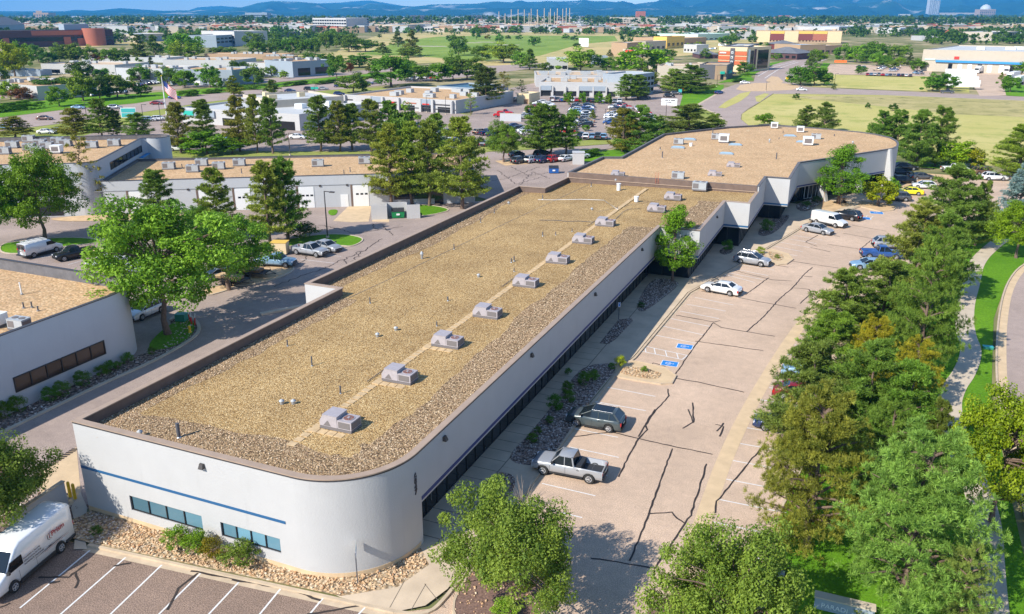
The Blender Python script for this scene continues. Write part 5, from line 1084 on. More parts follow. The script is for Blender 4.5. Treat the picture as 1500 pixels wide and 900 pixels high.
# ------------------------------------------------------------------ vehicles (nose towards +X)
def loft_body(mb, st, mat, W):
    """st: list of (x, z_bottom, z_top, width factor, bed floor or None)"""
    rings = []
    for x, zb, zt, wf, bed in st:
        w = W / 2 * wf; zm = zb + (zt - zb) * .5
        if bed is None: r = [(w * .90, zb), (w, zb + min(.12, (zt - zb) * .3)), (w, max(zm, min(zt - .14, .62))), (w * .975, zt - .09), (w * .90, zt - .01), (w * .8, zt + .01), (w * .45, zt + .03), (0, zt + .035)]
        else: r = [(w * .90, zb), (w, zb + min(.12, (zt - zb) * .3)), (w, max(zm, .62)), (w * .985, zt - .05), (w * .97, zt), (w * .88, zt), (w * .87, bed), (0, bed)]
        rings.append([(x, y, z) for y, z in r] + [(x, -y, z) for y, z in r[-2::-1]])
    n = len(rings[0]); vs = [p for r in rings for p in r]; fs = []
    for i in range(len(rings) - 1):
        for k in range(n - 1): fs.append((i * n + k, i * n + k + 1, (i + 1) * n + k + 1, (i + 1) * n + k))
        fs.append((i * n + n - 1, i * n, (i + 1) * n, (i + 1) * n + n - 1))
    fs += [tuple(range(n)), tuple(range(len(vs) - 1, len(vs) - n - 1, -1))]
    mb.add(vs, fs, mat, True)
def arches(prof, wheels, r, base):
    """insert wheel-arch stations; prof: list of (x, ztop, wf, bed)"""
    xs = sorted({p[0] for p in prof} | {xc + r * k for xc in wheels for k in (-1.001, -1, -.85, -.5, 0, .5, .85, 1, 1.001)})
    out = []
    for x in xs:
        for a, b2 in zip(prof, prof[1:]):
            if a[0] <= x <= b2[0]:
                t = 0 if b2[0] == a[0] else (x - a[0]) / (b2[0] - a[0]); zt = a[1] + (b2[1] - a[1]) * t; wf = a[2] + (b2[2] - a[2]) * t; bed = a[3] if t < 1 else b2[3]; break
        zb = base
        for xc in wheels:
            q = abs(x - xc)
            if q <= r: zb = max(base, .30 + math.sqrt(max(0, r * r - q * q)) * .98 - 0.0)
        out.append((x, min(zb, zt - .12), zt, wf, bed))
    return out
CAR = {
 "sedan": dict(L=4.8, W=1.84, H=1.45, wb=(-1.42, 1.40), wr=.34, base=.22, prof=[(-2.4, .62, .80, None), (-2.36, .88, .88, None), (-2.2, 1.00, .93, None), (-1.6, 1.04, .99, None), (-.2, .99, 1, None), (1.0, .96, 1, None), (1.9, .86, .96, None), (2.25, .74, .88, None), (2.4, .55, .78, None)],
   cab=(-1.75, -1.0, .32, 1.12), belt=1.0, pil=(-.25,)),
 "suv": dict(L=4.75, W=1.9, H=1.64, wb=(-1.38, 1.40), wr=.37, base=.26, prof=[(-2.36, .75, .86, None), (-2.32, 1.02, .92, None), (-2.1, 1.12, .98, None), (-.3, 1.08, 1, None), (1.0, 1.08, 1, None), (1.8, 1.00, .97, None), (2.22, .88, .90, None), (2.37, .62, .80, None)],
   cab=(-2.24, -1.72, .22, 1.28), belt=1.09, pil=(-.45, -1.35)),
 "hatch": dict(L=4.3, W=1.8, H=1.5, wb=(-1.3, 1.28), wr=.33, base=.22, prof=[(-2.14, .7, .84, None), (-2.1, .95, .9, None), (-1.9, 1.04, .96, None), (-.3, 1.0, 1, None), (1.0, .98, 1, None), (1.75, .86, .94, None), (2.05, .72, .86, None), (2.15, .55, .78, None)],
   cab=(-2.0, -1.4, .35, 1.15), belt=1.0, pil=(-.3,)),
 "pickup": dict(L=5.45, W=1.92, H=1.80, wb=(-1.75, 1.75), wr=.40, base=.38, prof=[(-2.72, 1.08, .95, None), (-2.66, 1.10, .97, None), (-2.60, 1.10, .97, .72), (-.62, 1.12, .98, .72), (-.56, 1.12, .98, None), (.4, 1.12, .98, None), (1.15, 1.12, 1, None), (2.2, 1.06, .97, None), (2.55, .98, .92, None), (2.72, .72, .84, None)],
   cab=(-.60, -.42, .62, 1.28), belt=1.12, pil=(.15,)),
 "van": dict(L=5.7, W=2.0, H=2.1, wb=(-1.75, 1.65), wr=.38, base=.36, prof=[(-2.85, 2.02, .88, None), (-2.80, 2.07, .93, None), (-2.5, 2.08, .97, None), (.75, 2.08, .97, None), (1.05, 1.95, .97, None), (1.75, 1.22, .97, None), (2.35, 1.08, .93, None), (2.72, .95, .86, None), (2.84, .66, .8, None)], cab=None, belt=1.25, ws=((1.12, 1.94), (1.72, 1.26)), side=(.35, 1.18, 1.32, 1.82)),
 "high_van": dict(L=6.7, W=2.06, H=2.75, wb=(-1.95, 1.95), wr=.38, base=.34, prof=[(-3.35, 2.62, .86, None), (-3.30, 2.69, .90, None), (-2.9, 2.74, .93, None), (.9, 2.74, .93, None), (1.35, 2.55, .94, None), (2.35, 1.42, .96, None), (2.85, 1.18, .93, None), (3.2, 1.0, .86, None), (3.33, .62, .78, None)], cab=None, belt=1.3, ws=((1.50, 2.40), (2.28, 1.50)), side=(1.05, 1.95, 1.38, 1.98)),
}
def car_parts(kind):
    c = CAR[kind]; L, W, H = c["L"], c["W"], c["H"]; P_ = []; hw = W / 2
    b = MB(); loft_body(b, arches(c["prof"], c["wb"], c["wr"] + .07, c["base"]), "car_paint", W); P_.append(("body", b, None))
    sill = MB(); x0, x1 = c["wb"]; sill.box(x0 + .5, x1 - .5, -hw * .97, hw * .97, c["base"] - .06, c["base"] + .03, "car_trim"); P_.append(("sill", sill, None))
    if c["cab"]:
        xr, xtr, xtf, xf = c["cab"][0], c["cab"][1], c["cab"][2], c["cab"][3]; z0 = c["belt"] - .03; z1 = H - .06; wb_, wt = hw * .90, hw * .72
        g = MB(); g.add([(xr, -wb_, z0), (xf, -wb_, z0), (xf, wb_, z0), (xr, wb_, z0), (xtr, -wt, z1), (xtf, -wt, z1), (xtf, wt, z1), (xtr, wt, z1)], [(4, 5, 6, 7), (0, 1, 5, 4), (1, 2, 6, 5), (2, 3, 7, 6), (3, 0, 4, 7)], "car_glass"); P_.append(("windows", g, None))
        r = MB(); e = .03
        sx = [xtr - e, xtr + .12, (xtr + xtf) / 2, xtf - .12, xtf + e]; zz = [z1 - .005, z1 + .055, z1 + .065, z1 + .05, z1 - .005]
        vs = []
        for x, z in zip(sx, zz): vs += [(x, -wt - e, z1 - .02), (x, -wt * .85, z), (x, 0, z + .015), (x, wt * .85, z), (x, wt + e, z1 - .02)]
        r.add(vs, [(i * 5 + k, (i + 1) * 5 + k, (i + 1) * 5 + k + 1, i * 5 + k + 1) for i in range(4) for k in range(4)], "car_paint", True); P_.append(("roof", r, None))
        def pillar(xa, xb, w=.05):
            for s in (-1, 1): P_.append(("pillar", MB().tube([(xa, s * (wb_ + .01), z0), (xb, s * (wt + .01), z1)], w, "car_paint", 4, False), None))
        pillar(xr + .03, xtr + .02, .07 if kind != "sedan" else .09); pillar(xf - .03, xtf - .02, .045)
        for x in c["pil"]: pillar(x - .02, x + .02, .04)
        if kind in ("suv",):
            rr = MB()
            for s in (-1, 1): rr.tube([(xtr + .1, s * wt * .95, z1 + .10), (xtf - .1, s * wt * .95, z1 + .10)], .02, "chrome", 5)
            P_.append(("roof_rail", rr, None))
        xm = xf - .25; zm = c["belt"] + .05
    else:
        (xa, za), (xb, zb_) = c["ws"]; w = hw * .86; g = MB(); dx, dz = (za - zb_), (xb - xa); l = math.hypot(dx, dz); ox, oz = dx / l * .05, dz / l * .05
        g.add([(xa + ox, -w * .88, za + oz), (xa + ox, w * .88, za + oz), (xb + ox, w, zb_ + oz), (xb + ox, -w, zb_ + oz), (xa - ox, -w * .88, za - oz), (xa - ox, w * .88, za - oz), (xb - ox, w, zb_ - oz), (xb - ox, -w, zb_ - oz)], [(0, 3, 2, 1), (0, 4, 7, 3), (1, 2, 6, 5), (0, 1, 5, 4), (3, 7, 6, 2)], "car_glass"); P_.append(("windshield", g, None))
        for s in (-1, 1):
            q = MB(); u0, u1, v0, v1 = c["side"]; y0 = hw * 1.004; y1 = hw * .985
            pts = [(u0, s * y0, v0), (u1 + .38, s * y0, v0), (u1, s * y1, v1), (u0, s * y1, v1)]; q.add(pts + [(x, y - s * .06, z) for x, y, z in pts], [(0, 1, 2, 3), (3, 2, 1, 0), (0, 1, 5, 4), (1, 2, 6, 5), (2, 3, 7, 6), (3, 0, 4, 7)], "car_glass"); P_.append(("side_window", q, None))
        q = MB()
        for s in (-1, 1): q.box(-L / 2 - .015, -L / 2 + .06, s * .42 - .25, s * .42 + .25, 1.35, 1.75, "car_glass")
        P_.append(("rear_window", q, None)); xm = c["side"][1] + .35; zm = c["side"][2] + .08
    for s in (-1, 1):
        d_ = MB(); ra, rb = c["wb"][0] + .52, c["wb"][1] - .5
        d_.box(ra + (rb - ra) * .52, ra + (rb - ra) * .52 + .012, s * hw * 1.002 - .004, s * hw * 1.002 + .004, c["base"] + .12, c["belt"] - .14, "car_trim"); d_.box(rb - .02, rb - .008, s * hw * 1.002 - .004, s * hw * 1.002 + .004, c["base"] + .12, c["belt"] - .14, "car_trim")
        d_.box(ra + .25, ra + .43, s * (hw + .006) - .012, s * (hw + .006) + .012, c["belt"] - .2, c["belt"] - .17, "car_trim"); P_.append(("door_trim", d_, None))
        m = MB(); m.box(xm - .08, xm + .06, s * (hw + .02) - .01 if s > 0 else -hw - .2, s * (hw + .02) + .17 if s > 0 else -hw - .02, zm, zm + .17, "car_trim"); P_.append(("mirror", m, None))
    nose, tail = L / 2, -L / 2; zh = [p[1] for p in c["prof"]][-2] - .10; zt = min(c["prof"][1][1], 1.5) - .18
    for s in (-1, 1):
        h = MB(); h.box(nose - .28, nose - .045, s * hw * .66 - .15, s * hw * .66 + .15, zh - .12, zh + .04, "headlight"); P_.append(("headlight", h, None))
        h = MB(); yy = hw * .80; h.box(tail - .012, tail + .16, s * yy - .10, s * yy + .10, zt - .16, zt + .10, "taillight"); P_.append(("taillight", h, None))
    f = MB(); f.box(nose - .12, nose + .012, -hw * .45, hw * .45, zh - .22, zh - .03, "car_trim"); P_.append(("grille", f, None))
    f = MB(); f.box(nose - .2, nose + .03, -hw * .72, hw * .72, c["base"] + .02, c["base"] + .18, "car_trim"); f.box(tail - .05, tail + .2, -hw * .76, hw * .76, c["base"] + .02, c["base"] + .2, "car_trim"); P_.append(("bumper", f, None))
    f = MB(); f.box(tail - .06, tail - .02, -.2, .2, zt - .16, zt - .03, "plate"); P_.append(("number_plate", f, None))
    r = c["wr"]
    for xc in c["wb"]:
        for s in (-1, 1):
            w = MB(); y0 = s * (hw - .22); y1 = s * (hw + .005)
            w.tube([(xc, y0, r), (xc, y0 + s * .03, r), (xc, y1 - s * .03, r), (xc, y1, r)], [r * .93, r, r, r * .93], "rubber", 20); P_.append(("wheel", w, None))
            q = MB(); q.tube([(xc, y1 - s * .01, r), (xc, y1 + s * .008, r)], [r * .62, r * .60], "rim_metal", 18); q.tube([(xc, y1 + s * .008, r), (xc, y1 + s * .012, r)], [r * .47, r * .47], "car_trim", 16)
            for k in range(5):
                a = k * 2 * math.pi / 5; q.tube([(xc, y1 + s * .015, r), (xc + math.cos(a) * r * .56, y1 + s * .015, r + math.sin(a) * r * .56)], .035, "rim_metal", 4)
            P_.append(("rim", q, "wheel"))
    if kind in ("van", "high_van"):
        tr = MB()
        for s in (-1, 1): tr.box(c["wb"][0] + .5, c["wb"][1] - .5, s * (hw + .008) - .02, s * (hw + .008) + .02, c["base"] + .04, c["base"] + .2, "car_trim")
        tr.box(c["wb"][0] - 1.3, c["wb"][0] - .5, -hw - .02, hw + .02, c["base"] + .04, c["base"] + .2, "car_trim"); P_.append(("side_trim", tr, None))
    return P_
_cars = {}; _far_mesh = {}
PAINT = {"white": (.80, .80, .79), "silver": (.34, .35, .37), "grey": (.20, .21, .22), "dark grey": (.075, .08, .085), "black": (.018, .018, .02), "blue": (.03, .09, .28), "dark blue": (.02, .04, .12), "red": (.50, .015, .02), "dark red": (.22, .015, .02),
         "tan": (.42, .33, .22), "beige": (.55, .48, .38), "yellow": (.85, .78, .02), "pale blue": (.22, .36, .50), "green grey": (.07, .09, .095), "brown": (.16, .09, .06), "green": (.04, .16, .08)}
def car(kind, col, x, y, rz, label, group=None, near=True, z=0.0):
    """rz: direction of the nose in radians; near cars carry their parts"""
    if near:
        if kind not in _cars:
            root = empty(kind + "_car" if kind not in ("pickup", "van", "high_van", "suv") else {"pickup": "pickup_truck", "van": "cargo_van", "high_van": "high_roof_van", "suv": "sport_utility_car"}[kind], (0, 0, 0)); last = {}
            for nm, mb, par in car_parts(kind): o = mb.build(nm, last[par] if par else root); last[nm] = o
            kids_of(root); _cars[kind] = root; o = root
        else: o = copy_tree(_cars[kind])
        def paint(q):
            q.color = (*PAINT[col], 1)
            for ch in q.children: paint(ch)
        o.location = (x, y, z + .012); o.rotation_euler.z = rz; tag(o, label, {"pickup": "pickup truck", "van": "van", "high_van": "van"}.get(kind, "car"), group)
        bpy.context.view_layer  # children are painted below
        for q in o.children: paint(q)
        return o
    if kind not in _far_mesh:
        mb = MB()
        for nm, b, par in car_parts(kind):
            if nm in ("door_trim", "number_plate", "sill", "roof_rail", "mirror"): continue
            off = len(mb.v); mb.v += b.v; mb.f += [tuple(i + off for i in f) for f in b.f]; mb.m += [mb.mi(b.mats[k]) for k in b.m]; mb.sm += b.sm
        _far_mesh[kind] = mb.mesh(kind + "_far")
    o = share("parked_" + {"pickup": "pickup", "van": "van", "high_van": "van", "suv": "car"}.get(kind, "car"), _far_mesh[kind], None, (x, y, z + .02), rz)
    o.color = (*PAINT[col], 1); return tag(o, label, {"pickup": "pickup truck", "van": "van", "high_van": "van"}.get(kind, "car"), group)
R_ = math.radians
stall = math.atan2(-0.1, 1)
# the van with lettering, front left
dv = (Vector(G(22, 868)) - Vector(G(92, 810))).normalized(); rzv = math.atan2(dv.y, dv.x)
wr_, wf_ = Vector((-43.55, 29.75)), Vector((-42.75, 25.9))
axis = (wf_ - wr_).normalized(); side_n = Vector((-axis.y, axis.x)); mid = (wr_ + wf_) / 2
cx_ = mid - Vector((abs(side_n.x), side_n.y if side_n.x > 0 else -side_n.y)) * 1.0
VAN = car("high_van", "white", cx_.x, cx_.y, math.atan2(axis.y, axis.x), "white high-roof delivery van with red Prism lettering at the bottom left", near=True)
hv = 1.03
def van_text(body, size, x, z, mat, off=0.0, nm="lettering"):
    # the van's left side (+Y) carries the lettering, read from the tail towards the nose side
    tilt = math.atan2(.06 * hv, 1.5); y = hv * 1.0 + .012 - max(0, z - 1.6) * .055
    return words(nm, body, size, mat, VAN, (x, y, z), (math.pi / 2 + tilt, 0, math.pi), .006, off)
van_text("Prism", .50, -1.35, 1.62, "lettering_red", .006)
for k in range(2):
    g = MB(); s_ = .30 - k * .02; x0 = -1.02 - k * .16
    pts = [(x0 - .16, hv + .013 - .008, 1.95), (x0, hv + .013, 1.84), (x0, hv + .016, 1.62), (x0 - .16, hv + .018, 1.50)]
    g.tube(pts, .022, "lettering_red" if k else "lettering_dark", 4); g.build("logo_bracket", VAN)
van_text("Innovation in Security", .155, 1.0, 1.60, "lettering_dark"); van_text("Infrastructure Services", .155, 1.0, 1.40, "lettering_dark"); van_text("Residential & Commercial", .15, 1.0, 1.20, "lettering_dark")
g = MB(); g.add([(.5, hv * .999 + .013, 1.05), (-1.2, hv + .013, 1.11), (-2.9, hv + .013, 1.07), (-1.2, hv + .013, 1.05)], [(3, 2, 1, 0)], "lettering_dark"); g.build("swoosh_stripe", VAN)
g = MB(); g.box(-2.7, -.6, hv + .008, hv + .013, .97, .985, "lettering_red"); g.build("thin_stripe", VAN)
def from_wheels(kind, col, wa_, wb2, side, nose, label, group="cars parked along the building"):
    """wa_, wb2: photo points where the two near-side tyres meet the asphalt (left, right)"""
    a, b2 = Vector(G(*wa_)), Vector(G(*wb2)); d = (b2 - a).normalized(); up_ = Vector((-d.y, d.x)); c = (a + b2) / 2 + up_ * (CAR[kind]["W"] / 2 - .1)
    rz = math.atan2(d.y, d.x) + (0 if nose == "right" else math.pi); return car(kind, col, c.x, c.y, rz, label, group)
PK = from_wheels("pickup", "silver", (797, 696), (861, 708.5), 1, "left", "silver pickup truck with an open bed, parked nearest the camera")
MB().box(-2.45, -.75, -.66, .66, .725, .76, "car_trim").build("bed_liner", PK); MB().box(-1.1, -.72, -.72, .72, .8, 1.2, "car_trim").build("tool_box", PK)
GS = from_wheels("suv", "green grey", (843.5, 625), (892, 634), 1, "left", "grey-green sport utility car with a tinted roof, beside the long stone bed")
MB().box(-1.5, .12, -.55, .55, 1.645, 1.67, "car_glass").build("roof_glass", GS)
from_wheels("sedan", "white", (1035.5, 428), (1069.5, 434.5), 1, "left", "white sedan parked below the leafy tree by the wall")
from_wheels("suv", "silver", (1084.5, 387), (1113.5, 391.5), 1, "right", "silver wagon with its nose to the farther kerbed island")
from_wheels("sedan", "silver", (1180.5, 340), (1206, 345), 1, "right", "silver sedan parked just in front of the white cargo van")
from_wheels("van", "white", (1193.5, 328), (1226, 335), 1, "right", "white cargo van with no side windows, near the building entrance")
from_wheels("suv", "black", (1229, 321), (1243, 323.5), 1, "left", "black hatchback parked behind the white cargo van")
from_wheels("sedan", "pale blue", (1267, 396), (1283, 396.5), 1, "left", "pale blue sedan half hidden by the pines across the drain strip")
x, y = G(1290, 378); car("pickup", "blue", x, y, R_(15), "bright blue pickup with its tail out from under the pines", "cars under the pines")
x, y = G(1297, 365); car("suv", "silver", x + .5, y + 1, R_(15), "silver off-road car behind the bright blue pickup", "cars under the pines")
x, y = G(1131, 545); car("suv", "pale blue", x + 3.2, y, math.pi, "blue-grey car peeking out of the pines, level with the kerbed island", "cars under the pines")
x, y = G(1113, 574); car("sedan", "dark red", x + 3.5, y, 0.05, "dark red car with only its tail showing from the pines", "cars under the pines")
x, y = G(1091, 620); car("sedan", "dark blue", x + 3.1, y, math.pi, "dark blue car with one headlight showing from the lowest pine", "cars under the pines")
for px, py, k, c, rz, lab in ((1326, 249, "suv", "black", 20, "black car under the tree beyond the round end"), (1350, 263, "sedan", "dark grey", 25, "dark grey sports car beyond the round end"), (1316, 257, "suv", "black", 30, "black car tight against the round end of the building"), (1323, 269, "suv", "black", 30, "second black car tight against the round end, nearer"), (1398, 252, "pickup", "white", 20, "white pickup at the far right end of the lot"), (1441, 256, "suv", "brown", 20, "brown car right of the white pickup at far right"), (1456, 264, "suv", "white", 15, "white sport utility car beside the blue spruce"),
                                (1332, 285, "sedan", "yellow", 185, "bright yellow sports car near the building's round end"), (1313, 294, "suv", "dark grey", 190, "dark grey sport utility car in front of the yellow one"), (1353, 276, "hatch", "white", 190, "white small car with a blue roof glint behind the yellow one")):
    x, y = G(px, py); car(k, c, x, y, R_(rz), lab, "cars round the building's far end")
# service yard
def px_car(px0, px1, kind, col, label, group="vehicles in the service yard"):
    """tail and nose points on the ground"""
    a, b2 = Vector(G(*px0)), Vector(G(*px1)); c = (a + b2) / 2; car(kind, col, c.x, c.y, math.atan2((b2 - a).y, (b2 - a).x), label, group)
    return c, math.atan2((b2 - a).y, (b2 - a).x)
c, r_ = px_car((40, 378), (82, 367), "van", "white", "white work van with a roof rack in the left yard")
rk = empty("roof_rack", (c.x, c.y, 2.09), r_, "white ladder rack on the roof of the left work van", "roof rack"); q = MB()
for s in (-.8, .8): q.tube([(-2.3, s, .12), (.6, s, .12)], .03, "white_metal", 5)
for k in range(5): q.tube([(-2.2 + k * .7, -.8, .0), (-2.2 + k * .7, -.8, .14), (-2.2 + k * .7, .8, .14), (-2.2 + k * .7, .8, 0)], .025, "white_metal", 5)
q.build("bars", rk)
px_car((135, 373), (85, 383), "pickup", "black", "black pickup beside the white work van, nose to the camera")
px_car((182, 385), (136, 395), "pickup", "white", "white truck half hidden by the big leafy tree")
px_car((232, 455), (196, 470), "suv", "white", "white car showing between the curved wall and the big tree")
px_car((378, 388), (432, 391), "pickup", "pale blue", "blue-grey work truck with a black hood under the trees")
px_car((432, 370), (478, 377), "pickup", "silver", "silver double-cab pickup by the grass island")
px_car((462, 363), (496, 370), "sedan", "silver", "silver car behind the double-cab pickup by the grass island")
px_car((340, 405), (300, 412), "sedan", "grey", "grey car in the shade under the big leafy tree")
px_car((362, 402), (322, 409), "suv", "black", "black car in the tree shade just left of the flat trailers")
px_car((352, 392), (312, 397), "sedan", "dark grey", "dark grey sedan behind the black one under the leafy trees")
px_car((214, 398), (180, 405), "hatch", "white", "small white car mostly behind the big leafy tree")
def trailer(px0, px1, load, lab):
    a, b2 = Vector(G(*px0)), Vector(G(*px1)); c = (a + b2) / 2; L = (b2 - a).length; t = empty("flat_trailer", (c.x, c.y, .01), math.atan2((b2 - a).y, (b2 - a).x), lab, "trailer", "flat trailers in the yard")
    MB().box(-L / 2, L / 2 - 1.2, -1, 1, .62, .72, "car_trim").build("deck", t)
    q = MB(); q.tube([(L / 2 - 1.2, -.7, .6), (L / 2, 0, .55)], .05, "car_trim", 5); q.tube([(L / 2 - 1.2, .7, .6), (L / 2, 0, .55)], .05, "car_trim", 5); q.build("drawbar", t)
    q = MB()
    for s in (-.98, .98):
        q.tube([(-L / 2, s, 1.05), (L / 2 - 1.3, s, 1.05)], .03, "car_trim", 5)
        for k in range(5): x = -L / 2 + (L - 1.3) * k / 4; q.tube([(x, s, .7), (x, s, 1.05)], .025, "car_trim", 5)
    q.build("rail", t)
    for xw in (-.75, .1):
        for s in (-1.12, 1.12): MB().tube([(xw, s - .1, .36), (xw, s + .1, .36)], .35, "rubber", 14).build("wheel", t)
    if load: MB().box(-L / 2 + .4, L / 2 - 2, -.7, .7, .73, 1.05, load).build("load", t)
trailer((330, 402), (405, 407), "wood", "black flat trailer with brown boards beside the blue-grey truck"); trailer((318, 412), (372, 420), "dirt", "empty looking black flat trailer nearest the alley"); trailer((168, 372), (118, 382), "sand_panel", "low trailer with tan boards behind the black pickup")
yb = empty("yellow_container", (*G(411, 372), 0), .35, "yellow box on the yard beside the silver pickup", "container"); MB().box(-1.1, 1.1, -.8, .8, .12, 1.75, "sand_panel").build("box", yb); MB().box(-1.16, 1.16, -.86, .86, 1.75, 1.82, "yellow_panel").build("lid", yb); MB().box(-1.0, 1.0, -.7, .7, 0, .118, "car_trim").build("skid", yb)
def dumpster(x, y, rz, m_, lab):
    t = empty("dumpster", (x, y, .01), rz, lab, "dumpster", "dumpsters"); q = MB(); q.add([(-1, -.55, .1), (1, -.55, .1), (1, .7, .1), (-1, .7, .1), (-1.05, -.8, 1.15), (1.05, -.8, 1.15), (1.05, .75, 1.45), (-1.05, .75, 1.45)], [(3, 2, 1, 0), (0, 1, 5, 4), (1, 2, 6, 5), (2, 3, 7, 6), (3, 0, 4, 7), (4, 5, 6, 7)], m_); q.build("bin", t)
    for s in (-1, 1): MB().add([(s * .53 - .5, -.85, 1.17), (s * .53 + .5, -.85, 1.17), (s * .53 + .5, .78, 1.48), (s * .53 - .5, .78, 1.48), (s * .53 - .5, -.85, 1.21), (s * .53 + .5, -.85, 1.21), (s * .53 + .5, .78, 1.52), (s * .53 - .5, .78, 1.52)], [(4, 5, 6, 7), (0, 1, 5, 4), (1, 2, 6, 5), (3, 0, 4, 7)], "car_trim").build("lid", t)
    MB().box(-.28, .28, -.76, -.70, .55, .85, "white_metal").build("placard", t)
ua = math.atan2(u.y, u.x); gx, gy = G(581, 320); dumpster(gx, gy + .5, ua, "green_dumpster", "bright green dumpster in its white walled enclosure")
enc = empty("enclosure", (*G(581, 321), 0), ua, "white walled dumpster enclosure by the loading doors", "enclosure")
MB().box(-4.1, -1.5, -.12, .12, 0, 2.3, "white_stucco").build("wall", enc); MB().box(1.7, 3.9, -.12, .12, 0, 2.3, "white_stucco").build("wall", enc); MB().box(-1.5, 1.7, 2.2, 2.44, 0, 2.3, "white_stucco").build("wall", enc); MB().box(-1.62, -1.5, .13, 2.19, 0, 2.3, "white_stucco").build("wall", enc); MB().box(1.7, 1.82, .13, 2.19, 0, 2.3, "white_stucco").build("wall", enc)
gx, gy = G(816, 257); dumpster(gx - 1.5, gy + 2, .4, "blue_dumpster", "blue dumpster behind the building by the white shed"); gx, gy = G(641, 293); dumpster(gx, gy, ua, "blue_dumpster", "blue dumpster half hidden behind the roof parapet")
sh = empty("white_shed", (*G(847, 240), 0), .35, "small white block beside the back parapet", "shed"); MB().box(-1.3, 1.3, -1.2, 1.2, 0, 2.6, "white_stucco").build("wall", sh); MB().box(-1.4, 1.4, -1.3, 1.3, 2.6, 2.7, "grey_stucco").build("roof", sh)
for px, py, k, c, rz, lab in ((762, 239, "suv", "dark grey", 70, "dark grey car, leftmost of the row behind the building"), (780, 238, "suv", "white", 70, "white car, second from left in the row behind the building"), (797, 238, "suv", "dark blue", 70, "dark blue car between the white and red ones behind the building"), (812, 237, "suv", "red", 70, "bright red car in the row behind the building"), (829, 236, "sedan", "white", 70, "white sedan right of the red car behind the building"), (848, 233, "pickup", "white", 55, "white pickup at the right end of the row behind the building"), (757, 230, "hatch", "dark grey", 70, "dark car in the shade at the back of that row"), (794, 229, "suv", "black", 70, "black car under the pine at the back of that row")):
    x, y = G(px, py); car(k, c, x, y, R_(rz), lab, "row of cars behind the building")
# far vehicles
fr_ = random.Random(11); KC = ["sedan", "suv", "suv", "hatch", "pickup", "sedan"]; CC = ["white", "white", "silver", "silver", "grey", "dark grey", "black", "blue", "dark blue", "red", "tan", "white", "dark grey", "pale blue"]
def car_row(p0, p1, n, face, desc, skip=(), fixed=None, group="cars in the crowded lot"):
    a, b2 = Vector(G(*p0)), Vector(G(*p1)); d = (b2 - a).normalized()
    for i in range(n):
        if i in skip: continue
        k = fr_.choice(KC); c = fr_.choice(CC)
        if fixed and i in fixed: k, c = fixed[i]
        p = a + (b2 - a) * ((i + .5) / n) + Vector((fr_.uniform(-.15, .15), fr_.uniform(-.15, .15)))
        rz = math.atan2(d.y, d.x) + math.pi / 2 * face + fr_.uniform(-.04, .04) + (math.pi if fr_.random() < .25 else 0)
        nm = {"suv": "utility car", "hatch": "small car", "pickup": "pickup", "van": "van"}.get(k, k)
        car(k, c, p.x, p.y, rz, f"{c} {nm}, {ordinal(i)} {desc}", group, near=False)
car_row((806, 149), (912, 151), 14, 1, "from the left in the row before the shops", fixed={9: ("pickup", "blue"), 0: ("van", "white"), 4: ("suv", "white")})
car_row((770, 176), (793, 152), 11, 1, "from the near end of the left column"); car_row((782, 176), (805, 154), 10, -1, "from the near end, left column, right side")
car_row((830, 197), (846, 155), 14, 1, "from the near end of the middle column, left side", fixed={0: ("sedan", "red"), 1: ("suv", "white")}); car_row((858, 188), (862, 155), 12, -1, "from the near end, middle column, right side")
car_row((893, 184), (903, 156), 9, 1, "from the near end of the right column, left side"); car_row((908, 182), (915, 158), 9, -1, "from the near end of the right column, right side")
car_row((962, 186), (936, 160), 10, -1, "from the near end of the column by the yellow lawn", fixed={6: ("sedan", "red")}); car_row((846, 203), (888, 204), 5, 1, "from the left in the nearest row, facing the lawn", fixed={1: ("suv", "white")})
car_row((742, 150), (758, 148), 2, 1, "from the left by the cream block"); car_row((752, 186), (778, 200), 4, 1, "from the back in the short row beside the low wall", fixed={0: ("sedan", "dark blue"), 2: ("suv", "white")})
car_row((700, 196), (745, 203), 5, 1, "from the left near the leafy tree"); car_row((600, 192), (668, 200), 6, 1, "from the left in front of the shop strip"); car_row((560, 186), (640, 187), 7, 1, "from the left in the first row before the shop strip")
car_row((640, 208), (720, 214), 6, 1, "from the left behind the tall pines"); car_row((945, 148), (938, 138), 2, 1, "beside the round glass-fronted building"); car_row((512, 172), (562, 172), 5, 1, "from the left at the shop strip's near end", group="cars by the shops")
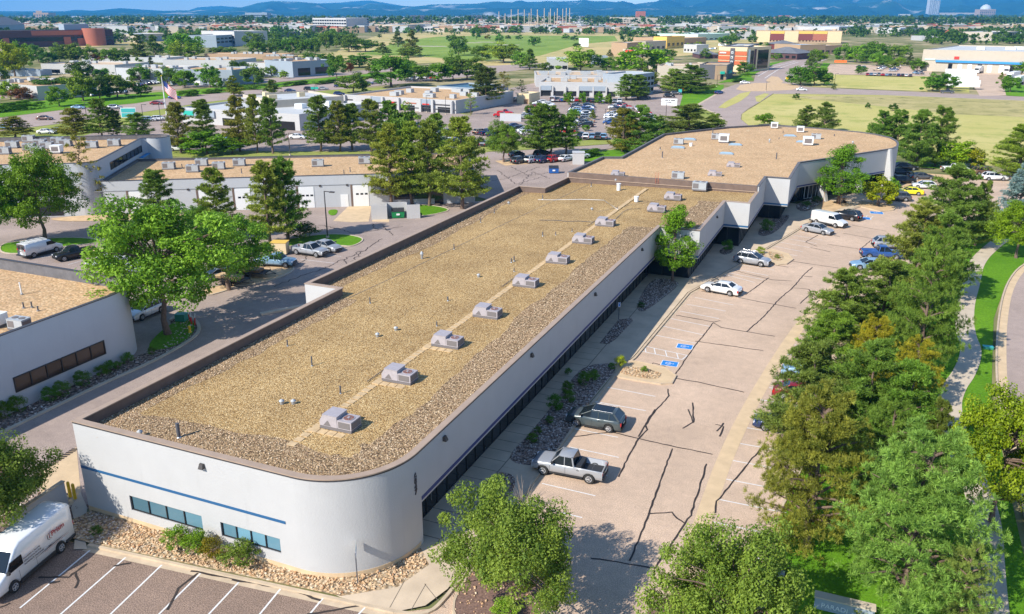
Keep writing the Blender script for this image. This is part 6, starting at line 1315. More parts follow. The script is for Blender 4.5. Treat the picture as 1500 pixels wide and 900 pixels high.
for px, py, c, k, rz, lab in ((735, 172, "red", "pickup", 15, "nearer bright red pickup beside the low wall"), (740, 168, "red", "pickup", 15, "farther bright red pickup beside the low wall"), (68, 196.5, "white", "sedan", 25, "white car behind the stepped building's roof, left one"), (84, 195, "silver", "sedan", 25, "silver car behind the stepped building's roof, right one"), (218, 178, "white", "suv", 35, "white sport utility car by the flagpole, left one"), (233, 177, "white", "suv", 35, "white sport utility car by the flagpole, right one"), (263, 221, "white", "sedan", 30, "white sedan behind the low dark parapet"), (243, 208, "dark blue", "hatch", 30, "dark blue car right of the tower corner"), (436, 204, "white", "sedan", 15, "white sedan under the dealership canopy pine"), (375, 198, "white", "suv", 15, "white car glimpsed between the brown pines"), (330, 206, "blue", "sedan", 15, "blue car between the bright green trees"), (500, 155, "dark grey", "suv", 15, "dark car left of the shop strip"),
                              (5, 190, "pale blue", "sedan", 27, "pale blue car on the street at the left edge"), (66, 176, "brown", "sedan", 27, "brown car driving on the street left of the pines"), (115, 160, "pale blue", "sedan", 27, "pale blue car passing the round hedge"), (169, 160, "silver", "suv", 27, "silver car on the street by the teal sign"), (230, 153.5, "dark red", "sedan", 27, "dark car on the street just left of the flagpole"), (256, 145, "blue", "sedan", 27, "small blue car on the street under the flag"), (425, 135, "dark blue", "sedan", 27, "dark blue car on the street left of the green street sign"), (453, 132.5, "black", "suv", 27, "black car on the street behind the green street sign"), (473, 132, "silver", "sedan", 27, "silver car on the street, right of the green sign"), (497, 128, "dark blue", "sedan", 27, "dark blue car at the street's bend"), (540, 124, "dark blue", "sedan", 27, "dark blue car on the street left of the big tree"), (551, 123, "grey", "sedan", 27, "grey car on the street left of the big tree"), (600, 120, "dark grey", "suv", 27, "dark car on the street behind the shop strip"), (392, 114, "dark grey", "suv", 27, "dark car in front of the purple-leaved tree"), (636, 116, "red", "sedan", 27, "red car behind the shop strip under a green tree"), (497, 140, "dark blue", "suv", 27, "dark blue car at the corner by the white wall"),
                              (1053, 138, "blue", "hatch", 60, "blue car waiting on the road left of the roundabout"), (1174, 133.5, "white", "sedan", 5, "white car entering the roundabout from the right"), (1091, 123, "white", "sedan", 10, "white car at the far left of the roundabout"), (980, 143, "black", "suv", 10, "black car by the white roadside sign"), (990, 139, "dark grey", "suv", 10, "dark car behind the one at the roadside sign"), (1387, 137, "dark grey", "pickup", 5, "dark pickup under the trees by the gravel path"), (1424, 124, "dark blue", "suv", 5, "dark blue car next to the white trailers"), (1072, 109, "dark blue", "sedan", 20, "dark blue car beside the orange hotel"), (955, 66, "dark grey", "suv", 30, "dark car on the dirt field road")):
    x, y = G(px, py); car(k, c, x, y, R_(rz), lab, "cars in the distance", near=False)
car_row((1268, 111), (1336, 113), 12, 1, "from the left in the hotel lot's near row", group="cars in the hotel lot", fixed={0: ("sedan", "red"), 4: ("sedan", "red")}); car_row((1284, 105), (1298, 98), 5, 1, "from the near end of the hotel lot's left column", group="cars in the hotel lot"); car_row((1307, 106), (1315, 98), 5, 1, "from the near end of the hotel lot's right column", group="cars in the hotel lot")
car_row((1255, 100), (1268, 100), 2, 1, "beside the hotel lot's small trees", group="cars in the hotel lot"); car_row((1338, 109), (1352, 109), 2, 1, "by the warehouse's left corner", group="cars in the hotel lot"); car_row((190, 128), (232, 122), 9, 1, "from the left in the pale row beyond the street trees", group="cars across the street"); car_row((1014, 76), (1048, 72), 9, 1, "from the left above the orange hotel", group="cars above the hotel")
car_row((600, 118), (660, 111), 5, 1, "from the left under the round green trees", group="cars across the street"); car_row((125, 142), (185, 136), 6, 1, "from the left in the shade of the street trees", group="cars across the street")
def semi(px, py, rz, lab, cab=True):
    x, y = G(px, py); t = empty("semi_trailer", (x, y, .05), R_(rz), lab, "truck trailer", "trucks at the warehouse"); MB().box(-6.8, 6.8, -1.3, 1.3, 1.1, 4.0, "white_metal").build("box", t); MB().box(-6.5, -3.8, -1.2, 1.2, .1, 1.05, "rubber").build("bogie", t); MB().box(4.4, 4.7, -1, 1, 0, 1.05, "car_trim").build("leg", t)
    if cab: MB().box(7.1, 9.4, -1.2, 1.2, .5, 3.2, "white_metal").build("cab", t); MB().box(9.41, 9.45, -1.05, 1.05, 1.9, 2.9, "car_glass").build("windshield", t)
for i, (px, py, rz, lab, cb) in enumerate(((1404, 113, 0, "farthest white trailer of the stack beside the two round trees", False), (1406, 119, 0, "second white trailer of the stack beside the two round trees", False), (1408, 125, 0, "third white trailer of the stack beside the two round trees", False), (1409, 131, 0, "nearest white trailer of the stack beside the two round trees", False),
                                          (1437, 107, 250, "white truck backed to the dock, left of the yard", True), (1426, 104, 270, "truck with a red cab panel at the middle dock", True), (1455, 106, 265, "white trailer at the right-hand dock doors", False), (1475, 108, 260, "white truck pulled up beside the right dock", True), (1484, 117, 250, "white box truck behind the small round tree", True), (1492, 124, 255, "white truck cut by the right edge of the photo", True))): semi(px, py, rz, lab, cb)
# ------------------------------------------------------------------ posts, signs, lamps, walls
def sign_post(x, y, z, rz, lab, h=2.0, w=.42, pm="pipe_dark", mats=("sign_green", "blue_paint")):
    t = empty("sign_post", (x, y, z), rz, lab, "sign", "accessible parking signs"); MB().box(-.035, .035, -.035, .035, 0, h - .5, pm).build("post", t)
    MB().box(-w / 2, w / 2, -.045, -.036, h - .5, h + .05, "white_metal").build("panel", t); MB().box(-w / 2 + .06, w / 2 - .06, -.052, -.046, h - .44, h - .12, mats[1]).build("symbol_plate", t); MB().box(-w / 2 + .04, w / 2 - .04, -.052, -.046, h - .08, h + .02, mats[0]).build("legend", t)
x, y = G(524, 856); sign_post(x, y, .12, math.radians(122), "blue and white accessible-parking sign on a dark post at the curved wall", 2.55, .95)
x, y = G(906, 470); sign_post(x, y, .12, .6, "blue-backed sign post at the tip of the narrow shaded bed", 2.0, .3, mats=("blue_paint", "blue_paint"))
for (px, py), lab in zip(((103.5, 729), (110.5, 732)), ("left yellow bollard at the end of the white yard wall", "right yellow bollard, nearer the office building corner")):
    x, y = G(px, py); t = empty("bollard", (x, y, .01), 0, lab, "bollard", "yellow bollards"); q = MB(); q.tube([(0, 0, 0), (0, 0, 1.15), (0, 0, 1.24), (0, 0, 1.28)], [.11, .11, .08, .02], "yellow_post", 14); q.build("post", t); MB().cyl(0, 0, 0, .03, .17, "concrete", 12).build("collar", t)
wa0, wa1 = Vector(G(99, 741)), Vector(G(22, 795)); d = (wa1 - wa0); L = d.length; t = empty("yard_wall", (wa0.x, wa0.y, 0), math.atan2(d.y, d.x), "white stucco yard wall behind the lettered van", "wall"); MB().box(0, L, -.12, .12, 0, 1.9, "grey_stucco").build("wall", t); MB().box(-.04, L, -.16, .16, 1.9, 1.97, "concrete").build("coping", t)
sheet("planting_strip", [(-46.3, 34.5), (-46.3, 31.2), (-49, 30.6), (-60, 29.6), (-60, 37.5), (wa1.x, wa1.y + .5), (wa0.x, wa0.y)], .03, "mulch"); stones("bed_stones", [[(-46.5, 34), (-46.5, 31.2), (-49, 30.8), (-58, 29.8), (-57, 33), (-50, 35)]], 9, .06, .16, "river_stone", lambda x, y: .04, 55, label="red-brown stones between the yard wall and the lettered van")
sheet("sidewalk", P((104, 745), (118, 722), (128, 745), (124, 788), (128, 806), (108, 806), (112, 775)), .07, "concrete")
# hydrant, red and white delineators, green utility box on the tree island
x, y = G(278.5, 488); t = empty("fire_hydrant", (x, y, .06), 0, "yellow fire hydrant at the rim of the tree island", "hydrant"); q = MB(); q.tube([(0, 0, 0), (0, 0, .08), (0, 0, .09), (0, 0, .6), (0, 0, .62), (0, 0, .68), (0, 0, .8)], [.19, .19, .13, .13, .17, .17, .04], "yellow_post", 12); q.build("barrel", t)
for s in (-1, 1): MB().tube([(0, 0, .45), (s * .22, 0, .45)], .06, "yellow_post", 8).build("nozzle", t)
for i, (px, py) in enumerate(((279, 472), (281, 476), (285.5, 477))):
    x, y = G(px, py); t = empty("marker_pole", (x, y, .05), 0, ["left red and white marker pole on the tree island", "middle red and white marker pole on the tree island", "right red and white marker pole on the tree island"][i], "marker pole", "red and white marker poles"); lean = (-.25, .02, .22)[i]
    MB().tube([(0, 0, 0), (lean * .6, 0, .85)], .07, "red_paint", 8).build("lower_tube", t); MB().tube([(lean * .6, 0, .86), (lean, 0, 1.35)], .05, "white_metal", 8).build("upper_tube", t)
x, y = G(266.5, 470); t = empty("utility_box", (x, y, .05), .3, "green utility box on the tree island behind the marker poles", "utility box"); MB().box(-.55, .55, -.45, .45, 0, .75, "green_box").build("cabinet", t); MB().box(-.6, .6, -.5, .5, .75, .82, "green_box").build("lid", t)
x, y = G(1447, 511); t = empty("utility_box", (x, y, 0), .2, "small blue-green utility lid in the mown strip by the curving street", "utility box"); MB().box(-.45, .45, -.25, .25, 0, .25, "green_box").build("cabinet", t); MB().box(-.48, .48, -.28, .28, .25, .29, "teal").build("lid", t)
x, y = G(432, 452); 
t = empty("concrete_slab", (*G(415, 455), 0), 1.0, "long pale concrete wheel-stop slab against the alley wall", "slab"); MB().box(-2.6, 2.6, -.3, .3, 0, .2, "concrete").build("block", t)
# lamp posts
def lamp(px, py, ptop, lab, arm=1.1, rz=0.0):
    x, y = G(px, py); h = top_z(x, y, ptop); t = empty("street_lamp", (x, y, 0), rz, lab, "lamp post", "lamp posts"); MB().tube([(0, 0, 0), (0, 0, h)], [.11, .07], "lamp_bronze", 8).build("pole", t); MB().box(-.05, arm, -.05, .05, h - .12, h, "lamp_bronze").build("arm", t); MB().box(arm - .1, arm + .65, -.22, .22, h - .14, h + .02, "lamp_bronze").build("lamp_head", t); MB().cyl(0, 0, 0, .35, .25, "concrete", 10).build("footing", t)
lamp(480, 349, 280, "dark lamp post on the grass island by the silver pickup"); lamp(211, 182, 153, "dark lamp post on the verge left of the flagpole"); lamp(236, 180, 148, "dark lamp post close beside the flagpole"); lamp(127, 172, 150, "lamp post between street and pines at left")
for px, py, pt_, lab in ((425, 228, 195, "lamp post behind the long low roof"), (886, 183, 160, "lamp post in the middle of the crowded lot"), (653, 168, 142, "lamp post before the shop strip, right"), (625, 165, 140, "lamp post before the shop strip, left"), (975, 178, 150, "pole at the lawn's corner left of the road sign"), (1050, 127, 110, "lamp post left of the roundabout"), (1122, 134, 120, "pole at the middle of the roundabout edge"), (1222, 126, 108, "pole standing in the yellow-green verge"), (1173, 132, 122, "short lamp by the roundabout's right entry"), (461, 138, 126, "pole of the green street sign"), (718, 130, 108, "pole in front of the dark trees, centre"), (735, 84, 70, "pole by the dirt field"), (1425, 52, 44, "thin pole among the right-hand trees"), (396, 62, 50, "tall pole left of the dark bridge")): lamp(px, py, pt_, lab, .8)
x, y = G(461, 133); t = empty("street_sign", (x, y, top_z(x, y, 131)), .5, "small green street-name sign high over the street", "sign"); MB().box(-1.6, 1.6, -.05, .05, 0, 1.0, "sign_green").build("panel", t)
# bottom right lamp head and low entrance sign
lx_, ly_ = G(1152, 905); x, y = G(1140, 835, 6.0); t = empty("street_lamp", (x + .35, y - .3, 0), math.pi, "grey lamp post beside the bottom centre tree", "lamp post"); MB().tube([(0, 0, 0), (0, 0, 6.0)], .08, "lamp_bronze", 8).build("pole", t); MB().box(.02, .75, -.2, .2, 5.95, 6.1, "galvanised").build("lamp_head", t)
a, b2 = Vector(G(1200, 893)), Vector(G(1262, 908)); d = b2 - a; sg = empty("entrance_sign", (a.x, a.y, 0), math.atan2(d.y, d.x), "low blue-grey entrance sign with raised white letters, cut by the bottom edge", "sign"); L = d.length; MB().box(-.3, L + .6, 0, .5, 0, .75, "bluegrey_wall").build("plinth", sg); MB().box(-.35, L + .65, -.05, .55, .75, .84, "concrete").build("coping", sg)
words("lettering", "PARADI", .42, "white_metal", sg, (0.05, -.02, .2), (math.pi / 2, 0, 0), .02)
# signs near the dealership and road sign
x, y = G(192, 180); t = empty("dealer_sign", (x, y, 0), .5, "teal and white pylon sign rising from the pines by the street", "sign"); hz_ = top_z(x, y, 158); MB().box(-.3, .3, -.2, .2, 0, hz_ - 3, "white_metal").build("post", t); MB().box(-2.6, 2.0, -.2, .2, hz_ - 3, hz_, "white_metal").build("cabinet", t); MB().box(-2.4, 1.8, -.26, -.21, hz_ - 1.4, hz_ - .2, "teal").build("upper_panel", t); MB().box(-2.4, 1.8, -.26, -.21, hz_ - 2.8, hz_ - 1.6, "teal").build("lower_panel", t)
x, y = G(980, 155); t = empty("road_sign", (x, y, 0), .15, "low white double-panel sign by the drive, right of the crowded lot", "sign"); MB().box(-2.9, 2.9, -.2, .2, .1, 1.3, "sign_white").build("lower_panel", t); MB().box(-2.9, 2.9, -.2, .2, 1.42, 2.5, "sign_white").build("upper_panel", t); MB().box(-2.85, 2.85, -.15, .15, 0, .1, "concrete").build("footing", t)
for k_, (u0, u1) in enumerate(((-1.5, -.4), (-.2, .3), (.6, 2.1))): MB().box(u0, u1, -.23, -.205, 1.8, 2.12, "lettering_dark").build("legend_bar", t)
x, y = G(1153, 121); t = empty("warning_sign", (x, y, 0), .1, "yellow diamond warning sign at the roundabout's exit", "sign"); MB().box(-.06, .06, -.05, .05, 0, 1.2, "galvanised").build("post", t); MB().add([(0, -.06, 1.0), (1.1, -.06, 2.1), (0, -.06, 3.2), (-1.1, -.06, 2.1), (0, .0, 1.0), (1.1, .0, 2.1), (0, .0, 3.2), (-1.1, .0, 2.1)], [(0, 1, 2, 3), (7, 6, 5, 4), (0, 4, 5, 1), (1, 5, 6, 2), (2, 6, 7, 3), (3, 7, 4, 0)], "yellow_post").build("panel", t)
# flag
x, y = G(245.5, 180); hf = top_z(x, y, 112); fp = empty("flagpole", (x, y, 0), .2, "tall white flagpole with a drooping striped flag by the street", "flagpole"); MB().tube([(0, 0, 0), (0, 0, hf)], [.22, .09], "white_metal", 8).build("pole", fp); MB().cyl(0, 0, hf, hf + .3, .16, "yellow_post", 8).build("finial", fp)
fl = MB(); nx_, nz_ = 16, 13; FW, FH = 4.6, 5.2
def fpt(i, j): a = i / nx_; return (.25 + a * FW * .85, .35 * math.sin(a * 7 + j * .12), hf - 1.2 - j / nz_ * FH * .62 - a * FH * .55)
for j in range(13):
    for i in range(nx_): fl.quad(fpt(i, j), fpt(i, j + 1), fpt(i + 1, j + 1), fpt(i + 1, j), "stripe_navy" if (j < 7 and i < 6) else ("flag_cloth" if j % 2 == 0 else "cloth_white"))
fl.build("flag", fp)
# tall net poles of the driving range
for i, px in enumerate((731, 740, 749, 759, 768, 775, 778, 787, 788, 797, 804, 806, 812, 816, 824, 829, 834)):
    x, y = G(px, 46 if i % 2 else 44); h = top_z(x, y, (17, 20, 14, 14, 14, 19, 13, 14, 22, 12.5, 18, 13, 18, 12.5, 13, 12, 12)[i]); t = empty("net_pole", (x, y, 0), 0, f"tall pale net pole, {ordinal(i)} from the left above the golf course hall", "pole", "tall poles of the driving range"); MB().tube([(0, 0, 0), (0, 0, h)], [1.0, .7], "concrete", 6).build("pole", t)
# bench and table at the entrance garden, low rails
x, y = G(1232, 298); t = empty("picnic_table", (x, y, .12), .5, "dark picnic table under the leafy tree at the entrance", "picnic table"); MB().box(-.9, .9, -.35, .35, .72, .77, "wood").build("top", t)
for s in (-.65, .65): MB().box(-.9, .9, s - .13, s + .13, .43, .47, "wood").build("bench", t)
for s in (-.6, .6): MB().box(s - .04, s + .04, -.6, .6, .0, .42, "car_trim").build("leg", t)
x, y = G(1205, 306); 
for i, (px, py, h) in enumerate(((1205, 305, 2.6), (1231, 301, 1.6), (1284, 303, 1.6))):
    x, y = G(px, py); t = empty("small_post", (x, y, .12), 0, ["thin wooden post in the dirt bed left of the picnic table", "short sign post right of the picnic table", "short post at the kerb of the small tree bed"][i], "post"); MB().box(-.05, .05, -.05, .05, 0, h, "wood").build("post", t); MB().box(-.15, .15, -.07, .07, h, h + .05, "wood").build("cap", t)
x, y = G(1004, 139); 
for i, (px, py, m_) in enumerate(((988, 134, "orange_plastic"), (999, 137, "red_paint"), (996, 139, "teal"))):
    x, y = G(px, py); t = empty("banner", (x, y, 0), .2, ["orange banner behind the dark car by the road sign", "red banner on the grass by the road sign", "teal banner beside the red one"][i], "banner", "small banners by the road sign"); MB().box(-.04, .04, -.04, .04, 0, 1.0, "galvanised").build("post", t); MB().box(-.7, .7, -.03, .03, 1.0, 2.2, m_).build("cloth", t)
x, y = G(1231, 93); t = empty("site_fence", (x, y, 0), 0, "short bright red-orange barrier at the hotel lot", "barrier"); MB().box(-4, 4, -.1, .1, .4, 2.0, "orange_plastic").build("panel", t); MB().box(-4, -3.8, -.3, .3, 0, .4, "car_trim").build("foot", t); MB().box(3.8, 4, -.3, .3, 0, .4, "car_trim").build("foot", t)
x, y = G(1058, 68); t = empty("hotel_sign", (x, y, 0), 0, "yellow and pale blue pole sign behind the orange hotel", "sign"); hs_ = top_z(x, y, 64); MB().box(-.6, .6, -.6, .6, 0, hs_ - 6, "galvanised").build("pole", t); MB().box(-4, 4, -.6, .6, hs_ - 6, hs_ - 2.5, "yellow_post").build("lower_panel", t); MB().box(-4, 4, -.6, .6, hs_ - 2.5, hs_, "sign_white").build("upper_panel", t)
x, y = G(855, 70); t = empty("white_screen", (x, y, 0), 0, "square white board standing in the dry grass, centre", "board"); MB().box(-5, 5, -.4, .4, 1, 9, "white_metal").build("panel", t); MB().box(-4, -3.5, -.3, .3, 0, 1, "galvanised").build("leg", t); MB().box(3.5, 4, -.3, .3, 0, 1, "galvanised").build("leg", t)
x, y = G(748, 178); t = empty("low_wall", (x, y, 0), .2, "grey block wall with gates beside the red pickups", "wall"); MB().box(-3.4, 3.4, -.2, .2, 0, 2.4, "grey_stucco").build("panel", t); MB().box(-3.5, 3.5, -.25, .25, 2.4, 2.5, "concrete").build("coping", t)
# bare dead shrub by the kerb at the bottom
x, y = G(765, 745); ds = empty("dead_shrub", (x, y, .1), 0, "leafless grey shrub by the kerb above the bottom tree", "shrub"); q = MB(); r = random.Random(2)
for k in range(26):
    a = r.uniform(0, 6.28); l = r.uniform(.8, 1.8); m_ = Vector((math.cos(a) * l * .3, math.sin(a) * l * .3, l * .6)); e = m_ + Vector((math.cos(a + r.uniform(-.6, .6)) * l * .25, math.sin(a) * l * .25, l * .5)); q.tube([(0, 0, 0), m_, e], [.025, .015, .005], "bark_pale", 4, False)
q.build("branches", ds)
# ------------------------------------------------------------------ trees and shrubs
def quads_from(c, nrm, size, aspect, rng):
    n = len(c); r = rng.normal(size=(n, 3)); a = np.cross(nrm, r); a /= np.linalg.norm(a, axis=1, keepdims=True) + 1e-9; b2 = np.cross(nrm, a); b2 /= np.linalg.norm(b2, axis=1, keepdims=True) + 1e-9
    s = size[:, None]; V = np.stack([c - a * s * .5, c - b2 * s * aspect * .5, c + a * s * .5, c + b2 * s * aspect * .5], 1)
    return V.reshape(-1, 3), (np.arange(n) * 4)[:, None] + np.arange(4)[None]
def unitv(rng, n): v_ = rng.normal(size=(n, 3)); return v_ / (np.linalg.norm(v_, axis=1, keepdims=True) + 1e-9)
def broadleaf(seed, H, R, hb, nclump, nleaf, ls, shape="round", lump=.30, cr=.26):
    """clusters of small leaves on the ends of real limbs; the gaps between clusters stay open"""
    rng = np.random.default_rng(seed); zc = (H + hb) / 2; hz = (H - hb) / 2; d = unitv(rng, nclump); d[:, 2] = np.where(d[:, 2] < -.8, -d[:, 2], d[:, 2])
    ph = rng.random(4) * 6.28; az = np.arctan2(d[:, 1], d[:, 0]); lob = 1 + lump * (.5 * np.sin(2 * az + ph[0]) + .5 * np.sin(3 * az + ph[1] + 2 * d[:, 2])) * .8
    rad = (0.45 + .5 * rng.random(nclump) ** .6) * lob * np.where(rng.random(nclump) < .12, 1.2, 1.0)
    cx = d * rad[:, None] * np.array([R, R, hz]); 
    if shape == "cone": t = (cx[:, 2] / hz + 1) / 2; cx[:, :2] *= (1.25 - .85 * t)[:, None]
    if shape == "flat": cx[:, 2] = np.where(cx[:, 2] < 0, cx[:, 2] * .55, cx[:, 2])
    cx[:, 2] += zc; rc = R * cr * (.6 + .7 * rng.random(nclump)); ct = rng.random(nclump)
    k = rng.integers(0, nclump, nleaf); dd = unitv(rng, nleaf); rr = (0.35 + .65 * rng.random(nleaf) ** .5) * rc[k]
    c = cx[k] + dd * rr[:, None] * np.array([1, 1, .7]); nn = dd * .6 + unitv(rng, nleaf) * .7 + np.array([0, 0, .5]); nn /= np.linalg.norm(nn, axis=1, keepdims=True)
    V, F = quads_from(c, nn, ls * (.6 + .8 * rng.random(nleaf)), .55, rng); tint = np.clip(.15 + .5 * ct[k] + .5 * rng.random(nleaf) - .1, 0, 1)
    return V, F, tint, cx
def needle(seed, H, R, hb, nbr, ntuft, nneed, ln, prof="round", wd=.16, up_=.8, droop=0.0):
    rng = np.random.default_rng(seed); t = rng.random(nbr) ** 1.15; z = hb + (H - hb) * t; az = rng.random(nbr) * 6.283
    if prof == "round": L = R * np.sqrt(np.clip(1 - (t * 1.02 - .12) ** 2 * 1.08, .02, 1)) * (1 - .35 * t)
    elif prof == "cone": L = R * (1.03 - t) ** .85
    else: L = R * (.55 + .45 * np.sin(t * 3.0 + .3)) * np.clip(1.25 - t, .1, 1)
    L = L * (.62 + .5 * rng.random(nbr)); k = rng.integers(0, nbr, ntuft); f = .08 + .92 * rng.random(ntuft) ** .62
    out = np.stack([np.cos(az), np.sin(az), np.zeros(nbr)], 1); side = np.stack([-np.sin(az), np.cos(az), np.zeros(nbr)], 1)
    rise = (.28 - droop) * (rng.random(nbr) * .6 + .7)
    c = out[k] * (L[k] * f)[:, None] + side[k] * (rng.normal(size=ntuft) * L[k] * .13 * f)[:, None]; c[:, 2] = z[k] + L[k] * f * rise[k] + rng.normal(size=ntuft) * .10 * R * .25
    bt = rng.random(nbr); ax = out[k] * .55 + np.array([0, 0, up_]) + unitv(rng, ntuft) * .35; ax /= np.linalg.norm(ax, axis=1, keepdims=True)
    m_ = np.repeat(np.arange(ntuft), nneed); n = len(m_); dr = ax[m_] * .75 + unitv(rng, n) * .85; dr /= np.linalg.norm(dr, axis=1, keepdims=True)
    ll = ln * (.7 + .5 * rng.random(n)); w = np.cross(dr, unitv(rng, n)); w /= np.linalg.norm(w, axis=1, keepdims=True) + 1e-9
    base = c[m_]; tip = base + dr * ll[:, None]; mid_ = base + dr * (ll * .55)[:, None]
    V = np.stack([base, mid_ + w * (ll * wd)[:, None], tip, mid_ - w * (ll * wd)[:, None]], 1).reshape(-1, 3); F = (np.arange(n) * 4)[:, None] + np.arange(4)[None]
    tint = np.clip(.25 * bt[k][m_] + .45 * rng.random(ntuft)[m_] + .35 * rng.random(n), 0, 1)
    ends = np.stack([out[:, 0] * L * .85, out[:, 1] * L * .85, z + L * .85 * rise], 1)
    return V, F, tint, ends
def trunk_mesh(name, H, r, ends, hb, seed, nl=14, mat="bark", single=False):
    q = MB(); rg = random.Random(seed); top_ = H * (.9 if single else .62); bend = [(0, 0, 0)]
    for i in range(1, 6): bend.append((rg.uniform(-.02, .02) * H, rg.uniform(-.02, .02) * H, top_ * i / 5))
    q.tube(bend, [r * (1.25 if i == 0 else 1 - i * .16) for i in range(6)], mat, 8); idx = list(range(len(ends))); rg.shuffle(idx)
    for i in idx[:nl]:
        e = Vector(ends[i]); zb = max(hb * .75, min(e.z - H * .08, top_ * .95)) if not single else max(hb * .8, e.z - e.xy.length * .3); s = Vector((0, 0, min(zb, top_ * .98))); m_ = s.lerp(e, .5) + Vector((0, 0, H * .02)); q.tube([s, m_, e], [r * .42, r * .25, r * .06], mat, 5, False)
    return q.mesh(name)
PL = {}
def proto(key, H, R, data, leaf, trunk_r, hb, seed, nl, mat="bark", single=False):
    V, F, t, ends = data; me = fast_mesh(key + "_crown", V, F, t); me.materials.append(M[leaf]); PL[key] = (H, R, me, trunk_mesh(key + "_trunk", H, trunk_r, ends, hb, seed, nl, mat, single))
for i in range(2): proto(f"locust{i}", 6, 4.2, broadleaf(100 + i, 6, 4.2, .7, 180, 52000, .15, "flat", .5, .185), "leaf_green", .16, 1.0, i, 34)
for i in range(2): proto(f"ash{i}", 10, 5, broadleaf(110 + i, 10, 5, 1.9, 160, 34000, .25, "round", .32, .20), "leaf_green", .26, 2.4, i, 26)
proto("maple", 8.5, 2.6, broadleaf(120, 8.5, 2.6, 1.0, 90, 15000, .18, "cone", .2, .27), "leaf_green", .14, 1.0, 3, 14)
for i in range(2): proto(f"bigpine{i}", 9, 5, needle(130 + i, 9, 5, .4, 130, 3700, 26, .29, "round", .055), "leaf_needle", .25, .6, i, 60, single=True)
for i in range(3): proto(f"densepine{i}", 10, 4.2, needle(140 + i, 10, 4.2, .3, 120, 3700, 15, .36, "round", .075), "leaf_needle", .22, .5, i, 30, single=True)
for i in range(3): proto(f"pine{i}", 12, 3.6, needle(150 + i, 12, 3.6, 1.6, 110, 2300, 10, .46, "round", .10), "leaf_needle", .22, 2.4, i, 40, single=True)
proto("barepine", 12, 3.2, needle(160, 12, 3.2, 3.0, 40, 260, 10, .50, "round", .10), "leaf_needle", .16, 3, 5, 40, single=True)
proto("spruce", 10, 3.4, needle(161, 10, 3.4, .4, 150, 2000, 10, .40, "cone", .10, .4, .25), "leaf_blue", .2, .4, 6, 20, single=True)
for i in range(3): proto(f"round{i}", 8, 4, broadleaf(170 + i, 8, 4, .5, 52, 4400, .54, "round", .35, .27), "leaf_green", .2, 1.2, i, 8)
for i in range(2): proto(f"farpine{i}", 10, 3.4, needle(180 + i, 10, 3.4, .6, 46, 520, 7, .75, "cone", .16), "leaf_needle", .2, 1, i, 6, single=True)
for i in range(2): proto(f"tiny{i}", 8, 4.2, broadleaf(190 + i, 8, 4.2, .3, 22, 700, 1.15, "round", .4, .32), "leaf_green", .25, 1, i, 3)
for i in range(2): proto(f"shrub{i}", 1.6, 1.0, broadleaf(200 + i, 1.6, 1.0, .1, 40, 2600, .11, "round", .2, .32), "leaf_green", .04, .1, i, 12)
TC = {"green": (1, 1, 1), "bright": (1.05, 1.25, .55), "dark": (.52, .62, .60), "yellow": (1.95, 1.45, .45), "gold": (2.3, 1.75, .55), "olive": (1.22, 1.14, .72), "brown": (1.35, 1.04, .72), "sage": (1.30, 1.12, 1.5), "purple": (1.35, .35, .75), "light": (1.50, 1.42, 1.20), "pale": (1.55, 1.6, 1.25), "deep": (.80, 1.0, .66), "leaf": (1.22, 1.12, 1.25), "lightpine": (1.15, 1.55, 1.25), "needle": (.82, 1.12, .66), "fresh": (1.32, 1.36, .80), "blue": (1, 1, 1), "lime": (1.55, 1.45, .5), "rust": (1.8, .85, .55)}
tr_ = random.Random(21)
def tree(kind, px, py, ptop, wpx, col, label, cat="tree", group=None, rz=None, z=0.0, pos=None, h=None, w=None, name=None, fine=True):
    x, y = pos or G(px, py); h = h or max(.3, top_z(x, y, ptop)); H, Rr, cm, tm = PL[kind]; mpp = metres_per_px(x, y, h / 2); w = w or wpx * mpp
    jit = lambda c_: tuple(min(3, q * tr_.uniform(.9, 1.1)) for q in c_)
    sx = w / (2 * Rr) * {'pine': 1.06, 'densepine': 1.22, 'bigpine': 1.08, 'round': 1.32, 'tiny': 1.2, 'farpine': 1.3, 'maple': 1.1}.get(kind.rstrip('0123456789'), .97); t = empty(name or ("shrub" if cat == "shrub" else {"locust": "leafy_tree", "ash": "leafy_tree", "maple": "leafy_tree", "round": "leafy_tree", "tiny": "small_tree", "bigpine": "pine_tree", "densepine": "pine_tree", "pine": "pine_tree", "barepine": "pine_tree", "spruce": "spruce_tree", "farpine": "pine_tree"}[kind.rstrip("0123456789")]), (x, y, z), tr_.uniform(0, 6.28) if rz is None else rz, label, cat, group)
    c = share("crown", cm, t, (0, 0, 0), 0, (sx, sx, h / H)); c.color = (*jit(TC[col]), 1); share("trunk", tm, t, (0, 0, 0), 0, (sx, sx, h / H)); return t
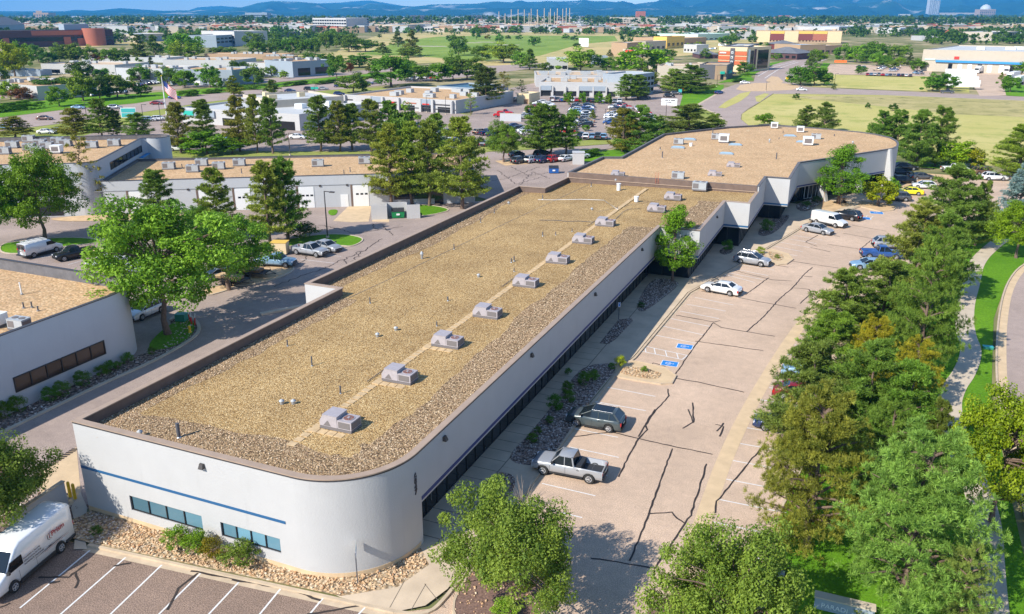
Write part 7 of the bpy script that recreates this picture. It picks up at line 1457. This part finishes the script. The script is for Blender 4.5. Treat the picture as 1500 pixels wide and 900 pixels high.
# near and middle trees: kind, foot px, foot py, top py, crown width px, colour, label
for a in (
 ("locust0", 748, 892, 738, 205, "sage", "feathery light green tree at the bottom, right of the curved corner"), ("locust1", 1068, 968, 792, 226, "sage", "broad leafy tree cut by the bottom edge, left of the grey lamp"),
 ("locust1", -14, 800, 652, 190, "leaf", "leafy tree over the yard wall above the lettered van, left edge"),
 ("ash0", 246, 490, 302, 200, "light", "big spreading leafy tree on the island beside the curved building"), ("ash1", 336, 425, 316, 118, "light", "leafy tree just behind the big spreading one, beside the work trucks"),
 ("ash1", 66, 352, 224, 112, "bright", "dense round leafy tree in front of the stepped building"), ("ash0", -8, 362, 250, 70, "bright", "leafy tree half cut by the left edge above the curved building"),
 ("barepine", 131, 314, 203, 66, "olive", "thin-crowned pine against the stepped building's corner"), ("pine0", 238, 345, 250, 62, "needle", "upright pine rising behind the big spreading tree"), ("pine1", 322, 352, 250, 62, "olive", "pine between the upright pine and the paired pines"),
 ("ash1", 298, 352, 300, 50, "green", "small leafy tree beside the loading doors behind the big tree"), ("pine2", 396, 360, 240, 70, "fresh", "left pine of the pair behind the blue-grey truck"), ("pine0", 422, 354, 234, 70, "needle", "right pine of the pair behind the blue-grey truck"),
 ("pine1", 573, 302, 186, 70, "fresh", "leftmost tall pine before the long low building"), ("pine2", 604, 300, 182, 60, "fresh", "second tall pine before the long low building"), ("pine0", 629, 302, 178, 64, "olive", "third tall pine before the long low building"), ("pine1", 677, 306, 176, 88, "fresh", "rightmost tall pine with a forked trunk, by the alley's end"),
 ("maple", 985, 414, 303, 66, "bright", "narrow leafy tree against the long shaded wall"), ("maple", 1228, 300, 213, 70, "bright", "leafy tree shading the entrance at the slanted wall"),
 ("round0", 1287, 303, 262, 38, "yellow", "young tree with thin yellowing leaves in the kerbed entrance bed"), ("round1", 1272, 285, 266, 22, "gold", "pale straw-coloured shrubby tree beside the right pier"), ("round2", 1305, 288, 262, 18, "bright", "low bright green plant at the tall pier's foot"),
 ("ash0", 738, 238, 182, 54, "green", "round leafy tree left of the row of cars behind the building"), ("pine1", 791, 229, 155, 64, "needle", "left pine over the row of cars behind the building"), ("pine2", 806, 228, 157, 50, "needle", "slim pine over the red car behind the building"), ("pine0", 829, 227, 168, 46, "needle", "right pine over the row of cars behind the building"),
 ("densepine0", 912, 222, 162, 50, "brown", "brownish pine at the left of the group beside the upper roof"), ("densepine1", 935, 222, 158, 66, "needle", "dense green pine beside the upper roof's back corner"), ("densepine2", 962, 214, 172, 46, "needle", "low wide pine nearest the upper roof's parapet"), ("densepine0", 1008, 197, 155, 84, "deep", "wide green pine beyond the upper roof, left of the street"), ("densepine1", 1046, 196, 168, 36, "bright", "low green pine where the drive meets the street"),
 ("densepine1", 1012, 136, 97, 62, "deep", "big pine on the lawn left of the roundabout"), ("densepine2", 986, 136, 102, 40, "pale", "pale olive tree left of the big pine near the roundabout"), ("round0", 950, 134, 100, 20, "olive", "thin olive tree at the shops' right end"), ("farpine0", 1007, 112, 94, 10, "dark", "narrow dark tree rising beside the big pine"),
 ("pine2", 918, 147, 110, 42, "needle", "left pine in front of the shops' right end"), ("pine1", 935, 146, 111, 38, "needle", "right pine in front of the shops' right end"), ("pine0", 712, 156, 99, 58, "dark", "large dark tree beside the shop strip's end"), ("barepine", 738, 150, 106, 34, "brown", "thin brown-needled tree right of the large dark one"), ("barepine", 764, 148, 118, 20, "dark", "small dark tree at the left end of the row of shops"),
 ("barepine", 690, 168, 138, 26, "pale", "leafless grey tree at the shop strip's corner"), ("densepine2", 1180, 192, 156, 34, "needle", "left pine just beyond the upper roof"), ("densepine0", 1206, 194, 152, 38, "needle", "right pine just beyond the upper roof"), ("round1", 1120, 184, 166, 20, "bright", "low rounded bush beyond the upper roof's far edge"),
 ("densepine1", 1287, 226, 165, 44, "needle", "leftmost of four pines beyond the building's round end"), ("densepine2", 1311, 226, 163, 44, "needle", "second of four pines beyond the building's round end"), ("densepine0", 1341, 246, 165, 54, "needle", "third of four pines beyond the building's round end"), ("densepine1", 1370, 243, 160, 58, "needle", "rightmost of four pines beyond the building's round end"),
 ("round0", 1397, 246, 207, 40, "lime", "light green leafy tree right of the four pines"), ("round1", 1421, 248, 217, 32, "yellow", "yellow-green tree behind the white pickup"), ("densepine2", 1490, 262, 186, 84, "bright", "green pine cut by the right edge above the blue spruce"),
 ("spruce", 1489, 322, 238, 78, "blue", "blue spruce at the right edge"), ("ash0", 1488, 378, 300, 84, "lime", "yellow-green leafy tree at the right edge below the blue spruce"),
 ("densepine0", 1386, 362, 248, 100, "needle", "topmost pine of the dense belt beside the lot"), ("densepine1", 1428, 360, 270, 46, "deep", "dark pine behind the topmost one of the belt"), ("densepine2", 1338, 425, 300, 98, "olive", "olive pine over the blue pickup in the belt"), ("densepine0", 1372, 440, 318, 84, "needle", "pine over the path's bend in the upper belt"), ("bigpine0", 1342, 548, 352, 120, "needle", "large pine with its trunk showing on the mown slope"), ("densepine1", 1290, 492, 386, 112, "deep", "pine between the drain strip and the large trunked pine"),
 ("densepine2", 1230, 500, 398, 104, "needle", "low pine spilling over the stalls, left of the belt"), ("densepine0", 1212, 560, 462, 100, "needle", "green pine below the low one over the stalls"), ("bigpine1", 1270, 570, 468, 84, "yellow", "yellowish pine in the middle of the belt"), ("bigpine0", 1332, 598, 498, 84, "yellow", "yellow-green pine reaching toward the path"), ("densepine1", 1178, 655, 505, 128, "deep", "dark green pine over the dark blue car"), ("densepine2", 1262, 665, 505, 128, "needle", "green pine right of the one over the dark blue car"), ("densepine0", 1318, 680, 540, 108, "needle", "green pine left of the path's lower bend"), ("densepine1", 1360, 700, 590, 50, "deep", "dark pine behind the big light green one"),
 ("bigpine1", 1182, 800, 578, 196, "olive", "olive-brown pine at the edge of the lower stalls"), ("bigpine0", 1285, 760, 592, 130, "needle", "green pine between the olive-brown and the light one"), ("bigpine1", 1322, 884, 640, 244, "lightpine", "huge light green pine at the lower right"), ("bigpine0", 1400, 925, 800, 100, "lightpine", "pale pine bough-heavy tree at the bottom right edge of the lawn"),
 ("ash1", 1452, 765, 582, 150, "lime", "yellow-green leafy tree at the right, over the path"), ("ash0", 1515, 752, 600, 100, "lime", "yellow-green leafy tree cut by the right edge")):
    tree(*a[:7])
# rows: (kind, px, foot, top, width, colour)
def row(items, desc, group):
    for i, a in enumerate(sorted(items, key=lambda q: q[1])):
        cn = {"needle": "green", "deep": "deep green", "lime": "lime green", "light": "light green"}.get(a[5], a[5]); kn = "pine" if "pine" in a[0] else "leafy tree"
        tree(*a[:6], f"{cn} {kn}, {ordinal(i)} from the left {desc}", "tree", group)
row([("pine0", 22, 204, 172, 54, "olive"), ("pine1", 112, 204, 160, 56, "olive"), ("pine2", 150, 204, 146, 44, "needle"), ("pine0", 172, 203, 162, 30, "dark"), ("pine1", 203, 205, 167, 48, "needle"), ("pine2", 265, 224, 152, 50, "olive"), ("pine0", 301, 216, 147, 44, "needle"), ("round0", 303, 226, 193, 56, "bright"), ("round1", 340, 225, 200, 38, "bright"), ("pine1", 352, 222, 143, 46, "brown"), ("pine2", 377, 224, 141, 36, "olive"), ("pine0", 400, 225, 144, 44, "needle"), ("pine1", 470, 222, 143, 52, "needle"), ("pine2", 498, 222, 150, 44, "olive"), ("pine0", 516, 220, 153, 46, "needle"), ("pine1", 545, 222, 148, 48, "olive"), ("pine2", 572, 222, 150, 50, "needle"), ("round2", 592, 222, 158, 40, "green"), ("pine1", 640, 230, 168, 40, "bright")], "behind the low buildings' parapets", "pines between the low buildings and the dealership")
row([("round0", 16, 146, 119, 24, "lime"), ("round1", 33, 148, 128, 22, "purple"), ("round2", 76, 140, 114, 42, "dark"), ("round0", 87, 156, 127, 26, "olive"), ("round1", 104, 140, 112, 28, "dark"), ("round2", 122, 148, 108, 36, "olive"), ("round0", 147, 146, 110, 28, "dark"), ("round1", 172, 143, 108, 36, "green"), ("round2", 207, 141, 124, 24, "olive"), ("round0", 120, 118, 90, 28, "dark"), ("round1", 150, 116, 100, 20, "deep"), ("round2", 206, 120, 97, 26, "deep"), ("round0", 246, 126, 99, 28, "green"), ("round1", 271, 128, 102, 28, "bright"), ("round2", 308, 128, 97, 28, "deep"), ("round0", 318, 132, 110, 15, "olive"), ("farpine0", 343, 141, 112, 28, "bright"), ("round1", 352, 118, 88, 26, "dark"), ("round2", 373, 126, 97, 28, "green"), ("farpine1", 400, 142, 117, 26, "deep"), ("round0", 420, 110, 83, 18, "dark"), ("round1", 433, 111, 94, 12, "purple"), ("round2", 416, 115, 104, 12, "lime"), ("round0", 398, 112, 96, 16, "olive"), ("round1", 493, 116, 78, 24, "deep"), ("round2", 5, 132, 96, 16, "dark")], "along the far side of the street", "street trees beyond the street")
row([("round0", 518, 136, 108, 38, "green"), ("round1", 573, 127, 80, 52, "deep"), ("round2", 595, 114, 86, 26, "deep"), ("round0", 607, 119, 95, 34, "bright"), ("round1", 642, 119, 92, 36, "bright"), ("round2", 664, 117, 80, 24, "deep"), ("round0", 684, 117, 85, 40, "green"), ("farpine0", 540, 105, 93, 10, "blue"), ("round1", 552, 102, 88, 14, "deep"), ("round2", 526, 99, 80, 32, "deep"), ("round0", 511, 106, 92, 12, "purple"), ("farpine1", 776, 103, 72, 24, "needle"), ("round0", 762, 100, 76, 20, "pale"), ("round1", 798, 106, 91, 14, "green"), ("round2", 851, 105, 72, 42, "pale"), ("round0", 888, 104, 84, 24, "bright"), ("round1", 908, 106, 88, 22, "bright"), ("round2", 940, 108, 68, 54, "lime"), ("round0", 962, 104, 84, 18, "deep"), ("farpine0", 893, 84, 73, 9, "blue"), ("round1", 706, 90, 65, 22, "green"), ("round2", 738, 92, 64, 42, "light"), ("round0", 980, 88, 72, 16, "deep")], "between the shops and the golf course", "trees between shops and golf course")
row([("round0", 511, 76, 50, 28, "green"), ("round1", 535, 76, 57, 28, "deep"), ("farpine0", 561, 80, 63, 20, "deep"), ("farpine1", 583, 69, 47, 20, "green"), ("farpine0", 604, 82, 46, 26, "green"), ("round2", 597, 84, 70, 28, "olive"), ("tiny0", 659, 62, 52, 10, "dark"), ("round0", 672, 82, 52, 20, "green"), ("round1", 680, 80, 66, 14, "olive"), ("round2", 698, 58, 38, 13, "deep"), ("tiny1", 732, 62, 50, 12, "deep"), ("farpine1", 694, 80, 70, 7, "deep"), ("tiny0", 760, 59, 51, 9, "deep"), ("round0", 783, 68, 54, 14, "deep"), ("tiny1", 829, 58, 50, 11, "deep"), ("tiny0", 841, 60, 52, 10, "dark"), ("round1", 845, 71, 63, 10, "dark"), ("tiny1", 556, 56, 50, 6, "dark"), ("tiny0", 714, 58, 51, 8, "rust"), ("tiny1", 744, 58, 52, 8, "dark")], "scattered on the golf course", "golf course trees")
row([("round0", 832, 154, 135, 11, "bright"), ("round1", 853, 153, 135, 10, "bright"), ("round2", 877, 153, 136, 10, "bright"), ("round0", 891, 154, 138, 9, "bright"), ("round1", 840, 178, 159, 13, "bright"), ("farpine0", 868, 176, 160, 9, "bright"), ("round2", 777, 171, 153, 14, "green"), ("round0", 788, 174, 157, 12, "olive"), ("round1", 858, 192, 183, 10, "bright")], "standing among the parked cars of the crowded lot", "small lot trees")
row([("round0", 22, 112, 62, 32, "yellow"), ("round1", 37, 108, 60, 22, "olive"), ("round2", 14, 110, 84, 30, "dark"), ("round0", 57, 92, 66, 20, "deep"), ("round1", 72, 94, 76, 22, "dark"), ("round2", 88, 92, 66, 20, "green"), ("round0", 104, 92, 64, 24, "olive"), ("round1", 114, 92, 66, 18, "deep"), ("round2", 134, 92, 68, 18, "olive"), ("round0", 146, 92, 76, 16, "purple"), ("round1", 163, 93, 70, 24, "olive"), ("round2", 181, 93, 72, 20, "green"), ("farpine0", 205, 90, 52, 28, "deep"), ("farpine1", 227, 84, 52, 26, "deep"), ("round0", 247, 80, 62, 20, "deep"), ("round1", 271, 84, 48, 38, "bright"), ("round2", 260, 86, 62, 20, "yellow"), ("round0", 286, 86, 62, 22, "lime"), ("round1", 320, 83, 68, 18, "green"), ("round2", 338, 82, 70, 16, "green"), ("round0", 372, 74, 48, 24, "green"), ("round1", 378, 84, 60, 22, "deep"), ("round2", 393, 83, 62, 16, "green"), ("tiny0", 205, 100, 84, 10, "olive"), ("farpine1", 222, 100, 84, 12, "dark"),
     *[(f"round{k % 3}", 407 + k * 11, 80, 57, 15, "deep") for k in range(6)], ("round1", 478, 74, 46, 20, "green"), ("round2", 492, 70, 46, 18, "deep"), ("farpine0", 84, 62, 50, 11, "dark"), ("farpine0", 12, 62, 50, 18, "deep"), ("round0", 43, 60, 50, 16, "green"), ("round0", 97, 62, 48, 14, "olive"), ("tiny1", 57, 62, 53, 8, "deep"), ("tiny0", 170, 62, 46, 18, "deep"), ("tiny1", 113, 60, 47, 10, "dark"), ("round2", 452, 90, 77, 18, "deep"), ("round0", 468, 92, 79, 20, "deep"), ("farpine0", 478, 92, 82, 9, "blue")], "round the brick building and white warehouses", "trees in the upper left")
row([("round0", 1091, 110, 91, 20, "green"), ("tiny0", 1093, 112, 107, 8, "bright"), ("round1", 1172, 125, 97, 32, "deep"), ("round2", 1192, 126, 96, 30, "deep"), ("round0", 1207, 124, 107, 18, "deep"), ("farpine0", 1188, 98, 79, 14, "deep"), ("round1", 1196, 96, 72, 20, "olive"), ("round2", 1235, 91, 67, 24, "bright"), ("tiny0", 1137, 88, 78, 14, "bright"), ("farpine1", 1221, 132, 122, 7, "blue"), ("round0", 1254, 92, 66, 20, "pale"), ("round1", 1281, 92, 61, 30, "deep"), ("round2", 1264, 93, 79, 14, "deep"), ("round0", 1284, 97, 76, 18, "pale"), ("round1", 1296, 98, 82, 18, "deep"), ("round2", 1309, 88, 68, 22, "olive"), ("round0", 1322, 84, 66, 18, "pale"), ("round1", 1318, 97, 84, 14, "lime"), ("farpine0", 1332, 98, 78, 12, "dark"), ("round2", 1343, 104, 87, 20, "deep"), ("round0", 1261, 109, 97, 13, "deep"), ("round1", 1306, 100, 90, 18, "light"), ("round2", 1366, 134, 110, 26, "deep"), ("round0", 1386, 134, 108, 26, "deep"), ("round1", 1479, 135, 111, 24, "deep"), ("farpine1", 1466, 118, 106, 8, "olive"), ("round2", 1496, 112, 93, 22, "deep"), ("tiny1", 1271, 159, 151, 7, "dark"), ("round0", 1308, 163, 152, 11, "dark"), ("tiny0", 1166, 146, 137, 9, "dark"), ("round1", 1062, 68, 52, 16, "deep"), ("tiny1", 1075, 64, 50, 12, "deep"), ("round2", 1102, 64, 52, 12, "green"), ("tiny0", 1117, 72, 62, 16, "deep"), ("tiny1", 1007, 76, 64, 10, "lime"), ("tiny0", 1022, 74, 61, 10, "lime"), ("tiny1", 1032, 86, 72, 14, "green")], "around the roundabout, hotel and warehouse", "trees in the upper right")
# shrubs
def shrub(px, py, wpx, hpx, col, lab, grp, k="shrub0", z=.12):
    x, y = G(px, py); mpp = metres_per_px(x, y); tree(k, px, py, 0, wpx, col, lab, "shrub", grp, z=z, h=hpx * mpp * 1.0)
for a in ((262, 806, 46, 36, "bright", "leftmost of four rounded shrubs under the front windows"), (290, 815, 42, 38, "bright", "second of four rounded shrubs under the front windows"), (312, 820, 36, 34, "rust", "reddish shrub, third of four under the front windows"), (351, 830, 60, 36, "green", "rightmost and widest shrub under the front windows"), (143, 786, 20, 15, "dark", "single small dark shrub at the shaded front left corner"),
          (813, 604, 26, 26, "deep", "tallest dark shrub beside the grey-green car"), (834, 592, 20, 20, "deep", "dark shrub behind the tallest one, by the walk"), (831, 578, 20, 18, "deep", "shrub third up the long stone bed"), (805, 622, 14, 11, "deep", "small shrub between the grey-green car and silver truck"), (788, 637, 13, 11, "green", "small shrub, second from the silver truck's hood"), (780, 650, 19, 14, "deep", "low shrub nearest the silver truck's hood"), (855, 566, 22, 20, "deep", "shrub midway up the long stone bed"), (868, 560, 20, 17, "deep", "shrub near the upper end of the long stone bed"), (896, 543, 12, 10, "deep", "tiny shrub at the upper end of the long stone bed"), (832, 550, 12, 9, "deep", "tiny shrub near the shaded walk"),
          (908, 540, 18, 18, "gold", "yellow-green shrub at the kerbed island's left tip"), (943, 547, 12, 9, "olive", "small olive shrub in the middle of the kerbed island"), (939, 452, 12, 8, "dark", "low dark plant in the bed under the wall tree"), (1065, 370, 19, 17, "deep", "lone round shrub by the glass step-back"), (1123, 340, 22, 17, "deep", "big dark shrub by the second step-back near the silver sedan"), (1114, 373, 14, 10, "yellow", "yellowish shrub at the farther island's tip"), (1138, 380, 9, 6, "olive", "tiny shrub in the farther island"), (1181, 303, 14, 7, "deep", "low plant in the far shaded bed, left"), (1196, 298, 16, 9, "dark", "dark plant in the far shaded bed, right"), (714, 735, 28, 18, "deep", "shaded shrub behind the feathery bottom tree"),
          (738, 906, 46, 26, "pale", "grey-green shrub under the feathery bottom tree"), (1257, 902, 26, 16, "gold", "straw-coloured grass tuft by the entrance sign"), (440, 350, 60, 22, "dark", "spreading dark juniper on the grass island behind the silver pickup"), (395, 372, 34, 16, "lime", "bright low shrubs behind the yellow box")):
    shrub(*a, "shrubs")
for i, (px, py, w_) in enumerate(((8, 612, 30), (27, 604, 30), (74, 588, 26), (92, 581, 28), (122, 566, 28), (150, 552, 22), (162, 545, 20), (173, 541, 14), (187, 533, 20), (223, 520, 14))): shrub(px, py, w_, w_ * .8, "deep", f"dark shrub, {ordinal(i)} from the left along the curved building's wall", "shrubs along the curved wall", z=.03)
for i, (px0, py0, px1, py1, hh) in enumerate(((-30, 168, 62, 158, 13), (257, 143, 295, 140, 9), (297, 138, 333, 136, 6), (350, 130, 382, 132, 6), (410, 128, 455, 123, 6), (460, 125, 500, 120, 5), (-10, 246, 20, 240, 6), (845, 232, 880, 226, 10), (1072, 121, 1090, 118, 4), (790, 108, 835, 107, 3), (520, 116, 555, 114, 3))):
    a, b2 = Vector(G(px0, py0)), Vector(G(px1, py1)); L = (b2 - a).length; h = hh * metres_per_px(a.x, a.y); t = empty("hedge", (*((a + b2) / 2), 0), math.atan2((b2 - a).y, (b2 - a).x), ["big rounded clipped hedge at the left edge of the street", "square clipped hedge right of the flag", "low hedge right of the square one", "low hedge by the small orange sign across the street", "long clipped hedge before the grey garage building", "thin clipped hedge at the street's bend", "hedge piece at the left edge beside the parapet", "dark juniper mass behind the row of parked cars", "dark clipped hedge by the green-awning corner shop", "low hedge before the white pavilion", "thin hedge in front of the frontage trees"][i], "hedge", "hedges")
    H, Rr, cm, tm = PL[f"round{i % 3}"]; c = share("crown", cm, t, (0, 0, -h * .25), 0, (L / 2 / Rr, max(2.0, h * .9) / Rr, h * 1.35 / H)); c.color = (*(TC["bright"] if i < 2 else TC["deep"]), 1)
# far suburbs: single small trees, then the rest as one mass
FT = random.Random(5); placed = []
def blocked(px, py):
    return (520 < px < 905 and 52 < py < 88) or (1000 < px < 1112 and 60 < py < 112) or (1107 < px < 1350 and 55 < py < 112) or (py > 78 and px > 1210) or (1350 < px and py > 66) or (905 < px < 1150 and py > 66) or (py > 96)
zones = [((0, 36, 240, 60), 44, "in the suburb at the far left"), ((250, 40, 420, 62), 34, "before the skyline offices, upper left"), ((420, 48, 520, 70), 16, "beside the white stepped office"), ((850, 36, 1000, 56), 34, "behind the golf course, right of the poles"), ((990, 34, 1110, 60), 30, "in the suburb above the orange hotel"), ((1230, 40, 1500, 66), 70, "in the wooded suburb at the upper right"), ((540, 42, 850, 52), 34, "along the golf course's far rim")]
for (x0, y0, x1, y1), n, desc in zones:
    for i, (px, py) in enumerate(sorted((FT.uniform(x0, x1), FT.uniform(y0, y1)) for _ in range(n))):
        if blocked(px, py): continue
        s = FT.uniform(7, 13) * (py - 14) / 36; tree(FT.choice(["tiny0", "tiny1"]), px, py, py - s * FT.uniform(.7, 1.05), s * 1.25, FT.choice(["deep", "dark", "green", "deep", "dark", "olive"]), f"small dark tree, {ordinal(i)} from the left {desc}", "tree", "small trees " + desc, name="small_tree")
def far_mass(n, y0, y1, seed, name, x0=-60, x1=1560, dens=None, smin=9, smax=17):
    rng = np.random.default_rng(seed); V0, F0, T0, _ = broadleaf(77, 8, 4.2, .6, 10, 60, 2.4, "round", .4, .36); Vs, Fs, Ts, off = [], [], [], 0; k = 0
    while k < n:
        px = rng.uniform(x0, x1); py = y0 + (y1 - y0) * rng.random() ** 1.5
        if blocked(px, py): k += 1; continue
        x, y = G(px, py); k += 1
        if dens and rng.random() > dens(px, py): continue
        s = rng.uniform(smin, smax) / 8; a = rng.random() * 6.28; c, q = math.cos(a) * s, math.sin(a) * s
        Vs.append(np.stack([V0[:, 0] * c - V0[:, 1] * q + x, V0[:, 0] * q + V0[:, 1] * c + y, V0[:, 2] * s * rng.uniform(.7, 1.1)], 1)); Fs.append(F0 + off); Ts.append(np.clip(T0 * .8 + rng.uniform(-.3, .3), 0, 1)); off += len(V0)
    me = fast_mesh(name, np.concatenate(Vs), np.concatenate(Fs), np.concatenate(Ts)); me.materials.append(M["leaf_green"]); o = bpy.data.objects.new(name, me); COL.objects.link(o); o.color = (.62, .72, .62, 1); return tag(o, "far-off tree cover of the suburbs below the mountains", kind="stuff")
wood = lambda px, py: 1.0 if px > 1180 else (.8 if 60 < px < 420 or px > 850 else .55)
far_mass(6500, 23.5, 42, 1, "distant_trees", dens=wood, smin=13, smax=24); far_mass(3200, 41, 66, 2, "suburb_trees", dens=lambda px, py: 1.0 if px > 1230 else (.6 if px < 480 else .35), smin=7, smax=12)
# far houses and low sheds
hb_ = {}
def house_mesh(w_, r_):
    if (w_, r_) not in hb_: hb_[(w_, r_)] = MB().box(-.5, .5, -.5, .5, 0, .8, w_).box(-.52, .52, -.52, .52, .801, 1, r_).mesh("far_house")
    return hb_[(w_, r_)]
WR = [("cream_wall", "roof_tan"), ("white_stucco", "roof_white"), ("tan_wall", "roof_slate"), ("white_stucco", "roof_tan"), ("cream_wall", "roof_white"), ("brick_red", "roof_red"), ("grey_stucco", "roof_white"), ("tan_wall", "roof_tan")]
for (x0, y0, x1, y1), n, desc in (((0, 30, 240, 50), 30, "in the far left suburb"), ((250, 27, 520, 42), 44, "under the skyline, left of centre"), ((520, 29, 860, 48), 46, "beyond the golf course"), ((860, 28, 1110, 52), 48, "beyond the dirt field"), ((1110, 28, 1500, 58), 46, "in the wooded suburb at the upper right")):
    for i, (px, py) in enumerate(sorted((FT.uniform(x0, x1), y0 + (y1 - y0) * FT.random() ** 1.3) for _ in range(n))):
        if blocked(px, py): continue
        x, y = G(px, py); w_, r_ = FT.choice(WR); t = share("far_house", house_mesh(w_, r_), None, (x, y, -.04), YAW + FT.uniform(-.5, .5), (FT.uniform(14, 60) if py < 36 else FT.uniform(12, 32), FT.uniform(10, 30), FT.uniform(5, 9))); tag(t, f"{w_.split('_')[0]} low building, {ordinal(i)} from the left {desc}", "building", "low buildings " + desc)
def town_mass(n, y0, y1, seed):
    rng = np.random.default_rng(seed); q = {}
    for k in range(n):
        px = rng.uniform(-60, 1560); py = y0 + (y1 - y0) * rng.random() ** 1.4
        if blocked(px, py) or (px > 1180 and rng.random() < .5): continue
        x, y = G(px, py); w_, r_ = WR[rng.integers(0, len(WR))]; a, b2, h = rng.uniform(8, 45), rng.uniform(8, 26), rng.uniform(5, 11); rz = YAW + rng.uniform(-.5, .5)
        q.setdefault(0, MB()).box(-a / 2, a / 2, -b2 / 2, b2 / 2, 0, h, w_, rz, (x, y, -.04)); q[0].box(-a / 2 - .3, a / 2 + .3, -b2 / 2 - .3, b2 / 2 + .3, h + .01, h + .8, r_, rz, (x, y, -.04))
    tag(q[0].build("distant_town"), "far-off low roofs of the town below the mountains", kind="stuff")
town_mass(4600, 23.5, 48, 9)
FB = random.Random(31); fbl = []
for k in range(46):
    px = FB.uniform(0, 1480); py = FB.uniform(29, 46)
    if blocked(px, py) or (500 < px < 900 and py > 46): continue
    fbl.append((px, py))
for i, (px, py) in enumerate(sorted(fbl)):
    w_ = FB.uniform(10, 30); wl3, rf3 = FB.choice([("white_stucco", "roof_white"), ("cream_wall", "roof_tan"), ("bluegrey_wall", "roof_slate"), ("tan_wall", "roof_tan"), ("white_stucco", "roof_slate"), ("cream_wall", "roof_white")])
    far_building("suburban_block", f"{wl3.split('_')[0]} windowed block in the far town, {ordinal(i)} from the left", (px, py), (px + w_, py + FB.uniform(-.3, .3)), py - FB.uniform(2.2, 5.2) * (1 if py < 38 else 1.3), FB.uniform(15, 40), wl3, rf3, (FB.choice([4, 6, 8]), FB.choice([1, 2]), .15, .9, .7))
# ------------------------------------------------------------------ mountains
def ridge(name, prof, D, depth, mat, seed, rough=.12, label=None):
    from mathutils import noise as mn
    cols = list(range(-160, 1700, 5)); rows_ = 16; V = []; 
    for px in cols:
        pyr = np.interp(px, [p[0] for p in prof], [p[1] for p in prof]); dv_ = _R * (px - 750) + _hd * math.hypot(1220, 430); dv_.normalize()
        for j in range(rows_):
            t = j / (rows_ - 1); dd = D + depth * t; Hh = (20 - pyr) / 1294 * (D + depth) * (1) / dv_.dot(_hd) ** 0 + EYE
            dd2 = dd / max(.3, dv_.dot(_hd)); Hh = (20 - pyr) / 1294 * (D + depth) + EYE; s = t ** .8
            nz = mn.fractal(Vector((px * .035 + seed, t * 3.2, seed)), 1.0, 2.0, 5) * rough * Hh * (1 - abs(2 * t - 1) ** 3) * 1.3
            V.append((dv_.x * dd2, dv_.y * dd2, max(-30, Hh * s + nz + (0 if t else -30))))
    F = [(i * rows_ + j, (i + 1) * rows_ + j, (i + 1) * rows_ + j + 1, i * rows_ + j + 1) for i in range(len(cols) - 1) for j in range(rows_ - 1)]
    mb = MB(); mb.add(V, F, mat, True); return tag(mb.build(name), kind="structure")
m, nt, b = newmat("mountain_forest"); co = coords(nt); f = ramp(nt, noise(nt, co, .0009, 6, .7), .57, .66); a = mixc(nt, ramp(nt, noise(nt, co, .0006, 5, .6), .35, .65), (.008, .045, .060), (.030, .085, .080)); a = mixc(nt, f, a, (.50, .48, .44)); nt.links.new(a, b.inputs["Base Color"]); b.inputs["Roughness"].default_value = 1; b.inputs["Specular IOR Level"].default_value = 0  # pale noise patches paint cloud and haze wisps into the slope colour
pB = [(-160, 17), (0, 17), (95, 17), (113, 14.8), (135, 16.5), (177, 12.5), (215, 15), (240, 16.5), (285, 15.5), (333, 14.5), (353, 12), (378, 6), (400, 3), (440, 4), (470, 6.5), (500, 8), (572, 8.5), (607, 10.5), (637, 7.5), (697, 6.5), (722, 3.5), (750, 4.5), (843, 3), (855, 1), (867, 3), (908, 4.5), (930, 7), (950, 4.5), (997, 0), (1060, -4), (1200, -8), (1300, -5), (1400, -7), (1700, -4)]
pA = [(-160, 19), (300, 19), (380, 16), (450, 18), (520, 13), (560, 15), (640, 14), (760, 12), (900, 13), (1000, 11), (1100, 7), (1200, 10), (1290, 4), (1360, 12), (1440, 8), (1500, 3), (1700, 5)]
pC = [(-160, 20), (270, 18), (290, 11.5), (325, 9.5), (360, 12), (470, 6), (500, 5), (515, 3.5), (543, 2), (575, 7), (620, 14), (1700, 14)]
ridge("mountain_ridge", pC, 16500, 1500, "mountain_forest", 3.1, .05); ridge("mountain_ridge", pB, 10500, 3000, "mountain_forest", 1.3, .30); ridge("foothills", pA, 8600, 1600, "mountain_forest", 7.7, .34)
# ------------------------------------------------------------------ air
mz, nt, b = newmat("haze_air"); nt.nodes.remove(b); pvn = N(nt, "ShaderNodeVolumePrincipled"); pvn.inputs["Color"].default_value = (.09, .48, 1.0, 1); pvn.inputs["Density"].default_value = 7.0e-5; pvn.inputs["Anisotropy"].default_value = 0.0
nt.links.new(pvn.outputs[0], nt.nodes["Material Output"].inputs["Volume"])
hz_o = MB().box(-36000, 36000, -900, 21500, -1.2, 520, "haze_air").build("haze"); hz_o["kind"] = "stuff"
